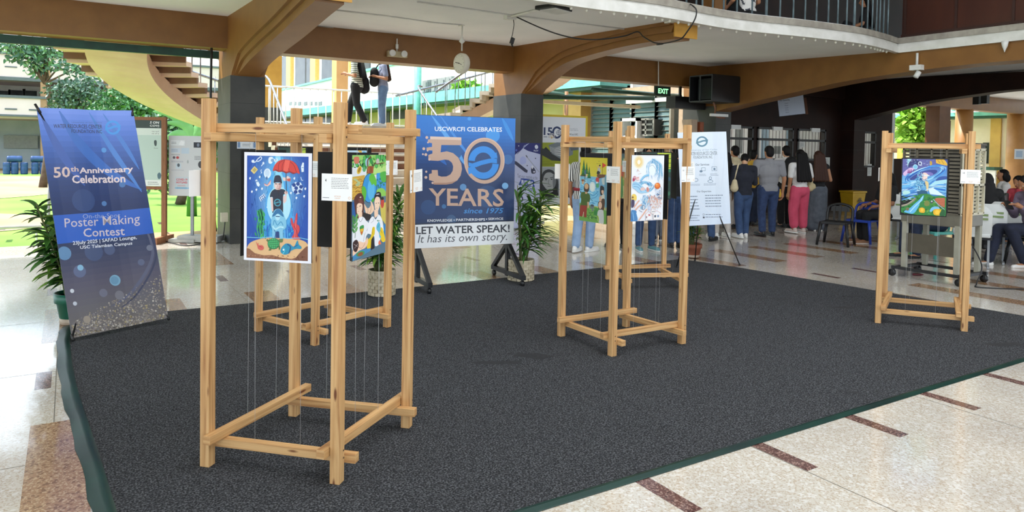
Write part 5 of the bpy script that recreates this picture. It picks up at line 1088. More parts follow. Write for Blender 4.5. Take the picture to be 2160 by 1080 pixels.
# ------------------------------------------------------------------ sheets whose print is laid out in the photographed perspective
def solve(A_, b_):
    n = len(b_); M_ = [r[:]+[b_[i]] for i, r in enumerate(A_)]
    for i in range(n):
        p = max(range(i, n), key=lambda r: abs(M_[r][i])); M_[i], M_[p] = M_[p], M_[i]
        for r in range(n):
            if r != i:
                f_ = M_[r][i]/M_[i][i]; M_[r] = [a-f_*c_ for a, c_ in zip(M_[r], M_[i])]
    return [M_[i][n]/M_[i][i] for i in range(n)]
class QArt(Art):
    """the print is given in pixels of a close view whose sheet corners are TL, TR, BR, BL"""
    def __init__(s, w, h, quad, **kw):
        super().__init__(w, h, (0,0,1,1), **kw); dst = [(0,0),(1,0),(1,1),(0,1)]; A_, b_ = [], []
        for (x, y), (u, v) in zip(quad, dst):
            A_.append([x,y,1,0,0,0,-u*x,-u*y]); b_.append(u); A_.append([0,0,0,x,y,1,-v*x,-v*y]); b_.append(v)
        s.H = solve(A_, b_)
    def uv(s, x, y):
        h = s.H; d = h[6]*x+h[7]*y+1; return (min(1, max(0, (h[0]*x+h[1]*y+h[2])/d)), min(1, max(0, 1-(h[3]*x+h[4]*y+h[5])/d)))
    def full(s, cs, n=30):
        """vertical colour run over the whole sheet"""
        s.n += 1; m_ = 10 if s.bend else 1
        for k in range(n):
            t = (k+.5)/n*(len(cs)-1); i = min(int(t), len(cs)-2); c_ = S(tuple(lerp(cs[i][j], cs[i+1][j], t-i) for j in range(3)))
            for j in range(m_): s.face([(j/m_,1-k/n),((j+1)/m_,1-k/n),((j+1)/m_,1-(k+1)/n),(j/m_,1-(k+1)/n)], c_)
def sheet(BL, BR, TR, TL):
    """origin, matrix, width, height of a flat sheet near four corner points"""
    b0, t0 = (BL+BR)/2, (TL+TR)/2; w_ = ((BR-BL).length+(TR-TL).length)/2; r = ((BR-BL)+(TR-TL)).normalized(); u = t0-b0
    return frame_matrix(b0, r, u), w_, (u-r*u.dot(r)).length
# --- tall blue banner on an X stand at the left
BL, BR = G(154,712,.05), G(353,672,.05); TL, TR = D(111,229,depth_of(BL)+.32), D(310,233,depth_of(BR)+.32)
M, w_, h_ = sheet(BL, BR, TR, TL)
bn = thing('x_stand_banner', 'tall blue anniversary banner leaning on an x stand at the left carpet corner', 'banner', M.translation); bn.matrix_world = M
bend = lambda u, v: .018*math.sin(math.pi*u)+.005*math.sin(3.1*math.pi*u+1.5)
A = QArt(w_, h_, [(232,55),(645,70),(737,983),(322,1066)], bend=bend)
A.full([(108,140,222),(64,108,196),(36,80,156),(22,54,112),(20,44,94),(30,48,88),(62,68,96),(88,86,104),(100,98,104),(108,102,98)], 40)
for q, c_, wd in (([(330,70),(400,200),(520,330),(660,420)],(44,100,182),44),([(460,75),(560,260),(660,430)],(62,122,198),22),([(250,90),(330,260),(420,400)],(48,86,164),36),([(520,80),(600,220),(655,330)],(56,116,194),18),([(640,520),(690,700),(600,860),(500,930)],(92,96,120),14),([(655,520),(705,700),(620,870),(520,950)],(60,66,92),8)): A.curve(q, wd, c_, taper=True)
rb = random.Random(5)
for _ in range(900):
    t = rb.random()**1.5; x = rb.uniform(325,735); y = 1058-(x-322)*.18-t*200*(.3+.7*(x-322)/415); r_ = rb.uniform(1.5,5.5)*(1-.4*t); A.ell(x, y, r_, r_, rb.choice([(158,150,140),(140,132,126),(166,152,116),(184,178,168),(126,122,128),(132,124,118)]), n=9, same=True)
for x, y, r, c_ in ((313,696,30,(96,136,176)),(374,775,27,(94,104,136)),(378,759,13,(130,176,206)),(525,815,24,(120,164,190)),(523,815,18,(104,146,176)),(410,465,50,(40,66,118)),(514,242,11,(70,140,206)),(582,395,13,(60,110,170)),(500,478,11,(76,120,176)),(336,860,9,(200,206,214)),(345,915,9,(190,196,206)),(392,985,16,(150,140,128)),(640,738,14,(92,100,128)),(440,690,40,(70,84,120)),(510,680,24,(80,92,126)),(678,676,13,(110,116,136)),(470,870,18,(110,112,130)),(540,880,20,(120,120,130))): A.ell(x, y, r, r, c_)
A.text('WATER RESOURCES CENTER', 301, 128, 513, 146, (12,18,44), .006, 0, -1); A.text('FOUNDATION INC', 377, 151, 511, 167, (12,18,44), .006, 0, -1); A.text('University of San Carlos', 380, 117, 513, 125, (60,90,150)); A.logo(557, 143, 31, (44,140,216))
A.text('50', 288, 318, 360, 366, (206,182,176), .02, 0, 3); A.text('th', 362, 316, 397, 338, (206,182,176), .02); A.text('Anniversary', 400, 320, 630, 354, (222,206,206), .025, 0, 6); A.text('Celebration', 366, 354, 596, 390, (222,206,206), .025, 0, 4)
A.poly([(272,531),(690,500),(697,612),(285,656)], (40,92,186)); A.text('On-the-Spot', 402, 525, 566, 552, (146,160,200), 0, 0, 6); A.text('Poster Making', 322, 544, 645, 596, (196,186,196), .003, 0, 18); A.text('Contest', 400, 588, 580, 626, (196,186,196), .012, 0, 8)
A.text('23July 2025 | SAFAD Lounge,', 352, 630, 628, 660, (232,236,244), .008, 0, 14) if False else A.text('23July 2025 | SAFAD Lounge,', 352, 644, 628, 664, (232,236,244), .008, 0, 24); A.text('USC Talamban Campus', 382, 664, 608, 682, (232,236,244), .008, 0, 18)
A.build('printed_sheet', bn, VINYL)
m = MB(); m.box((0, .03, h_/2), (.001,.001,.001)); v_ = .012
m = MB()
vs = [(-w_/2+w_*i/10, bend(i/10, j)+.003, h_*j) for j in (0, 1) for i in range(11)]; m.add(vs, [(i, i+1, 12+i, 11+i) for i in range(10)], 0, True); m.build('sheet_back', mat('banner_back', (196,200,206)), bn)
m = MB()
for sx in (-1, 1):
    m.tube([(sx*w_/2, .0, .0), (0, .12, h_*.5), (-sx*w_/2, .0, h_)], .008, 8)
    m.tube([(sx*w_/2, -.012, -.02), (sx*w_/2*.985, .01, .03)], .011, 8); m.tube([(sx*w_/2*1.01, .012, h_+.03), (sx*w_/2*.96, -.012, h_-.05)], .01, 8)
m.tube([(0,.12,h_*.5), (0,.62,.16)], .01, 8); m.build('x_stand', BLACK, bn)
# --- centre banner on a wheeled black stand
BL, BR, TL, TR = D(875,525,7.9), D(1083,513,8.45), D(877,243,7.9), D(1085,250,8.45)
M, w_, h_ = sheet(BL, BR, TR, TL); up = M.to_3x3() @ Vector((0,0,1))
r = (BR-BL); r.z = 0; M = frame_matrix((BL+BR)/2, r); z0 = M.translation.z
cb = thing('banner_stand', 'large blue 50 years banner on a wheeled black stand by the stairs', 'banner', M.translation); cb.matrix_world = M
bend = lambda u, v: .003*math.sin(5*math.pi*u)
A = QArt(w_, h_, [(97,57),(632,80),(617,750),(86,785)], bend=bend)
A.full([(40,118,200),(40,114,196),(32,88,160),(24,60,116),(22,48,94),(24,48,94),(32,58,104),(26,42,72),(22,34,56)], 36)
for q, c_, wd in (([(180,60),(300,230),(360,330)],(90,160,226),26),([(225,60),(330,210),(420,330)],(70,140,216),14),([(100,120),(200,260),(260,330)],(40,100,180),30),([(560,75),(620,200)],(60,140,214),20)): A.curve(q, wd, c_, taper=True)
for x, y, r_, c_ in ((510,172,38,(70,150,224)),(300,260,44,(40,90,150)),(575,442,17,(120,170,216)),(350,450,18,(90,140,190)),(245,555,12,(60,110,160)),(285,625,26,(60,90,130)),(160,560,40,(36,70,120)),(480,500,60,(34,68,116)),(590,300,26,(50,100,160)),(385,80,10,(70,150,220))): A.ell(x, y, r_, r_, c_)
A.text('USCWRCFI CELEBRATES', 197, 122, 560, 146, (236,240,246), .014, 0, -6)
BRZ = (198,164,144); BR2 = (172,132,112)
A.poly([(172,175),(341,181),(341,223),(232,222),(228,262),(262,256),(296,266),(324,290),(340,322),(344,352),(336,388),(318,414),(290,431),(258,437),(190,437),(190,420),(165,412),(165,380),(180,376),(180,358),(212,358),(214,388),(232,394),(258,393),(280,382),(293,362),(296,338),(289,318),(272,304),(250,301),(214,308),(176,306),(162,298),(162,276),(184,268),(184,252),(152,250),(152,236),(182,232),(182,212),(160,208),(160,192),(178,190)], BRZ)
A.poly([(172,175),(341,181),(341,196),(172,190)], (222,194,176)); A.poly([(190,437),(258,437),(290,431),(318,414),(286,422),(256,427),(190,428)], BR2)
for x, y, r_ in ((154,181,8),(137,242,8),(132,272,5),(148,274,8),(168,300,7),(150,367,6),(148,398,8),(184,428,6),(158,252,5),(160,208,5)): A.ell(x, y, r_, r_, (214,184,168), n=12)
A.ell(464,307,109,124,BRZ,n=40); A.ell(464,303,109,118,(216,184,164),n=40); A.ell(464,307,104,118,BRZ,n=40); A.ell(463,308,88,104,(28,52,92),n=40); A.ell(463,308,84,100,(34,66,116),n=40)
LB = (54,140,222); A.ring(458,312,62,66,34,LB,184,345,30); A.ring(458,322,66,66,34,LB,2,165,30); A.poly([(534,296),(500,276),(530,262)], LB); A.poly([(376,346),(410,366),(380,382)], LB)
A.poly([(380,316),(400,322),(440,308),(490,296),(532,296),(532,322),(500,318),(450,330),(420,342),(380,338)], LB); A.ell(530,282,4,4,LB); A.ell(384,350,4,4,LB)
A.text('YEARS', 163, 456, 568, 552, BRZ, .014, 0, -2); A.poly([(163,470),(164,470),(164,471)], BRZ)
A.text('since 1975', 352, 563, 566, 592, (70,140,206), .018, .25, 2); A.text('KNOWLEDGE', 155, 626, 290, 640, (232,236,240), .012, 0, 4); A.text('PARTNERSHIPS', 311, 620, 466, 634, (232,236,240), .012, 0, 4); A.text('SERVICE', 483, 614, 564, 626, (232,236,240), .012, 0, 2); A.ell(300,628,3,3,(232,236,240)); A.ell(474,621,3,3,(232,236,240))
A.n += 2; A.poly([(88,655),(622,630),(617,750),(86,785)], (236,238,240)); A.poly([(88,650),(622,626),(622,631),(88,656)], (30,40,58))
A.text('LET WATER SPEAK!', 94, 666, 598, 708, (52,54,62), .022, 0, 18); A.text('It has its own story.', 102, 712, 584, 768, (84,86,92), 0, .22, 22)
A.build('printed_sheet', cb, VINYL)
m = MB(); vs = [(-w_/2+w_*i/10, bend(i/10, j)+.004, h_*j) for j in (0, 1) for i in range(11)]; m.add(vs, [(i, i+1, 12+i, 11+i) for i in range(10)], 0, True); m.build('sheet_back', mat('banner_back', (196,200,206)), cb)
bm_ = MB(); zb = -z0
for sx in (-1, 1):
    x = sx*(w_/2-.05); m = MB(); m.box((x,.045,(h_+zb+.06)/2), (.05,.05,h_-zb-.06)); m.build('upright', BLACK, cb)
    m = MB(); m.bar((x,-.38,zb+.10), (x,.46,zb+.10), .05, .05); m.bar((x,-.36,zb+.11), (x,.03,zb+.44), .045, .045); m.bar((x,.44,zb+.11), (x,.06,zb+.44), .045, .045); m.build('foot', BLACK, cb)
    for y in (-.34, .42):
        m = MB(); m.tube([(x,y,zb+.075),(x,y,zb+.05)], .015, 8); m.tube([(x-.014,y,zb+.034),(x+.014,y,zb+.034)], .034, 14, cap=True); m.build('caster', PLASTB, cb)
MB().box((0,.045,h_-.02), (w_,.04,.05)).build('crossbar', BLACK, cb); MB().box((0,.045,.06), (w_,.04,.05)).build('crossbar', BLACK, cb)
# --- white services banner on a tripod
BL, BR, TL, TR = D(1440,477,9.75), D(1541,472,9.95), D(1432.5,280,9.8), D(1537,277,10.0)
M, w_, h_ = sheet(BL, BR, TR, TL); z0 = M.translation.z
sb = thing('tripod_banner', 'white services banner on a thin black tripod at the back carpet corner', 'banner', M.translation); sb.matrix_world = M
bend = lambda u, v: .012*math.sin(2.2*math.pi*u)+.005*math.sin(5*math.pi*u+1)
A = QArt(w_, h_, [(43,60),(393,62),(408,712),(68,728)], bend=bend); A.full([(226,236,250),(232,241,253),(226,237,251),(218,230,248)], 20)
for q in ([(330,70),(290,300),(250,560)],[(385,120),(360,380),(300,700)],[(150,500),(250,620),(330,700)]): A.curve(q, 10, (226,236,250), taper=True)
A.logo(217,130,38,(96,140,160)); A.text('University of San Carlos', 132, 184, 322, 200, (150,172,190)); A.text('WATER RESOURCES CENTER', 122, 204, 322, 229, (70,90,100)); A.text('FOUNDATION, INC.', 156, 234, 288, 256, (70,90,100)); A.text('Our Services', 170, 288, 262, 304, (90,106,124), .01); A.text('Our Expertise', 176, 480, 272, 496, (90,106,124), .01)
IC = (110,136,160)
def frame_ic(x, y, w2, h2): A.line([(x-w2,y-h2),(x+w2,y-h2),(x+w2,y+h2),(x-w2,y+h2),(x-w2,y-h2)],3,IC)
frame_ic(298,328,18,14); A.ell(298,330,8,8,IC); frame_ic(224,330,12,11); A.ell(208,344,10,8,IC); A.ring(145,330,14,12,3,IC); A.ring(170,405,16,12,3,IC); A.ring(268,394,8,10,3,IC); A.ring(268,416,17,9,3,IC)
for x0, y0, x1, y1, n_ in ((195,362,245,378,2),(268,360,330,378,2),(130,432,210,446,2),(225,430,310,446,2),(118,510,205,620,5),(232,506,364,600,5),(112,646,206,696,3),(232,640,380,674,2)): A.lines(x0,y0,x1,y1,n_,(120,136,158),.3,.3)
A.ring(220,648,5,6,2,(60,70,84)); A.rect(215,662,226,674,(60,70,84)); A.build('printed_sheet', sb, VINYL)
m = MB(); vs = [(-w_/2+w_*i/12, bend(i/12, j)+.003, h_*j) for j in (0, 1) for i in range(13)]; m.add(vs, [(i, i+1, 14+i, 13+i) for i in range(12)], 0, True); m.build('sheet_back', mat('banner_back', (196,200,206)), sb)
Mi = M.inverted(); m = MB()
hub = M @ Vector((0,.06,h_*.55))
for px, py in ((1560,558),(1466,549),(1427,563)): p = G(px, py, .012); m.tube([Mi @ hub, Mi @ p], .008, 8); m.ell(Mi @ p, (.018,.018,.012), nu=8, nv=5)
m.tube([Mi @ hub, (0,.03,h_+.02)], .008, 8); m.tube([(-w_/2,.01,h_), (0,.04,h_*.9), (w_/2,.01,h_)], .006, 6); m.tube([(-w_/2,.01,0), (0,.05,h_*.3), (w_/2,.01,0)], .006, 6)
m.build('tripod', BLACK, sb)
# --- 150 board behind the second column
YB5 = 12.55
TL, TR = PY(1139,241.2,YB5), PY(1239,244,YB5); zb = PY(1139,435,YB5).z
w_, h_ = (TR.x-TL.x)+.12, TL.z-zb
o = Vector(((TL.x+TR.x)/2-.06, YB5, zb))
ab = thing('anniversary_board', 'white 150 board with a yellow border behind the second column', 'sign board', (o.x, o.y, 0))
A = QArt(w_, h_, [(250,53),(788,68),(788,1000),(250,1005)])
A.full([(242,246,252),(236,242,250)], 4); A.poly([(250,53),(788,68),(788,85),(250,74)], (222,196,40)); A.poly([(768,70),(788,70),(788,1000),(768,1000)], (222,196,40)); A.poly([(250,995),(788,985),(788,1005),(250,1012)], (222,196,40))
NV = (36,58,106)
A.text('15', 335, 188, 424, 268, NV, .03); A.ring(470,240,40,54,20,NV,-10,330); A.ell(488,240,28,32,(240,244,251)); A.ring(488,242,22,24,4,NV); A.line([(488,218),(488,266)],3,NV); A.line([(466,242),(510,242)],3,NV); A.ring(488,242,10,24,3,NV); A.poly([(456,268),(476,300),(462,302),(450,280)], NV)
A.ring(418,296,32,46,7,(206,202,206),180,360); A.ring(418,296,20,28,6,(222,200,170),180,360); A.ell(418,292,10,12,(226,190,130)); A.text('SVD', 335, 278, 372, 293, NV, .02); A.text('UNIVERSITY', 596, 196, 686, 205, (150,160,176)); A.text('of SAN CARLOS', 596, 210, 690, 220, (150,160,176)); A.text('1990 at USC', 584, 248, 690, 268, (90,96,110), .01)
A.rect(314,345,700,595,(166,178,46)); A.poly([(314,400),(330,420),(360,390),(440,470),(520,520),(520,540),(440,520),(314,470)], (46,50,54)); A.poly([(314,470),(420,530),(540,540),(520,480),(314,400)], (60,64,66)); A.poly([(384,372),(470,342),(640,350),(640,470),(520,520),(420,460)], (130,140,146)); A.poly([(400,385),(450,400),(450,470),(404,440)], (190,196,200)); A.poly([(450,400),(540,370),(540,500),(450,470)], (206,210,212))
for k in range(5): A.line([(404,392+k*12),(450,408+k*14),(540,378+k*22)],4,(90,98,106))
A.poly([(600,370),(690,350),(700,420),(620,430)], (100,108,116)); A.text('a legacy of learning', 326, 540, 400, 548, (90,100,30)); A.lines(326,560,440,580,2,(120,130,40))
A.grad(312,600,500,900,[(196,204,210),(150,160,168),(60,66,72)],12); A.ell(400,790,95,150,(60,66,72)); A.blob([(330,760),(330,690),(350,645),(400,630),(440,650),(468,700),(470,760),(450,810),(420,840),(385,838),(350,800)], (196,202,206)); A.blob([(328,740),(324,680),(346,640),(392,622),(440,640),(462,680),(440,672),(410,655),(370,660),(346,690),(338,730)], (70,76,82)); A.blob([(320,900),(330,850),(370,830),(390,850),(430,850),(470,800),(486,860),(486,900)], (34,38,42)); A.poly([(370,842),(400,858),(440,846),(440,856),(400,868),(372,852)], (206,210,214)); A.line([(350,715),(384,718)],7,(60,66,70)); A.line([(408,712),(440,706)],7,(60,66,70)); A.ell(368,730,10,5,(50,54,58)); A.ell(424,726,10,5,(50,54,58)); A.curve([(396,725),(392,770),(408,778)],5,(130,138,144)); A.line([(384,800),(424,798)],6,(110,116,122)); A.blob([(440,680),(468,700),(470,770),(446,820),(436,760)], (136,144,150)); A.lines(340,915,490,930,1,(120,126,140)); A.ell(390,925,5,5,(60,80,140))
A.rect(560,640,740,900,(190,196,204)); A.ell(650,740,60,80,(150,158,166)); A.ell(650,870,90,60,(70,76,82))
oo = A.build('board_print', ab); oo.location = (0, -.012, zb)
MB().box((0,.004,zb+h_/2), (w_+.01,.025,h_+.01)).build('board_panel', mat('yellow_board_edge', (222,196,40)), ab)
for sx in (-1, 1): MB().box((sx*w_*.42,.03,zb/2+.2), (.035,.03,zb+.4)).box((sx*w_*.42,.03,.015), (.04,.5,.03)).build('leg', WHITE, ab)
# --- pen poster in front of the second column
YP = 11.45; TL, TR = PY(1083,301,YP), PY(1140,301,YP); w_ = TR.x-TL.x; h_ = TL.z-.03
pp = thing('rollup_poster', 'lavender pop-up booth poster standing before the second column', 'poster', ((TL.x+TR.x)/2, YP, 0))
A = Art(w_, h_, (22,347,300,1130)); A.rect(22,347,300,1130,(202,208,240)); A.poly([(22,347),(300,347),(300,450),(170,420),(120,395),(60,440),(22,470)], (42,48,118)); A.poly([(90,430),(130,370),(185,347),(130,390),(50,470)], (190,200,236)); A.line([(60,450),(150,360)],4,(42,48,118)); A.text('PILOT', 230, 410, 278, 425, (224,228,246), .02); A.blob([(244,392),(240,375),(255,362),(272,372),(274,392),(256,402)], (224,228,246)); A.ell(75,375,5,5,(224,228,246)); A.ell(52,415,10,10,(90,110,200))
A.poly([(36,510),(60,520),(172,600),(165,622),(140,614),(36,540)], (66,70,96)); A.line([(150,464),(290,614)],8,(170,176,196)); A.line([(150,460),(166,480)],8,(60,64,80)); A.blob([(92,490),(120,470),(150,490),(150,530),(110,545),(90,525)], (180,190,240)); A.blob([(205,600),(210,560),(230,570),(252,600),(250,625),(215,628)], (60,64,90)); A.ell(218,570,10,16,(230,232,246)); A.ell(238,612,10,8,(220,222,240)); A.ell(250,488,6,6,(70,76,110)); A.ell(165,555,6,6,(70,76,110))
A.text('Test your creativity at the', 66, 630, 274, 676, (110,116,150), 0, 0, -22); A.blob([(68,760),(100,690),(110,672),(230,690),(236,730),(246,745),(236,795),(200,790),(120,775)], (46,78,168)); A.text('PILOT PENS', 108, 682, 226, 730, (226,232,248), .05, 0, -20); A.text('POP-UP BOOTH', 76, 728, 238, 782, (226,232,248), .05, 0, -24); A.lines(66,796,240,806,1,(140,146,180)); A.blob([(76,860),(90,830),(120,835),(130,870),(110,890),(85,885)], (60,64,100)); A.ell(104,860,12,12,(220,224,246)); A.ell(180,920,14,22,(90,96,140)); A.ell(268,775,12,10,(190,198,236))
for k in range(12): y = 480+k*42; A.ell(30,y,9,6,(50,54,70))
oo = A.build('poster_print', pp); oo.location = (0,-.004,.03)
MB().box((0,.002,h_/2+.03), (w_,.004,h_)).build('poster_sheet', mat('poster_white', (214,218,236)), pp); MB().box((0,.02,.02), (w_+.03,.12,.04)).box((0,.02,h_/2), (.02,.015,h_)).build('base_cassette', STEEL, pp)
# --- notice boards by the lawn edge on the left
def post_board(name, label, px0, px1, top, bot, dep, artf, postm, legs=True, th=.03):
    a, b_ = D(px0, top, dep), D(px1, top, dep); zb_ = D(px0, bot, dep).z; w_ = (b_-a).length; r = b_-a; r.z = 0
    o_ = (a+b_)/2; t = thing(name, label, 'notice board', (o_.x, o_.y, 0)); t.matrix_world = frame_matrix((o_.x, o_.y, 0), r)
    h_ = a.z-zb_; MB().box((0,th/2,zb_+h_/2), (w_,th,h_)).build('panel', PLASTW, t)
    A = Art(w_, h_, (0,0,100,100*h_/w_)); artf(A, 100*h_/w_); oo = A.build('print', t); oo.location = (0,-.001,zb_); return t, w_, h_, zb_, a.z
BROWNW = mat('brown_wood_post', (150, 98, 60), (126, 80, 48), 12, .6, stretch=(8,8,.6))
def covid(A, H): A.rect(0,0,100,H,(212,222,214)); A.rect(0,0,100,24,(52,66,62)); A.text('S ON', 66, 4, 93, 11, (236,238,236), .02, .15); A.text('COV)', 66, 14, 93, 21, (236,238,236), .02, .15); A.text('ms and', 72, 31, 92, 35, (70,78,76)); A.text('ns of a', 72, 37, 92, 41, (70,78,76)); A.rect(0,44,100,H-18,(186,206,196)); A.blob([(78,62),(82,58),(86,62),(85,74),(80,74)], (60,74,72)); A.text('Fever', 78, 80, 90, 83, (70,78,76)); A.blob([(88,H-34),(94,H-40),(99,H-32),(96,H-22),(90,H-22)], (80,110,120)); A.rect(0,H-17,100,H,(226,230,226)); A.lines(60,H-14,96,H-3,2,(110,120,116))
t, w_, h_, zb_, zt_ = post_board('health_board', 'dark-topped health notice board on brown posts behind the blue banner', 268, 341, 252, 392, 11.1, covid, BROWNW)
for sx in (-1, 1):
    MB().box((sx*(w_/2+.035),.015,zt_/2), (.07,.05,zt_)).box((sx*(w_/2+.035),.0,.05), (.06,.55,.10)).build('post', BROWNW, t)
MB().box((0,.015,zt_+.02), (w_+.14,.05,.05)).build('crossbar', BROWNW, t); MB().box((0,.015,zb_-.03), (w_,.04,.05)).build('crossbar', BROWNW, t)
def papers(A, H):
    A.rect(0,0,100,H,(206,208,212)); A.rect(4,10,36,22,(222,226,230)); A.lines(6,13,20,19,2,(120,124,130)); A.poly([(22,20),(28,10),(36,14),(32,22)], (236,238,242)); A.rect(5,28,26,38,(196,208,222)); A.rect(28,27,46,40,(190,206,222)); A.lines(6,30,24,36,2,(130,140,160)); A.lines(6,41,26,44,1,(120,124,130)); A.ell(12,49,3,3,(90,80,90)); A.ell(20,49,3.4,3,(180,60,60)); A.lines(6,56,40,60,2,(140,150,170)); A.rect(16,62,28,74,(196,212,224)); A.ell(22,66,3,4,(80,90,100)); A.lines(6,76,36,78,1,(140,150,170)); A.ell(43,58,2,4,(170,176,180)); A.rect(56,10,90,20,(216,218,224)); A.rect(56,14,82,26,(34,38,50)); A.ell(66,20,3,4,(120,130,150)); A.lines(58,44,86,54,3,(70,74,80)); A.ell(72,64,6,8,(60,60,66))
    A.rect(14,92,46,H-16,(196,206,214)); A.text('COVID-19', 17, 96, 42, 101, (196,50,60), .03); A.text('HOTLINES', 17, 102.5, 42, 107, (196,50,60), .03); A.lines(20,110,40,114,2,(200,110,110)); A.rect(14,116,46,H-16,(140,186,216)); A.lines(18,120,42,H-20,3,(90,140,180)); A.rect(56,H*.56,100,H-2,(236,236,236))
t, w_, h_, zb_, zt_ = post_board('paper_board', 'white notice board pinned with papers and a hotline poster', 356, 450, 286, 413, 11.2, papers, STEEL)
for sx in (-.0, .42):
    MB().box((sx*w_,.05,zt_/2), (.045,.03,zt_)).build('leg', mat('grey_leg', (160,164,168)), t)
MB().box((.2*w_,.05,.06), (w_*.9,.28,.09)).box((-.1,.0,.03), (.4,.24,.05)).build('base', mat('pale_base', (190,190,184)), t)
tag(MB().tube(crom([G(330,505,.01), G(360,512,.012), G(390,518,.01), G(420,515,.01), G(462,505,.01), (2.05,11.75,.1), (2.08,11.72,.42)], 6), .008, 6).build('power_cable', CABLE, loc=tuple(G(400,515))), 'black power cable trailing along the floor below the paper board', 'cable')
tag(MB().box2((2.0,11.62,.36), (2.1,11.69,.5)).build('wall_socket', mat('cream_socket', (206,200,176)), loc=(2.05,11.66,.36)), 'cream socket box low on the first column', 'socket')
tag(MB().tube(crom([(1.9,11.9,3.05),(1.88,11.85,2),(1.9,11.8,.9),(1.95,11.78,.2)],5), .018, 8).build('cable_conduit', CABLE, loc=(1.9,11.9,0)), 'black conduit running down the left side of the first column', 'conduit')
P, Q = PY(500,291,11.68), PY(541,314,11.68)
A = Art(Q.x-P.x, P.z-Q.z, (0,0,100,56)); A.rect(0,0,100,56,(222,230,240)); A.text('DISTANCING', 22, 3, 82, 15, (40,48,70), .03); A.rect(22,24,78,48,(236,240,244)); A.lines(28,28,72,44,3,(60,70,90)); A.ell(10,16,5,5,(40,44,60)); A.ell(90,18,5,5,(40,44,60)); A.rect(4,22,16,50,(120,150,190)); A.rect(84,24,96,50,(120,150,190))
o = A.build('distancing_sign', None); o.location = ((P.x+Q.x)/2, 11.683, Q.z); tag(o, 'small white distancing sign on the first dark column', 'sign')

# ------------------------------------------------------------------ potted plants
DRAC = leaf_mat('dracaena_leaf', (66, 116, 44), (34, 74, 26)); DRAC2 = leaf_mat('young_leaf', (128, 164, 62), (84, 132, 44)); SOIL = mat('pot_soil', (62, 48, 38), (46, 36, 28), 20, .95)
STEM = mat('green_stem', (104, 112, 62), (84, 92, 48), 10, .7)
def strap(m, p, d, ln, wd, mi=0, sag=.5):
    d = Vector(d).normalized(); pts = []; cur = Vector(p); dd = Vector(d); n_ = 6
    for i in range(n_+1): pts.append(cur.copy()); cur = cur+dd*ln/n_; dd = (dd+Vector((0,0,-sag/n_*1.6))).normalized()
    vs = []; s0 = d.cross(Vector((0,0,1))); s0 = s0.normalized() if s0.length > .05 else Vector((1,0,0))
    for i, q in enumerate(pts):
        k = wd*.5*max(.04, math.sin(math.pi*(.12+.86*i/n_))**.8); vs += [q-s0*k+Vector((0,0,k*.35)), q, q+s0*k+Vector((0,0,k*.35))]
    m.add(vs, [(3*i+j, 3*i+j+1, 3*i+j+4, 3*i+j+3) for i in range(n_) for j in (0, 1)], mi, True)
def potted(label, loc, pot, rad, ht, nst, top, spread, ll, lw, nl, seed, sag=.6, leafm=None, name='potted_dracaena', low=.25, avoid=None):
    r = random.Random(seed); t = thing(name, label, 'potted plant', loc, group='potted plants around the carpet')
    if pot == 'woven':
        PW = mat('woven_beige_pot', (206, 194, 168), (176, 162, 134), 14, .7)
        m = MB(); prof = []
        for k in range(12): z = ht*k/11; prof.append((rad*(.92+.08*k/11)+(.004 if k % 2 else -.002), z))
        prof += [(rad*.94, ht), (rad*.92, ht-.04), (0, ht-.04)]; m.lathe(prof, n=30)
        for row in range(7):
            for k in range(14):
                a = 2*math.pi*(k+.5*(row % 2))/14; z = ht*(row+.6)/7.4; m.box((rad*.985*math.cos(a), rad*.985*math.sin(a), z), (.012, rad*.36, ht/9), Matrix.Rotation(a, 3, 'Z'))
        m.build('pot', PW, t)
    else:
        pm = {'green': mat('green_glazed_pot', (24, 104, 82), (18, 84, 68), 4, .35), 'terra': mat('terracotta_pot', (158, 92, 66), (136, 76, 54), 5, .65)}[pot]
        m = MB(); m.lathe([(rad*.66,0),(rad*.72,.02),(rad*.9,ht*.68),(rad*1.0,ht*.7),(rad*1.03,ht),(rad*.95,ht),(rad*.9,ht-.03),(0,ht-.03)], n=28); m.build('pot', pm, t)
        MB().lathe([(rad*.60,-.0),(rad*.74,.004),(rad*.76,ht*.2),(rad*.70,ht*.21)], n=28).build('saucer', mat('pale_pot_base', (196,180,160), (170,150,130)), t)
    MB().lathe([(0,ht-.035),(rad*.9,ht-.03)], n=20).build('soil', SOIL, t)
    lv = MB(); sm = MB()
    for s_ in range(nst):
        a = r.uniform(0, 2*math.pi); rr = rad*.5*r.random(); b0 = Vector((rr*math.cos(a), rr*math.sin(a), ht-.04)); L_ = r.uniform(.45, 1.0)*top; e = b0+Vector((math.cos(a)*spread*L_*r.uniform(.3,1), math.sin(a)*spread*L_*r.uniform(.3,1), L_))
        if avoid and avoid(Vector(loc)+e): continue
        path = crom([b0, lerp(b0, e, .5)+Vector((0,0,.03)), e], 5); sm.tube(path, [.009*(1-.5*i/10) for i in range(len(path))], 6)
        for k in range(nl):
            u = low+(1-low)*(k+r.random())/nl; p = path[min(len(path)-1, int(u*(len(path)-1)))]; aa = r.uniform(0, 2*math.pi); el = r.uniform(-.05, .9)*(.4+.6*u)
            ln_ = ll*r.uniform(.6,1.2); dv = Vector((math.cos(aa)*math.cos(el), math.sin(aa)*math.cos(el), math.sin(el)+.15))
            if avoid and any(avoid(Vector(loc)+p+dv*ln_*q_) for q_ in (0,.5,.95)): continue
            strap(lv, p, dv, ln_, lw*r.uniform(.8,1.2), 0 if r.random() < .72 else 1, sag)
    sm.build('stems', STEM, t); lv.build('foliage', leafm or [DRAC, DRAC2], t); return t
def px_of(p): v = Vector(p)-CAM; return PX0+FPX*v.dot(CR)/v.dot(CF)
bpl = lambda M_, mg: (lambda p: (M_.inverted() @ Vector(p)).y < mg)
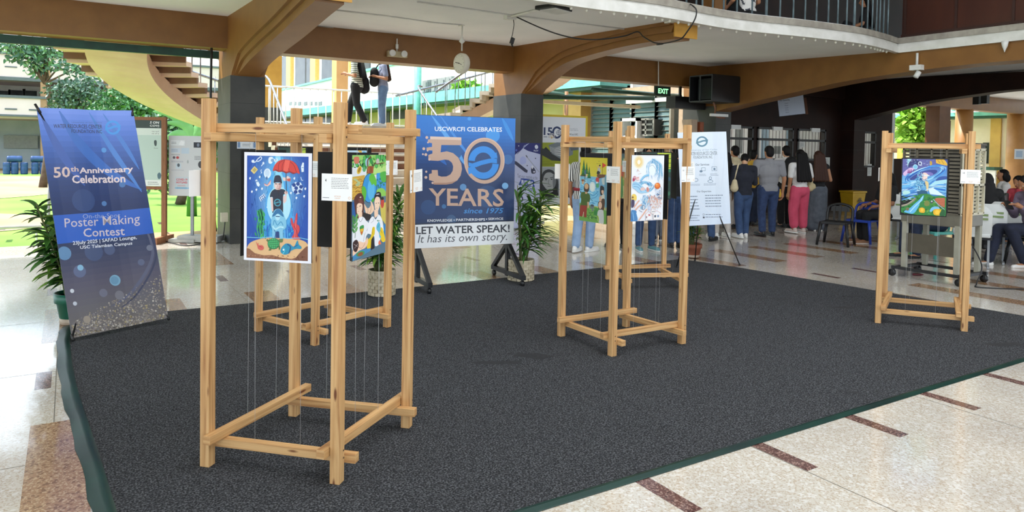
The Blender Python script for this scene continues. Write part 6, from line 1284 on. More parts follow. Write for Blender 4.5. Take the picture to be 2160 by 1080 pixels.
p = G(815,628,.0); potted('bushy dracaena in a woven beige pot left of the 50 years banner stand', (p.x, p.y+.13, .0085), 'woven', .14, .27, 19, .98, .36, .36, .034, 32, 11, avoid=lambda q: px_of(q) > 866)
p = G(1113,596,.0); potted('bushy dracaena in a woven beige pot right of the 50 years banner stand', (p.x, p.y+.15, .0085), 'woven', .155, .25, 22, .95, .38, .38, .036, 34, 12, avoid=lambda q: px_of(q) < 1086)
p = G(157,697,.0); potted('leafy plant in a dark green pot behind the tall blue banner', (p.x+.01, p.y+.30, 0), 'green', .16, .27, 22, .9, .5, .24, .075, 20, 13, .7, avoid=bpl(bn.matrix_world.copy(), .1))
p = G(1474,546,.0); potted('small plant in a terracotta pot under the white services banner', (p.x, p.y+.12, .0085), 'terra', .13, .2, 9, .34, .3, .2, .03, 9, 14, .4, name='potted_plant', low=.35)
# ------------------------------------------------------------------ evaporative air cooler on its wheeled frame
OLV = mat('olive_grey_metal', (112, 108, 94), (98, 94, 82), 4, .45); OLVL = mat('beige_louvre_plastic', (206, 200, 176), (192, 186, 162), 4, .5); OLVD = mat('dark_louvre_gap', (38, 36, 32))
ac = thing('air_cooler', 'grey louvred air cooler on a black wheeled frame behind the right-hand frame', 'air cooler', (9.45, 4.8, 0))
X0, X1, Y0, Y1 = 9.16, 9.72, 4.40, 5.12
m = MB(); m.box2((X0+.05,Y0+.05,.86), (X1-.05,Y1-.05,1.66)); m.build('core', OLVD, ac, wpar=True)
m = MB(); m.box2((X0,Y0,1.66), (X1,Y1,1.73)); m.box2((X0-.012,Y0-.012,1.70), (X1+.012,Y1+.012,1.735)); m.build('top_cover', mat('dark_grey_cover', (78, 74, 64)), ac, wpar=True, bevel=.01)
def louvre(side):
    m = MB(); rt = Matrix.Rotation(R_(28), 3, 'Y') if side == 'x' else Matrix.Rotation(R_(28), 3, 'X')
    for k in range(17):
        z = .90+.045*k
        if side == 'x': m.box((X0+.012, (Y0+Y1)/2, z), (.004, Y1-Y0-.04, .034), rt)
        else: m.box(((X0+X1)/2, Y0+.012, z), (X1-X0-.04, .004, .036), rt)
    if side == 'x':
        for y in (Y0+.01, Y0+.18, (Y0+Y1)/2, Y1-.18, Y1-.01): m.box((X0+.005, y, 1.26), (.03, .02, .80))
        for z in (.86, 1.22, 1.655): m.box((X0+.005, (Y0+Y1)/2, z), (.03, Y1-Y0, .025))
    else:
        for x in (X0+.01, X0+.15, (X0+X1)/2, X1-.15, X1-.01): m.box((x, Y0+.005, 1.26), (.022, .03, .80))
        for z in (.86, 1.22, 1.655): m.box(((X0+X1)/2, Y0+.005, z), (X1-X0, .03, .03))
    return m
louvre('x').build('front_grille', mat('grey_louvre', (104, 98, 84), (90, 84, 72)), ac, wpar=True); louvre('y').build('side_grille', OLVL, ac, wpar=True)
MB().box2((X0-.005,Y0,.70), (X1,Y1,.86)).build('water_tank', OLV, ac, wpar=True, bevel=.01)
m = MB(); m.box2((X0,Y0+.05,.33), (X0+.04,Y1-.02,.57)); m.build('cross_panel', mat('dark_olive_panel', (84, 78, 64)), ac, wpar=True)
for x, y in ((X0+.02,Y1-.05),(X0+.02,Y0+.03),(X1-.04,Y1-.05),(X1-.04,Y0+.03)): MB().box2((x-.028,y-.028,.12), (x+.028,y+.028,.72)).build('leg', mat('pale_olive_post', (158, 156, 140), (146, 144, 128)), ac, wpar=True)
m = MB()
for a, b_ in (((X0-.05,Y0-.07),(X0-.05,Y1+.07)),((X1,Y0-.07),(X1,Y1+.07)),((X0-.05,Y0-.02),(X1,Y0-.02)),((X0-.05,Y1+.02),(X1,Y1+.02))): m.bar((*a,.115),(*b_,.115),.04,.035)
m.build('wheel_frame', BLACK, ac, wpar=True)
for x, y in ((X0-.05,Y0-.05),(X0-.05,Y1+.05),(X1,Y0-.05),(X1,Y1+.05)):
    m = MB(); m.tube([(x,y,.10),(x,y,.075)], .018, 8); m.tube([(x-.016,y+.015,.045),(x+.016,y+.015,.045)], .045, 16); m.box((x,y+.005,.07),(.045,.02,.05)); m.build('caster', PLASTB, ac, wpar=True)
tag(MB().tube(crom([(9.3,4.4,.62),(9.5,4.3,.25),(9.35,4.28,.03),(9.25,4.2,.008),(9.6,3.9,.008),(10.3,3.6,.008)],8), .008, 6).build('power_cable', CABLE, loc=(9.5,4.2,0)), 'thin black cable curling from the air cooler across the floor', 'cable')
p = G(1925,581); o = MB().lathe([(.012,0),(.014,.02),(.014,.1),(.008,.13)], n=10, M=Matrix.Rotation(R_(90), 3, 'X'), c=(0,0,.015)).build('dropped_pen', mat('maroon_plastic', (120, 30, 46), (60, 20, 28))); o.location = (p.x, p.y, 0); o.rotation_euler = (0,0,R_(50)); tag(o, 'small maroon item lying on the floor under the air cooler', 'litter')

# ------------------------------------------------------------------ chairs
def monobloc(label, loc, rz, m_, group):
    t = thing('plastic_chair', label, 'chair', loc, rz, group); t.scale = (1, 1, .92)
    m = MB(); sx, sy = .21, .2
    m.box((0,0,.43), (.42,.42,.018)); m.box((0,-.205,.42), (.42,.02,.05)); m.box((.205,0,.42), (.02,.42,.04)); m.box((-.205,0,.42), (.02,.42,.04)); m.build('seat', m_, t, bevel=.008)
    for x in (-1, 1):
        for y in (-1, 1): MB().tube([(x*.25, y*.235, 0), (x*.2, y*.19, .43)], [.022,.03], 6).build('leg', m_, t)
    m = MB(); rim = crom([(-.2,.19,.43),(-.205,.235,.58),(-.17,.26,.70),(0,.27,.75),(.17,.26,.70),(.205,.235,.58),(.2,.19,.43)], 5); m.tube(rim, .024, 8)
    for x in (-.09, 0, .09): m.bar((x,.2,.44), (x*1.1,.262,.73), .035, .012, side=(1,0,0))
    m.box((0,.258,.66), (.30,.014,.10), Matrix.Rotation(R_(-8), 3, 'X')); m.build('backrest', m_, t); return t
CHB = mat('black_chair_plastic', (26, 26, 28), (20, 20, 22), 4, .4); CHU = mat('blue_chair_plastic', (28, 62, 160), (22, 50, 138), 4, .35); CHT = mat('aqua_chair_plastic', (110, 200, 190), (96, 184, 174), 4, .35)
p = G(1776,519); monobloc('black plastic chair standing left of the blue chair', (p.x+.05, p.y+.15, 0), R_(-70), CHB, 'plastic chairs')
p = G(1832,514); monobloc('blue plastic chair behind the left post of the right-hand frame', (p.x+.1, p.y+.2, 0), R_(-80), CHU, 'plastic chairs')
p = G(1985,548); AQ = (p.x+.25, p.y+.2); monobloc('aqua plastic chair behind the air cooler legs', (AQ[0], AQ[1], 0), R_(-112), CHT, 'plastic chairs')
p = G(2172,562); BK = (p.x+.05, p.y-.02); monobloc('black plastic chair under the person reading a phone', (BK[0], BK[1], 0), R_(-118), CHB, 'plastic chairs')
CHW = mat('white_shell_plastic', (222, 224, 222), (210, 212, 210), 4, .35); GSTR = mat('green_stripe', (140, 160, 110), (126, 148, 98))
def gang(label, loc, rz):
    t = thing('shell_chair', label, 'chair', loc, rz, 'white shell chairs with green stripes')
    m = MB(); vs = []; N_ = 8
    for i in range(N_+1):
        u = i/N_; z = .47+.40*u; y = .20+.07*u+.02*math.sin(u*3); w_ = .22*(1-.35*max(0, u-.8)/.2)
        for j in range(7): s_ = (j/6-.5)*2; vs.append((s_*w_, y-.03*s_*s_*-1*0-.035*(s_*s_), z))
    f1 = [(7*i+j, 7*i+j+1, 7*i+j+8, 7*i+j+7) for i in range(N_) for j in range(6)]
    vb = [(x, y+.012, z) for x, y, z in vs]; n_ = len(vs); m.add(vs+vb, f1+[tuple(n_+k for k in reversed(f)) for f in f1], 0, True); m.tube([vs[0]]+[vs[7*i] for i in range(1, N_+1)]+[vs[7*N_+j] for j in range(1, 7)]+[vs[7*i+6] for i in range(N_-1, -1, -1)], .011, 6); m.build('backrest', CHW, t)
    m = MB(); m.box((0,-.01,.45), (.44,.42,.02)); m.box((0,.19,.46), (.42,.04,.05)); m.build('seat', CHW, t, bevel=.01)
    m = MB()
    for z0 in (.70, .755): m.box((0,.268+.02*(z0-.7),z0), (.36,.004,.03), Matrix.Rotation(R_(-10), 3, 'X'))
    m.build('green_band', GSTR, t)
    m = MB(); m.bar((-.24,0,.41), (.24,0,.41), .05, .05); m.build('under_bar', BLACK, t)
    for x in (-.2, .2): m = MB(); m.bar((x,0,.4), (x,0,.02), .03, .03); m.bar((x,-.22,.02), (x,.22,.02), .03, .03); m.build('leg', mat('grey_leg', (160,164,168)), t)
    return t
GC = []
for i, (px, dp, l) in enumerate(((2060,9.95,'white shell chair touching the right-hand frame post'), (2093,10.35,'middle white shell chair right of the frame'), (2129,10.8,'white shell chair behind the person reading a phone'))):
    q = D(px, 400, dp); GC.append(gang(l, (q.x+.18, q.y+.12, 0), R_(115)))
for i, (px, dp, l) in enumerate(((2085,13.2,'white shell chair in the row beyond, below the black-haired head'), (1893,12.4,'white shell chair left of the air cooler'), (1925,13.0,'white shell chair seen through the air cooler legs, left one'), (1958,13.6,'white shell chair seen through the air cooler legs, right one'), (2122,13.7,'white shell chair under the person in the white tee'))):
    q = D(px, 400, dp); GC.append(gang(l, (q.x+.18, q.y+.12, 0), R_(112)))
for k, (px, dp, l) in enumerate(((2118,12.5,'dark sofa back between the two rows of white chairs'),)):
    q = D(px, 400, dp); t = thing('dark_bench', l, 'bench', (q.x, q.y, 0), R_(20)); MB().box((0,0,.75),(1.3,.08,.3)).build('backrest', mat('dark_green_vinyl', (30,42,40)), t, bevel=.02); MB().box((0,.22,.42),(1.3,.45,.1)).box((-.6,.2,.19),(.06,.4,.38)).box((.6,.2,.19),(.06,.4,.38)).build('seat', mat('dark_green_vinyl', (30,42,40)), t)

# ------------------------------------------------------------------ ceiling and wall fixtures
def edge_y(x):
    for a, b_ in zip(EDGE, EDGE[1:]):
        if a.x <= x <= b_.x: return lerp(a.y, b_.y, (x-a.x)/max(1e-6, b_.x-a.x))
    return 7.4
def cz(px, py): 
    p = G(px, py, 3.5)
    for _ in range(6): p = G(px, py, ceil_z(p.y))
    return p
# emergency light on the middle beam
a, b_ = PY(815,107,11.98), PY(856,123,11.98); c_ = (a+b_)/2
el = thing('emergency_light', 'cream emergency light with two round lamps on the ochre beam', 'light', c_)
MB().box((0,-.04,0), (abs(b_.x-a.x), .08, a.z-b_.z)).build('housing', mat('cream_housing', (184,170,136)), el, bevel=.01)
for sx in (-1, 1):
    x = sx*abs(b_.x-a.x)*.30; Mx = Matrix.Rotation(R_(90), 3, 'X')
    m = MB(); m.lathe([(.046,0),(.058,.012),(.058,.04),(.05,.04)], (x,-.076,.01), 20, M=Mx); m.build('lamp_ring', PLASTW, el); m = MB(); m.lathe([(.05,.034),(.03,.018),(0,.012)], (x,-.078,.01), 20, M=Mx); m.build('reflector', mat('lamp_glass', (236,236,226), (150,150,140), 40, .1, metal=.5), el)
MB().tube([(0,-.03,(a.z-b_.z)/2), (0,-.03,.28)], .012, 8).box((0,-.03,.14),(.045,.03,.08)).build('conduit', WHITE, el)
# double-sided clock on its rod
top = cz(975, 52); ck = thing('hanging_clock', 'round white double-sided clock hanging from the ceiling', 'clock', top, R_(-80))
dz = 1.6+ (300-127)*depth_of(top)/1500 - top.z
MB().tube([(0,0,0),(0,0,dz+.20)], .011, 8).lathe([(.015,-.30),(.05,-.27),(.02,-.22),(.015,-.2)], n=14).box((-.02,0,-.005),(.10,.05,.03)).build('rod', WHITE, ck)
Mx = Matrix.Rotation(R_(90), 3, 'X'); MB().lathe([(0,-.055),(.15,-.055),(.165,-.03),(.165,.03),(.15,.055),(0,.055)], (0,0,dz), 32, M=Mx).build('case', mat('aged_white_case', (214,208,192), (196,190,172), 4), ck)
A = Art(.28,.28,(-50,-50,50,50)); A.ell(0,0,48,48,(226,222,208),n=36); A.line([(0,0),(-34,-8)],4,(20,20,20)); A.line([(0,0),(26,10)],3,(20,20,20)); A.ell(0,0,4,4,(20,20,20))
for k in range(12): t_ = R_(30*k); A.line([(40*math.cos(t_),40*math.sin(t_)),(45*math.cos(t_),45*math.sin(t_))],2.4,(60,60,60))
o = A.build('dial', ck); o.location = (0,-.057,dz-.14)
# conduits along the ceiling
def ctube(name, lab, pts, r, m_, cat='conduit'):
    q = [cz(*p)+Vector((0,0,-r)) for p in pts]; tag(MB().tube(q, r, 6).build(name, m_, loc=tuple(q[0])), lab, cat)
ctube('conduit', 'white conduit running to the hanging clock', [(692,18),(820,33),(918,47),(972,51)], .011, WHITE)
ctube('conduit', 'long white conduit crossing the ceiling to the middle rib', [(880,2),(1075,30),(1200,46),(1350,64)], .012, WHITE)
ctube('conduit', 'thin conduit along the ceiling to the emergency light', [(655,52),(770,66),(838,77)], .008, mat('grey_conduit', (170,168,164)))
q = cz(1076,33); tag(MB().box2((q.x-.08,q.y-.05,q.z-.06),(q.x+.08,q.y+.05,q.z)).build('junction_box', WHITE, loc=tuple(q)), 'white junction box where the ceiling cables meet', 'junction box')
p0 = cz(1082,33); q0 = p0+Vector((0,0,-.02)); hk = thing('hanging_plug', 'black plug dangling on a cable from the junction box', 'plug', q0)
bz = -.30; MB().tube(crom([(0,0,0),(.02,0,-.12),(-.01,.01,bz)],5), .006, 6).build('cable', CABLE, hk); MB().box((0,.01,bz-.045),(.05,.04,.09), Matrix.Rotation(R_(18),3,'Y')).tube([(-.01,.01,bz-.09),(.01,.01,bz-.13)], .012, 8).build('plug_body', PLASTB, hk)
# square ceiling lamp with its tray
P = cz(1168,14); fl = thing('ceiling_floodlight', 'flat black square floodlight on the white ceiling', 'light', P, R_(18)); MB().box((0,0,-.03),(.42,.32,.05)).build('housing', BLACK, fl, bevel=.01); MB().box((.02,-.02,-.062),(.36,.26,.012)).build('diffuser', mat('white_diffuser', (220,220,216)), fl)
q = [cz(1148,14), cz(1110,24), cz(1078,31)]; tag(MB().tube([v+Vector((0,0,-.02)) for v in q], .018, 6).build('cable_duct', WHITE, loc=tuple(q[0])), 'white duct from the floodlight to the junction box', 'cable duct')
q0, q1 = cz(1090,33), PX(1345,67,7.46); mid = [lerp(q0,q1,t_)+Vector((0,0,-.02-.20*math.sin(math.pi*t_))) for t_ in [k/10 for k in range(11)]][:-1]
p7 = PX(1352,66,7.48); loop = [q1, PX(1358,78,7.47), PX(1380,90,7.46), PX(1400,92,7.42), Vector((7.45,7.9,3.15)), PX(1432,84,7.40), D(1450,66,10.0), D(1466,40,9.9), D(1469,22,9.9), D(1462,13,9.95), edge_pt(1453,3.72,.05)]
tag(MB().tube(crom(mid+loop, 5), .010, 6).build('loose_cable', CABLE, loc=tuple(q0)), 'black cable sagging under the ceiling and looping round the rib end', 'cable')
# string of bulbs below the slab edge
BULB = mat('clear_bulb_glass', (236,232,220), (222,218,204), 6, .15); bl0 = None
pts = [(1204.2,4.2),(1237,4.2),(1266.7,10.3),(1295,14.5),(1319.4,19.5),(1343,24.5),(1362.5,28.6),(1380.5,34),(1396.7,38),(1412.5,42.3),(1431,46),(1453,51),(1474,54),(1498.5,56.5),(1525,60.5),(1553.8,62.6),(1583.7,64.4),(1615.3,66),(1642.8,68),(1671,70.4),(1697,73),(1721,75),(1743.8,77.4),(1764,80),(1783.5,83.4),(1801,86),(1815,89),(1827.5,91.5),(1838.7,94),(1847,96),(1853,98.5),(1858.5,101),(1864.5,104),(1872,106.3)]
for px, py in pts:
    q = edge_pt(px, 3.43, .035)
    if bl0 is None:
        bl0 = thing('string_bulb', 'small bulb hanging in the row under the white balcony edge', 'bulb', q, group='bulbs under the balcony edge')
        MB().lathe([(.012,0),(.014,-.03),(.01,-.03)], n=10).build('socket', PLASTW, bl0); MB().lathe([(.009,-.03),(.017,-.046),(.019,-.06),(.013,-.074),(0,-.08)], n=12).build('bulb_glass', BULB, bl0)
    else:
        r_ = bl0.copy(); COL.objects.link(r_); r_.location = q
        for ch in bl0.children: c2 = ch.copy(); COL.objects.link(c2); c2.parent = r_
    (bl0 if px == pts[0][0] else r_).location.z = ceil_z(max(7.4, q.y))+.0
# exit sign
P, Q = PY(1386,183,11.9), PY(1412,201,11.9); ex = thing('exit_sign', 'lit green exit sign under the ochre beam', 'sign', ((P.x+Q.x)/2, 11.9, Q.z))
MB().box((0,.03,(P.z-Q.z)/2),(Q.x-P.x+.08,.05,P.z-Q.z+.04)).build('case', mat('dark_green_case', (14,40,30)), ex)
m = Art(Q.x-P.x, P.z-Q.z, (0,0,100,50)); m.rect(0,0,100,50,(10,40,28)); o = m.build('sign_face', ex); o.location = (0,0,0)
A = Art(Q.x-P.x, P.z-Q.z, (0,0,100,50)); A.n = 30; A.text('EXIT', 10, 9, 90, 42, (150,240,170), .03)
em = ink_mat('lit_letters'); em.node_tree.nodes['Principled BSDF'].inputs['Emission Strength'].default_value = 1.2; em.node_tree.links.new([n for n in em.node_tree.nodes if n.type == 'VERTEX_COLOR'][0].outputs[0], em.node_tree.nodes['Principled BSDF'].inputs['Emission Color'])
A.build('lit_letters', ex, em); MB().tube([(-.12,.03,P.z-Q.z),(-.12,.06,.9)], .012, 6).build('conduit', WHITE, ex)
# caged black television and its bracket on the third column
tv = thing('caged_television', 'black steel television cage hung on the third column', 'cabinet', (12.9, 11.2, 2.6))
K = PY(1502,184,11.02); zt, zl = PY(1502,157,11.02).z, PY(1502,212,11.02).z; hh = (zt-zl)/2; hw = .33; dp = 12.955-K.x
tv.location = (K.x, K.y+hw, (zt+zl)/2); tv.rotation_euler = (0,0,R_(-90))
m = MB(); m.box((0,dp/2,hh),(2*hw,dp,.03)); m.box((0,dp/2,-hh),(2*hw,dp,.03)); m.box((hw,dp/2,0),(.03,dp,2*hh)); m.box((-hw,dp/2,0),(.02,dp,2*hh)); m.box((0,dp-.01,0),(2*hw,.02,2*hh)); m.build('cage_box', BLACK, tv)
MB().box((0,.25,0),(2*hw-.12,.1,2*hh-.1)).build('screen', GLASSD, tv)
for x in (-hw,-.02,hw): MB().bar((x,0,-hh),(x,0,hh),.02,.02).build('front_bar', mat('worn_steel_edge', (70,74,76)), tv)
for z in (-hh,hh): MB().bar((-hw,0,z),(hw,0,z),.02,.02).build('front_bar', MATS['worn_steel_edge'], tv)
MB().tube(crom([(.1,.3,-hh),(.12,.35,-hh-.15),(.05,.45,-hh-.32),(.1,.7,-hh-.36)],4),.02,6).build('bracket', mat('copper_pipe', (130,84,60)), tv)
MB().box((.1,.5,-hh-.30),(.06,.55,.06)).build('tube_lamp', PLASTW, tv)
a, b_ = PY(1415,203,12.15), PY(1478,232,12.15); c_ = (a+b_)/2; tag(MB().box(c_, (b_.x-a.x,.3,a.z-b_.z)).box((c_.x-.2,c_.y,(a.z+3.07)/2),(.05,.05,3.07-a.z)).box((c_.x+.2,c_.y,(a.z+3.07)/2),(.05,.05,3.07-a.z)).build('dark_beam_end', BLACK, loc=tuple(c_)), 'long black beam end in shadow left below the television cage', 'speaker')  # black box on rods, made up for a beam end in shadow
p = PX(1432,330,12.9); tag(MB().box2((12.6,11.85,0),(12.72,11.97,2.25)).build('brown_pipe', mat('rust_pipe',(150,78,44)), loc=(12.66,11.9,0)), 'rust coloured pipe beside the third column', 'pipe')
struct(MB().box2((12.36,11.9,0),(12.56,12.2,2.3)).build('pilaster', mat('pinkish_wall', (186, 162, 136))))
# camera on the right beam, small speaker cones
P = PX(1935,112,12.9); cm = thing('security_camera', 'white security camera on a drop pole at the right beam', 'camera', P)
MB().tube([(0,0,.0),(0,0,-.22)],.022,8).box((0,0,-.26),(.13,.2,.09)).build('mount', PLASTW, cm); MB().tube([(-.02,-.05,-.34),(-.07,-.02,-.44)],.045,12).tube([(0,0,-.3),(-.02,-.04,-.36)],.02,8).build('camera_body', PLASTW, cm)
P = PX(2122,98,12.9); tag(MB().lathe([(.055,.08),(.04,0),(0,-.10)], (0,0,0), 12).build('horn_speaker', PLASTW, loc=(0,0,0)), 'small white horn on the right beam', 'speaker').location = P + Vector((-.04,0,0))
for i, (px, py) in enumerate(((2061,211),(2078,209))):
    P = PX(px, py, 22.0); o = tag(MB().box((0,0,0),(.16,.16,.26)).tube([(0,0,.1),(0,0,.6)],.02,6).build('spot_lamp', BLACK, loc=(0,0,0)), '%s black spot lamp under the far right ceiling' % ['left', 'right'][i], 'lamp', 'spot lamps'); o.location = P
# window air conditioner and white louvre unit by the louvred windows
P, Q = PX(1312,250,13.0), PX(1346,285,13.0); t = thing('white_vent_unit', 'white framed louvre unit standing by the louvred windows', 'air conditioner', ((P.x+Q.x)/2, (P.y+Q.y)/2, 0)); yc = (P.y+Q.y)/2; hw = abs(P.y-Q.y)/2
m = MB(); m.box2((12.95,yc-hw,1.25),(13.25,yc-hw+.06,P.z)); m.box2((12.95,yc+hw-.06,1.25),(13.25,yc+hw,P.z)); m.box2((12.95,yc-hw,P.z-.08),(13.25,yc+hw,P.z)); m.box2((12.95,yc-hw,1.25),(13.25,yc+hw,1.31)); m.build('frame', PLASTW, t, wpar=True)
m = MB(); 
for k in range(9): m.box((12.99,yc,1.36+.07*k),(.01,2*hw-.1,.05),Matrix.Rotation(R_(20),3,'Y'))
m.build('slats', mat('pale_slat',(206,210,214)), t, wpar=True); MB().box2((13.05,yc-hw+.05,0),(13.2,yc+hw-.05,1.25)).build('stand', mat('grey_leg', (160,164,168)), t, wpar=True)
P, Q = PX(1347,252,13.1), PX(1378,285,13.1); yc = (P.y+Q.y)/2; hw = abs(P.y-Q.y)/2; t = thing('window_air_conditioner', 'old grey air conditioner set in the louvred window', 'air conditioner', (13.2, yc, 1.5))
m = MB(); m.box2((13.12,yc-hw,Q.z),(13.5,yc+hw,P.z)); m.build('body', mat('dark_recess',(46,46,44)), t, wpar=True); m = MB()
for y in (yc-hw, yc, yc+hw): m.box((13.1,y,(P.z+Q.z)/2),(.03,.05,P.z-Q.z))
for k in range(4): m.box((13.1,yc,lerp(Q.z,P.z,k/3)),(.03,2*hw,.05))
m.build('grille', mat('grey_grille',(150,150,142)), t, wpar=True)
P = D(2148,325,24.5); A = Art(.3,.34,(0,0,100,110)); A.rect(0,0,100,110,(220,226,232)); A.rect(16,20,84,90,(170,190,214)); o = A.build('pillar_notice', None); o.location = P + Vector((-.42,-.2,-.17)); o.rotation_euler = (0,0,R_(-40)); tag(o, 'pale blue notice on the round ochre pillar at far right', 'notice')
# ------------------------------------------------------------------ people
def fuse(mb, voxel, smooth=4, name='body'):
    me = bpy.data.meshes.new('tmp'); me.from_pydata(mb.v, [], mb.f); o = bpy.data.objects.new('tmp', me); COL.objects.link(o)
    r = o.modifiers.new('r', 'REMESH'); r.mode = 'VOXEL'; r.voxel_size = voxel; r.use_smooth_shade = True
    s_ = o.modifiers.new('s', 'SMOOTH'); s_.factor = .5; s_.iterations = smooth
    dg = bpy.context.evaluated_depsgraph_get(); dg.update(); ev = o.evaluated_get(dg); m2 = bpy.data.meshes.new_from_object(ev)
    bpy.data.objects.remove(o); bpy.data.meshes.remove(me); out = MB(); out.add([v.co.copy() for v in m2.vertices], [tuple(p.vertices) for p in m2.polygons], 0, True); bpy.data.meshes.remove(m2); return out
SKIN = [mat('skin_light', (206,160,126), (196,150,116), 3, .55), mat('skin_tan', (176,124,90), (166,114,80), 3, .55), mat('skin_brown', (146,98,70), (136,90,62), 3, .55)]
HAIRB = mat('black_hair', (20,16,16), (10,9,9), 60, .6, spec=.2, stretch=(6,6,.6)); HAIRD = mat('brown_hair', (70,42,30), (44,26,20), 60, .6, spec=.25, stretch=(6,6,.6))
EYEW = mat('eye_white', (230,226,220)); EYED = mat('eye_dark', (30,22,18)); LIP = mat('lips', (150,84,76))
def V(x, y, z): return Vector((x, y, z))
def person(label, loc, face, h, top, bottom, shoes, hair='short', skin=1, pose='stand', female=False, arms=('down','down'), stride=.0, sleeve='short', legs='pants', lean=0, head_pitch=0, head_yaw=0, hairm=None, belt=None, wide=1.0, seat=.45, group=None, skirtw=None, knees=None, stripes=False, cap=False, feet_gap=.1, detail=True):
    """face = heading of the front in degrees (0 = +X); local frame: +Y is forward, +X is the person's right"""
    t = thing('person', label, 'person', loc, R_(face-90), group); SK = SKIN[skin]; sc = h
    wsh = (.108 if female else .122)*wide; whip = (.088 if female else .082)*wide
    hipz = .52*sc if pose == 'stand' else seat+.06
    up = V(0, math.sin(R_(lean)), math.cos(R_(lean))); pel = V(0, 0, hipz)
    chest = pel+up*.19*sc; neck = pel+up*.315*sc; sh = pel+up*.29*sc
    hd = neck+up*.035*sc; hp = R_(head_pitch); hy = R_(head_yaw); Rh = Matrix.Rotation(-hy, 3, 'Z') @ Matrix.Rotation(-hp, 3, 'X'); hc = hd+Rh @ V(0, .012*sc, .065*sc)
    # --- joints of the limbs
    L = {}
    for s_, sg in (('L', -1), ('R', 1)):
        hip = pel+V(sg*whip*.55*sc, 0, -.01)
        if pose == 'stand':
            st_ = stride*(1 if s_ == 'R' else -1); ank = V(sg*(feet_gap*.5), st_*.5, .05*sc+(.0 if st_ >= 0 else .012)); kn = lerp(hip, ank, .5)+V(sg*.012, .025+abs(st_)*.12, 0); toe = ank+V(sg*.03, .135*sc*.9, -.03*sc)
        else:
            kz, ky, ax, ay = (knees or {}).get(s_, (seat+.05, .42, 0, .40)); kn = V(sg*.10+ax*.5, ky, kz); ank = V(sg*.10+ax, ay, .06); toe = ank+V(sg*.02, .14, -.03)
        L[s_] = (hip, kn, ank, toe)
    Ar = {}
    for (s_, sg), a in zip((('L', -1), ('R', 1)), arms):
        S_ = sh+V(sg*wsh*.92*sc, 0, 0)
        if isinstance(a, tuple): el, wr = V(*a[0]), V(*a[1]); el = pel+el*sc; wr = pel+wr*sc
        elif a == 'down': el = S_+V(sg*.035*sc, -.02*sc, -.17*sc); wr = el+V(sg*.0, .03*sc, -.15*sc)
        elif a == 'bent': el = S_+V(sg*.04*sc, -.03*sc, -.17*sc); wr = el+V(-sg*.05*sc, .13*sc, .03*sc)
        elif a == 'fold': el = S_+V(sg*.045*sc, -.01*sc, -.17*sc); wr = el+V(-sg*.14*sc, .09*sc, .01*sc)
        elif a == 'phone': el = S_+V(sg*.03*sc, .02*sc, -.17*sc); wr = el+V(-sg*.07*sc, .12*sc, .08*sc)
        elif a == 'lap': el = S_+V(sg*.04*sc, .03*sc, -.165*sc); wr = el+V(-sg*.04*sc, .14*sc, -.03*sc)
        Ar[s_] = (S_, el, wr)
    # --- body: one fused surface
    b = MB()
    b.cap(pel+V(0,0,-.02*sc), chest, whip*1.05*sc, wsh*.86*sc, sq=1, axis=(1,0,0)) if False else None
    def torso(m, g):
        m.ell(pel+V(0,-.005,.0), ((whip+.012)*sc+g, .068*sc*wide**.5+g, .075*sc+g)); m.ell(pel+up*.10*sc, ((.076 if female else .084)*wide*sc+g, .058*sc*wide**.6+g, .09*sc+g)); m.ell(chest+V(0,.004,0), ((wsh*.86)*sc+g, .066*sc*wide**.5+g, .10*sc+g)); m.cap(sh+V(-wsh*.75*sc,0,.0), sh+V(wsh*.75*sc,0,0), .036*sc+g, .036*sc+g); m.cap(chest, sh+up*.01*sc, .06*sc+g, .05*sc+g)
    torso(b, 0); b.cap(sh+up*.0, hd+up*.02*sc, .034*sc, .031*sc)
    b.ell(hc+Rh @ V(0,.002*sc,.012*sc), (.046*sc,.056*sc,.058*sc), Rh); b.ell(hc+Rh @ V(0,.016*sc,-.026*sc), (.036*sc,.038*sc,.044*sc), Rh)
    b.cap(hc+Rh @ V(0,.056*sc,.008*sc), hc+Rh @ V(0,.066*sc,-.012*sc), .006*sc, .009*sc)
    for sg in (-1, 1): b.ell(hc+Rh @ V(sg*.047*sc,-.004*sc,-.004*sc), (.007*sc,.013*sc,.018*sc), Rh)
    for s_, sg in (('L', -1), ('R', 1)):
        S_, el, wr = Ar[s_]; b.cap(S_, el, .030*sc*wide**.5, .024*sc); b.cap(el, wr, .024*sc, .0165*sc)
        hip, kn, ank, toe = L[s_]; b.cap(hip, kn, .054*sc*wide**.5, .034*sc); b.cap(kn, lerp(kn, ank, .35), .034*sc, .034*sc); b.cap(lerp(kn, ank, .3), ank, .034*sc, .022*sc); b.cap(ank+V(0,-.02*sc,-.018*sc), toe, .021*sc, .016*sc)
    body = fuse(b, .011 if detail else .014)
    for s_, sg in (('L', -1), ('R', 1)):   # hands: palm and five bent fingers
        S_, el, wr = Ar[s_]; d = (wr-el).normalized(); side = d.cross(V(0,0,1) if abs(d.z) < .8 else V(0,1,0)).normalized()
        if abs(d.z) >= .8: nrm_ = V(-sg,0,0); side = d.cross(nrm_).normalized()*sg; side = side if side.y > 0 else -side
        else: nrm_ = side.cross(d)*-1; nrm_ = nrm_ if nrm_.z < 0 else -nrm_; side = side if side.x*-sg > 0 else -side
        pc = wr+d*.045*sc; hb = MB(); hb.cap(wr, pc, .015*sc, .022*sc, sq=1.0); hb.ell(wr+d*.034*sc, (.022*sc,.013*sc,.03*sc), Matrix((side, nrm_, d)).transposed())
        hb = fuse(hb, .006, 2)
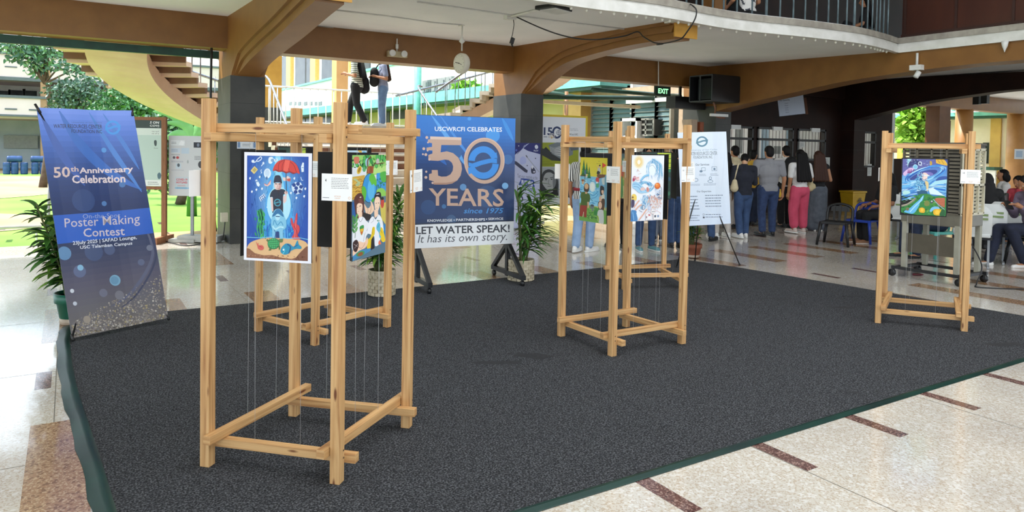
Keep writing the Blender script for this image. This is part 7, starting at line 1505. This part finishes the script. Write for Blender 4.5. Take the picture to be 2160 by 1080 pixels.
        for k, (o_, ln) in enumerate(((-.016,.034),(-.005,.042),(.006,.045),(.017,.040))):
            r0 = wr+d*.058*sc+side*o_*sc; j = r0+d*ln*.5*sc+nrm_*.008*sc; e = j+(d*.6+nrm_*.75).normalized()*ln*.55*sc; hb.cap(r0-d*.01, j, .0062*sc, .0056*sc, 8); hb.cap(j, e, .0056*sc, .0045*sc, 8)
        r0 = wr+d*.022*sc+side*.018*sc; j = r0+(side*.7+d*.6+nrm_*.3).normalized()*.026*sc; e = j+(d+nrm_*.4).normalized()*.022*sc; hb.cap(r0, j, .0072*sc, .0062*sc, 8); hb.cap(j, e, .0062*sc, .005*sc, 8)
        body.add(hb.v, hb.f, 0, True)
    body.build('body', SK, t)
    # --- clothes
    g = .013
    if top:
        m = MB(); torso(m, g)
        if pose == 'stand': m.ell(pel+V(0,0,-.02*sc), ((whip+.008)*sc+g*.9, .066*sc*wide**.5+g*.9, .05*sc))
        for s_ in 'LR':
            S_, el, wr = Ar[s_]
            if sleeve == 'short': m.cap(S_, lerp(S_, el, .72), .038*sc*wide**.5+.004, .036*sc)
            elif sleeve == 'long': m.cap(S_, el, .036*sc+.006, .03*sc+.004); m.cap(el, lerp(el, wr, .93), .031*sc+.003, .024*sc)
            else: m.cap(S_, lerp(S_, el, .12), .036*sc, .034*sc)
        if pose == 'stand': m.cap(pel+V(-.03,0,.04*sc), pel+V(.03,0,.04*sc), .066*sc+g, .066*sc+g)
        fm = fuse(m, .012); 
        fm.build('top', top, t)
    if belt: 
        m = MB(); zz = pel+up*.075*sc; m.lathe([(1,-.02),(1.02,0),(1,.02)], n=24); m.v = [zz+V(p.x*((whip)*sc+.018), p.y*(.062*sc+.02), p.z*1.1) for p in m.v]; m.build('belt', belt, t)
    if bottom:
        m = MB(); gg = .012 if legs == 'pants' else .024; m.ell(pel+V(0,-.005,-.01), ((whip+.01)*sc+gg, .068*sc*wide**.5+gg, .07*sc+gg)); 
        if pose == 'stand': m.cap(pel+V(-.02,0,.05*sc), pel+V(.02,0,.05*sc), .06*sc+gg*.6, .06*sc+gg*.6)
        for s_ in 'LR':
            hip, kn, ank, toe = L[s_]; cuf = lerp(kn, ank, .93 if legs != 'crop' else .78)
            if legs == 'pants': m.cap(hip, kn, .057*sc*wide**.5+gg, .04*sc+gg); m.cap(kn, cuf, .04*sc+gg, .036*sc+gg*.6)
            elif legs == 'crop': m.cap(hip, kn, .058*sc+gg, .05*sc+gg*.7); m.cap(kn, cuf, .05*sc+gg*.7, .046*sc+gg*.4)
            elif legs == 'wide': m.cap(hip, kn, .058*sc+gg, .06*sc+gg); m.cap(kn, cuf, .06*sc+gg, .068*sc+gg)
            elif legs == 'slim': m.cap(hip, kn, .056*sc+.008, .037*sc+.008); m.cap(kn, cuf, .037*sc+.008, .029*sc+.006)
        if legs == 'wide' and skirtw: m.cap(pel+V(0,0,-.1*sc), V(0,0,.16*sc), .10*sc, .12*sc)
        fuse(m, .012).build('trousers' if legs != 'wide' else 'wide_trousers', bottom, t)
    if shoes:
        for s_ in 'LR':
            hip, kn, ank, toe = L[s_]; fd = (toe-ank); fd.z = 0; fd.normalize(); base = V(ank.x, ank.y, ank.z-.05*sc)
            m = MB(); m.cap(base+V(0,0,.042)-fd*.035, base+V(0,0,.036)+fd*.12*sc, .040, .034); m.cap(base+V(0,0,.05)-fd*.03, base+V(0,0,.085)-fd*.02, .040, .036)
            f2 = fuse(m, .008, 3); f2.v = [V(p.x, p.y, max(p.z, base.z+.012)) for p in f2.v]; so = f2.build('shoe', shoes, t)
            sm = MB(); sm.lathe([(0,0),(1,0),(1.02,.012),(1,.024),(0,.024)], n=20); sd2 = V(-fd.y, fd.x, 0); sm.v = [base+fd*(.045*sc+p.x*.108*sc)+sd2*p.y*.043+V(0,0,p.z) for p in sm.v]; sm.build('sole', PLASTW if shoes not in (MATS.get('black_shoe'),) else PLASTB, so)
    # --- hair and face
    hm = hairm or HAIRB; m = MB(); H0 = hc+Rh @ V(0,-.006*sc,.020*sc)
    if hair != 'none':
        m.ell(H0, (.052*sc,.058*sc,.056*sc), Rh); m.ell(hc+Rh @ V(0,-.03*sc,-.01*sc), (.045*sc,.036*sc,.05*sc), Rh)
        if hair == 'long':
            for x in (-.036, -.018, 0, .018, .036): m.cap(hc+Rh @ V(x*1.15*sc,-.036*sc,.01*sc), chest+V(x*2.2*sc,-.084*sc*wide**.5,-.07*sc), .030*sc, .024*sc)
            for sg in (-1, 1): m.cap(hc+Rh @ V(sg*.045*sc,-.012*sc,.01*sc), sh+V(sg*.05*sc,-.05*sc,-.02*sc), .02*sc, .022*sc)
        if hair == 'bob':
            for x in (-.04,-.02,0,.02,.04): m.ell(hc+Rh @ V(x*sc,-.035*sc,-.03*sc), (.028*sc,.034*sc,.05*sc))
            for sg in (-1, 1): m.ell(hc+Rh @ V(sg*.05*sc,-.01*sc,-.01*sc), (.022*sc,.036*sc,.055*sc))
        if hair == 'bun': m.ell(hc+Rh @ V(0,-.062*sc,.03*sc), (.026*sc,.026*sc,.026*sc))
        if hair == 'veil': m.ell(hc+V(0,-.01*sc,-.01*sc), (.062*sc,.066*sc,.075*sc)); m.cap(hd, chest, .075*sc, .115*sc); m.cap(sh+V(-wsh*.6*sc,-.02*sc,-.02*sc), sh+V(wsh*.6*sc,-.02*sc,-.02*sc), .06*sc, .06*sc)
        hmm = fuse(m, .009, 3); keep = []
        if hair != 'veil':  # free the face: push the hair in front of the hairline back inside the skull
            inv = Rh.inverted()
            for i, p in enumerate(hmm.v):
                q = inv @ (p-hc)
                if q.y > .014*sc and q.z < .030*sc and q.length < .09*sc: q = q*.72; hmm.v[i] = hc+Rh @ q
        hmm.build('hair' if hair != 'veil' else 'head_covering', hm, t)
    for sg in (-1, 1):
        m = MB(); c2 = hc+Rh @ V(sg*.019*sc,.0485*sc,.006*sc); m.ell(c2, (.0078*sc,.0045*sc,.0036*sc), Rh, 10, 6); m.ell(c2+Rh @ V(0,.003*sc,0), (.0038*sc,.0024*sc,.0034*sc), Rh, 8, 5, mi=1); m.build('eye', [EYEW, EYED], t)
    m = MB(); m.cap(hc+Rh @ V(-.012*sc,.051*sc,-.034*sc), hc+Rh @ V(.012*sc,.051*sc,-.034*sc), .0045*sc, .0045*sc); m.build('mouth', LIP, t)
    t['_hand'] = 0; del t['_hand']
    return t, dict(L=L, A=Ar, sh=sh, chest=chest, pel=pel, hc=hc, M=Matrix.Translation(loc) @ Matrix.Rotation(R_(face-90), 4, 'Z'))
def cloth(n, a, b_=None, sc=14): return mat(n, a, b_, sc, .85)
JEAN = cloth('blue_denim', (58,82,120), (44,66,102), 10); JEANL = cloth('light_denim', (150,174,206), (130,156,190), 8); JEAND = cloth('dark_denim', (34,46,72), (26,36,58), 10)
NAVY = cloth('navy_knit', (28,32,46), (22,26,38)); GREYP = cloth('grey_marl', (138,138,142), (130,130,135), 160); TEE = cloth('white_cotton', (226,224,222), (212,210,208)); BLKC = cloth('black_cloth', (22,22,24), (16,16,18)); PINKC = cloth('pink_trousers', (214,84,112), (196,70,98), 5); GREYW = cloth('slate_wide_trousers', (92,98,108), (78,84,94)); CREAMC = cloth('cream_cloth', (214,200,166), (200,186,152)); YELC = cloth('yellow_cloth', (214,172,60), (198,156,48)); KHA = cloth('pale_trousers', (206,198,190), (190,182,174)); GRYT = cloth('grey_trousers', (122,128,142), (106,112,126)); MAUV = cloth('mauve_sweater', (132,118,138), (116,102,122)); REDC = cloth('coral_shirt', (196,74,86), (180,62,74)); SLT = cloth('slate_blue_tee', (142,148,170), (126,132,156)); STEELJ = cloth('steel_blue_jeans', (104,130,164), (88,112,146))
def stripe_mat(n, a, b_, sc, ax=0, lo=.45, hi=.5):
    if n in MATS: return MATS[n]
    m = bpy.data.materials.new(n); m.use_nodes = True; k = m.node_tree; b = k.nodes['Principled BSDF']; t_ = k.nodes.new('ShaderNodeTexCoord'); w_ = k.nodes.new('ShaderNodeTexWave'); r = k.nodes.new('ShaderNodeValToRGB')
    w_.bands_direction = 'XYZ'[ax]; w_.inputs['Scale'].default_value = sc; w_.inputs['Distortion'].default_value = .4; k.links.new(t_.outputs['Object'], w_.inputs['Vector']); k.links.new(w_.outputs['Fac'], r.inputs[0])
    r.color_ramp.elements[0].position = lo; r.color_ramp.elements[0].color = S(a); r.color_ramp.elements[1].position = hi; r.color_ramp.elements[1].color = S(b_); k.links.new(r.outputs[0], b.inputs['Base Color']); b.inputs['Roughness'].default_value = .85; MATS[n] = m; return m
STRV = stripe_mat('black_white_vertical_stripe', (226,224,220), (26,26,30), 9, 0, .5, .58); STRH = stripe_mat('white_green_band_stripe', (214,216,200), (96,104,92), 7, 2, .55, .65); STRN = stripe_mat('navy_white_stripe', (226,226,228), (40,50,76), 9, 2, .55, .65)
WSH = mat('white_shoe', (232,230,226), (216,214,210), 8, .5); BSH = mat('black_shoe', (22,22,24), (16,16,18), 8, .5); TSH = mat('teal_shoe', (110,160,166), (94,144,150), 8, .5); NSH = mat('navy_shoe', (34,40,56), (26,30,44), 8, .5); SND = mat('brown_sandal', (130,92,66), (112,78,54), 8, .6); NUD = mat('beige_shoe', (206,190,180), (190,174,164), 8, .5)
def feet(px, py): p = G(px, py); return (p.x, p.y, 0)
def bag(label, name, m_, pts, loc, r, strap_pts=None, cat='bag', group=None, sq=None):
    t = thing(name, label, cat, loc, group=group); m = MB()
    for a, b_, r0, r1 in pts: m.cap(a, b_, r0, r1)
    fuse(m, .012).build('body', m_, t, wpar=True)
    if strap_pts: MB().tube(crom(strap_pts, 5), r, 6).build('strap', m_, t, wpar=True)
    return t
def W(info, p): return info['M'] @ Vector(p)
UP = 62   # heading of the queue (towards the counter, a little right)
# striped blouse woman by the plants
t, i_ = person('woman in a black and white striped blouse and light jeans by the portrait board', feet(1228,532), 20, 1.62, STRV, JEANL, WSH, 'bun', 1, female=True, arms=('down','bent'), stride=.22, belt=cloth('red_sash', (150,40,52)), head_pitch=18, wide=1.05)
a = W(i_, (.17,-.02,1.25)); bag('dark grey bag on the arm of the striped blouse woman', 'shoulder_bag', cloth('dark_grey_bag', (70,70,76)), [(a+V(0,0,-.10), a+V(.02,-.05,-.28), .07, .08)], tuple(a), .01, [a+V(0,0,-.1), a+V(-.05,.03,.12), a+V(-.06,.0,.0)])
# behind the middle frames
t, i_ = person('person in black clothes half hidden by the middle frame post', feet(1304,524), 70, 1.60, BLKC, BLKC, BSH, 'long', 1, female=True, feet_gap=.2)
t, i_ = person('person in blue jeans and teal shoes behind the pale drawing', feet(1360,528), -110, 1.6, BLKC, JEAN, TSH, 'short', 1, legs='slim', feet_gap=.22, arms=('fold','fold'))
t, i_ = person('person in grey trousers and navy sneakers behind the pale drawing', feet(1388,508), 30, 1.66, CREAMC, GRYT, NSH, 'short', 1, arms=('down','bent'), stride=.12)
t, i_ = person('person in a black top and jeans left of the services banner', feet(1424,522), 60, 1.66, BLKC, JEAN, BSH, 'short', 1, arms=('down','fold'), feet_gap=.14)
t, i_ = person('person in jeans standing behind the services banner', feet(1479,508), 25, 1.62, TEE, JEAN, BSH, 'short', 1, feet_gap=.3, stride=.2)
t, i_ = person('person in a striped tee and pale trousers right of the services banner', feet(1522,500), 75, 1.6, STRN, KHA, WSH, 'long', 0, female=True, feet_gap=.26)
# the queue
p = feet(1566,502); t, i_ = person('person in a navy sweater and blue jeans bowing the head in the queue', p, 70, 1.56, NAVY, JEAN, WSH, 'short', 0, sleeve='long', arms=('phone','phone'), head_pitch=38, head_yaw=35, feet_gap=.16, wide=1.12, stride=.1)
a = W(i_, (-.2,-.02,1.13)); bag('cream shoulder bag hanging on the navy sweater person', 'shoulder_bag', CREAMC, [(a+V(0,0,-.1), a+V(0,0,-.22), .05, .075)], tuple(a), .014, [a+V(0,0,-.05), W(i_, (-.16,-.06,1.32)), W(i_, (-.1,.0,1.335)), W(i_, (-.16,.06,1.2)), a+V(0,0,-.08)])
p = D(1549,400,14.6); t, i_ = person('person with black hair in a cream shirt beyond the services banner', (p.x, p.y, 0), 80, 1.68, CREAMC, KHA, BSH, 'short', 1, wide=1.05)
p = D(1587,400,15.2); t, i_ = person('person in a yellow shirt looking right in the queue', (p.x, p.y, 0), 20, 1.60, YELC, JEAND, BSH, 'short', 1)
p = feet(1618,498); t, i_ = person('heavy-set man in a grey polo shirt and dark blue jeans', p, 68, 1.68, GREYP, cloth('mid_blue_jeans', (48,66,104), (36,52,86)), BSH, 'short', 1, arms=('bent','down'), wide=1.28, feet_gap=.24, stride=.08)
a = W(i_, (.245*1.0,.02,.78)); o = tag(MB().ell(a, (.035,.03,.06)).cap(a+V(0,0,.04), a+V(.01,0,.09), .02, .012).build('yellow_pouch', YELC, loc=tuple(a)), 'small yellow pouch in the right hand of the grey polo man', 'pouch')
p = D(1657,400,14.9); t, i_ = person('person in a white tee and black trousers with a backpack', (p.x, p.y, 0), 66, 1.70, TEE, BLKC, BSH, 'short', 0, arms=('bent','down'), feet_gap=.16, wide=1.1)
a = W(i_, (0,-.19,1.22)); bk = bag('black backpack worn over the white tee in the queue', 'backpack', BLKC, [(a+V(0,0,.14), a+V(0,0,-.20), .13, .15), (a+V(.04,-.06,-.05), a+V(.04,-.06,-.18), .09, .1)], tuple(a), .02, [W(i_, (.11,-.12,1.35)), W(i_, (.11,.02,1.44)), W(i_, (.12,.10,1.3)), W(i_, (.13,0,1.1))])
a = W(i_, (.24,.04,.62)); tag(MB().add([a+V(-.14,0,-.02),a+V(.14,.02,0),a+V(.17,.02,-.30),a+V(-.10,0,-.34),a+V(-.14,.1,-.02),a+V(.14,.12,0),a+V(.17,.12,-.30),a+V(-.10,.1,-.34)],[(0,1,2,3),(7,6,5,4),(0,4,5,1),(1,5,6,2),(2,6,7,3),(3,7,4,0)]).tube(crom([a+V(-.08,.05,-.02),a+V(0,.05,.16),a+V(.08,.05,-.02)],5),.008,6).build('cloth_bag', BLKC, loc=tuple(a)), 'black cloth bag carried low beside the pink trousers', 'bag')
p = feet(1684,492); t, i_ = person('woman with long black hair in a white tee and pink trousers', p, 72, 1.62, TEE, PINKC, NUD, 'long', 1, female=True, arms=('down','fold'), legs='crop', feet_gap=.24, wide=1.12, stride=.06)
a = W(i_, (.22,-.02,1.0)); bag('beige shoulder bag with a plush charm beside the pink trousers', 'shoulder_bag', cloth('beige_bag', (196,180,140)), [(a+V(0,0,0), a+V(0,0,-.12), .05, .07), (a+V(.05,-.04,-.06), a+V(.05,-.05,-.10), .035, .035)], tuple(a), .012, [a+V(0,0,.04), W(i_, (.15,-.06,1.33)), W(i_, (.12,0,1.36)), W(i_, (.16,.06,1.2)), a+V(0,.04,.02)])
p = feet(1722,486); t, i_ = person('woman with long brown hair in wide slate trousers', (p[0], p[1], 0), 60, 1.60, BLKC, GREYW, SND, 'long', 1, female=True, sleeve='none', arms=('fold','bent'), legs='wide', skirtw=1, hairm=HAIRD, feet_gap=.16, wide=1.08)
# on the stair landing
p = PY(752,256,15.2); p = Vector((p.x, p.y, LZ)); t, i_ = person('person in a striped tee and black trousers stepping across the stair landing', tuple(p), 140, 1.68, STRH, BLKC, WSH, 'long', 1, female=True, arms=('bent','bent'), legs='pants', stride=.42, wide=1.12)
a = W(i_, (.19,-.1,1.0)); bag('round black bag behind the striped tee on the landing', 'shoulder_bag', BLKC, [(a, a+V(.0,.0,-.16), .11, .13)], tuple(a), .014, [a+V(0,0,.05), W(i_, (.16,-.06,1.36)), W(i_, (.1,.06,1.34)), a+V(0,0,.02)])
p = PY(807,252,15.15); p = Vector((p.x, p.y, LZ)); t, i_ = person('person in a slate blue tee and steel blue jeans on the stair landing', tuple(p), 165, 1.64, SLT, STEELJ, WSH, 'long', 1, female=True, arms=('bent','bent'), legs='pants', feet_gap=.12, hairm=HAIRD)
a = W(i_, (0,-.0,1.15)) ; a = W(i_, (-.05,.20,1.12)); bag('black backpack carried on the front by the slate blue tee', 'backpack', BLKC, [(a+V(0,0,.1), a+V(0,0,-.14), .09, .11)], tuple(a), .014, [a+V(0,0,.1), W(i_, (-.1,.1,1.38)), W(i_, (-.12,-.05,1.36))])
# on the balcony
q = edge_pt(1576, 3.72, .75); t, i_ = person('person in a printed white tee sitting behind the balcony railing', (q.x, q.y, 3.72), 75, 1.62, mat('printed_white_tee', (226,224,220), (60,64,72), 9, .85, lo=.58, hi=.62), BLKC, BSH, 'short', 1, pose='sit', seat=.0+.12, arms=('lap','lap'), knees={'L': (.42,.34,0,.30), 'R': (.42,.34,0,.30)})
q = edge_pt(1826, 3.72, .9); t, i_ = person('person in black sitting at the right end of the balcony railing', (q.x, q.y, 3.72), 120, 1.6, BLKC, BLKC, WSH, 'long', 1, pose='sit', seat=.12, female=True, arms=('lap','lap'), knees={'L': (.42,.34,0,.30), 'R': (.42,.34,0,.30)})
tag(MB().box((q.x,q.y,3.80),(.5,.5,.16)).build('floor_cushion', BLKC, loc=(q.x,q.y,3.72)), 'black cushion under the person in black on the balcony', 'cushion')
q = edge_pt(1576, 3.72, .75); tag(MB().box((q.x,q.y,3.80),(.5,.5,.16)).build('floor_cushion', BLKC, loc=(q.x,q.y,3.72)), 'dark cushion under the printed tee on the balcony', 'cushion')
# seated on the right
t, i_ = person('person in a white shirt and dark jeans sitting on the aqua chair', (AQ[0], AQ[1], 0), 158, 1.66, TEE, JEAND, BSH, 'short', 1, pose='sit', arms=('lap','lap'), knees={'L': (.52,.45,0,.42), 'R': (.52,.47,0,.50)})
q = D(1872,400,12.6); t, i_ = person('person in dark clothes and brown sandals seated past the blue chair', (q.x, q.y, 0), 150, 1.6, BLKC, BLKC, SND, 'long', 2, pose='sit', arms=('lap','lap'), seat=.45)
qq = D(2128,400,10.6)
t, i_ = person('person in a mauve sweater and navy trousers reading a phone at the right edge', (BK[0], BK[1], 0), 152, 1.68, MAUV, cloth('navy_trousers', (28,34,56), (22,28,46)), WSH, 'short', 1, pose='sit', sleeve='long', arms=('phone','phone'), lean=8, head_pitch=30, seat=.46, wide=1.1, knees={'L': (.55,.44,0,.20), 'R': (.53,.46,0,.60)})
a = W(i_, (.0,.36,.98)); a = lerp(W(i_, i_['A']['L'][2]), W(i_, i_['A']['R'][2]), .5)+W(i_, (0,.1,.03))-W(i_, (0,0,0)); ph = tag(MB().box((0,0,0),(.085,.012,.16)).build('mobile_phone', PLASTB), 'black phone held by the person in the mauve sweater', 'phone'); ph.location = a; ph.rotation_euler = (R_(-40), 0, R_(80))
q = D(2082,400,11.7); t, i_ = person('person in a black head covering seated right of the air cooler', (q.x, q.y, 0), 40, 1.58, BLKC, BLKC, BSH, 'veil', 1, pose='sit', hairm=BLKC, arms=('lap','lap'), seat=.46)
q = D(2117,400,13.6); t, i_ = person('person with a black bob in a white tee seated among the white chairs', (q.x, q.y, 0), 130, 1.62, TEE, JEAND, BSH, 'bob', 1, pose='sit', arms=('lap','lap'), seat=.47, female=True)
q = D(2154,400,13.0); t, i_ = person('person in a coral shirt with black hair looking down at the right edge', (q.x, q.y, 0), 165, 1.64, REDC, JEAND, BSH, 'short', 1, pose='sit', arms=('lap','lap'), head_pitch=25, seat=.38)
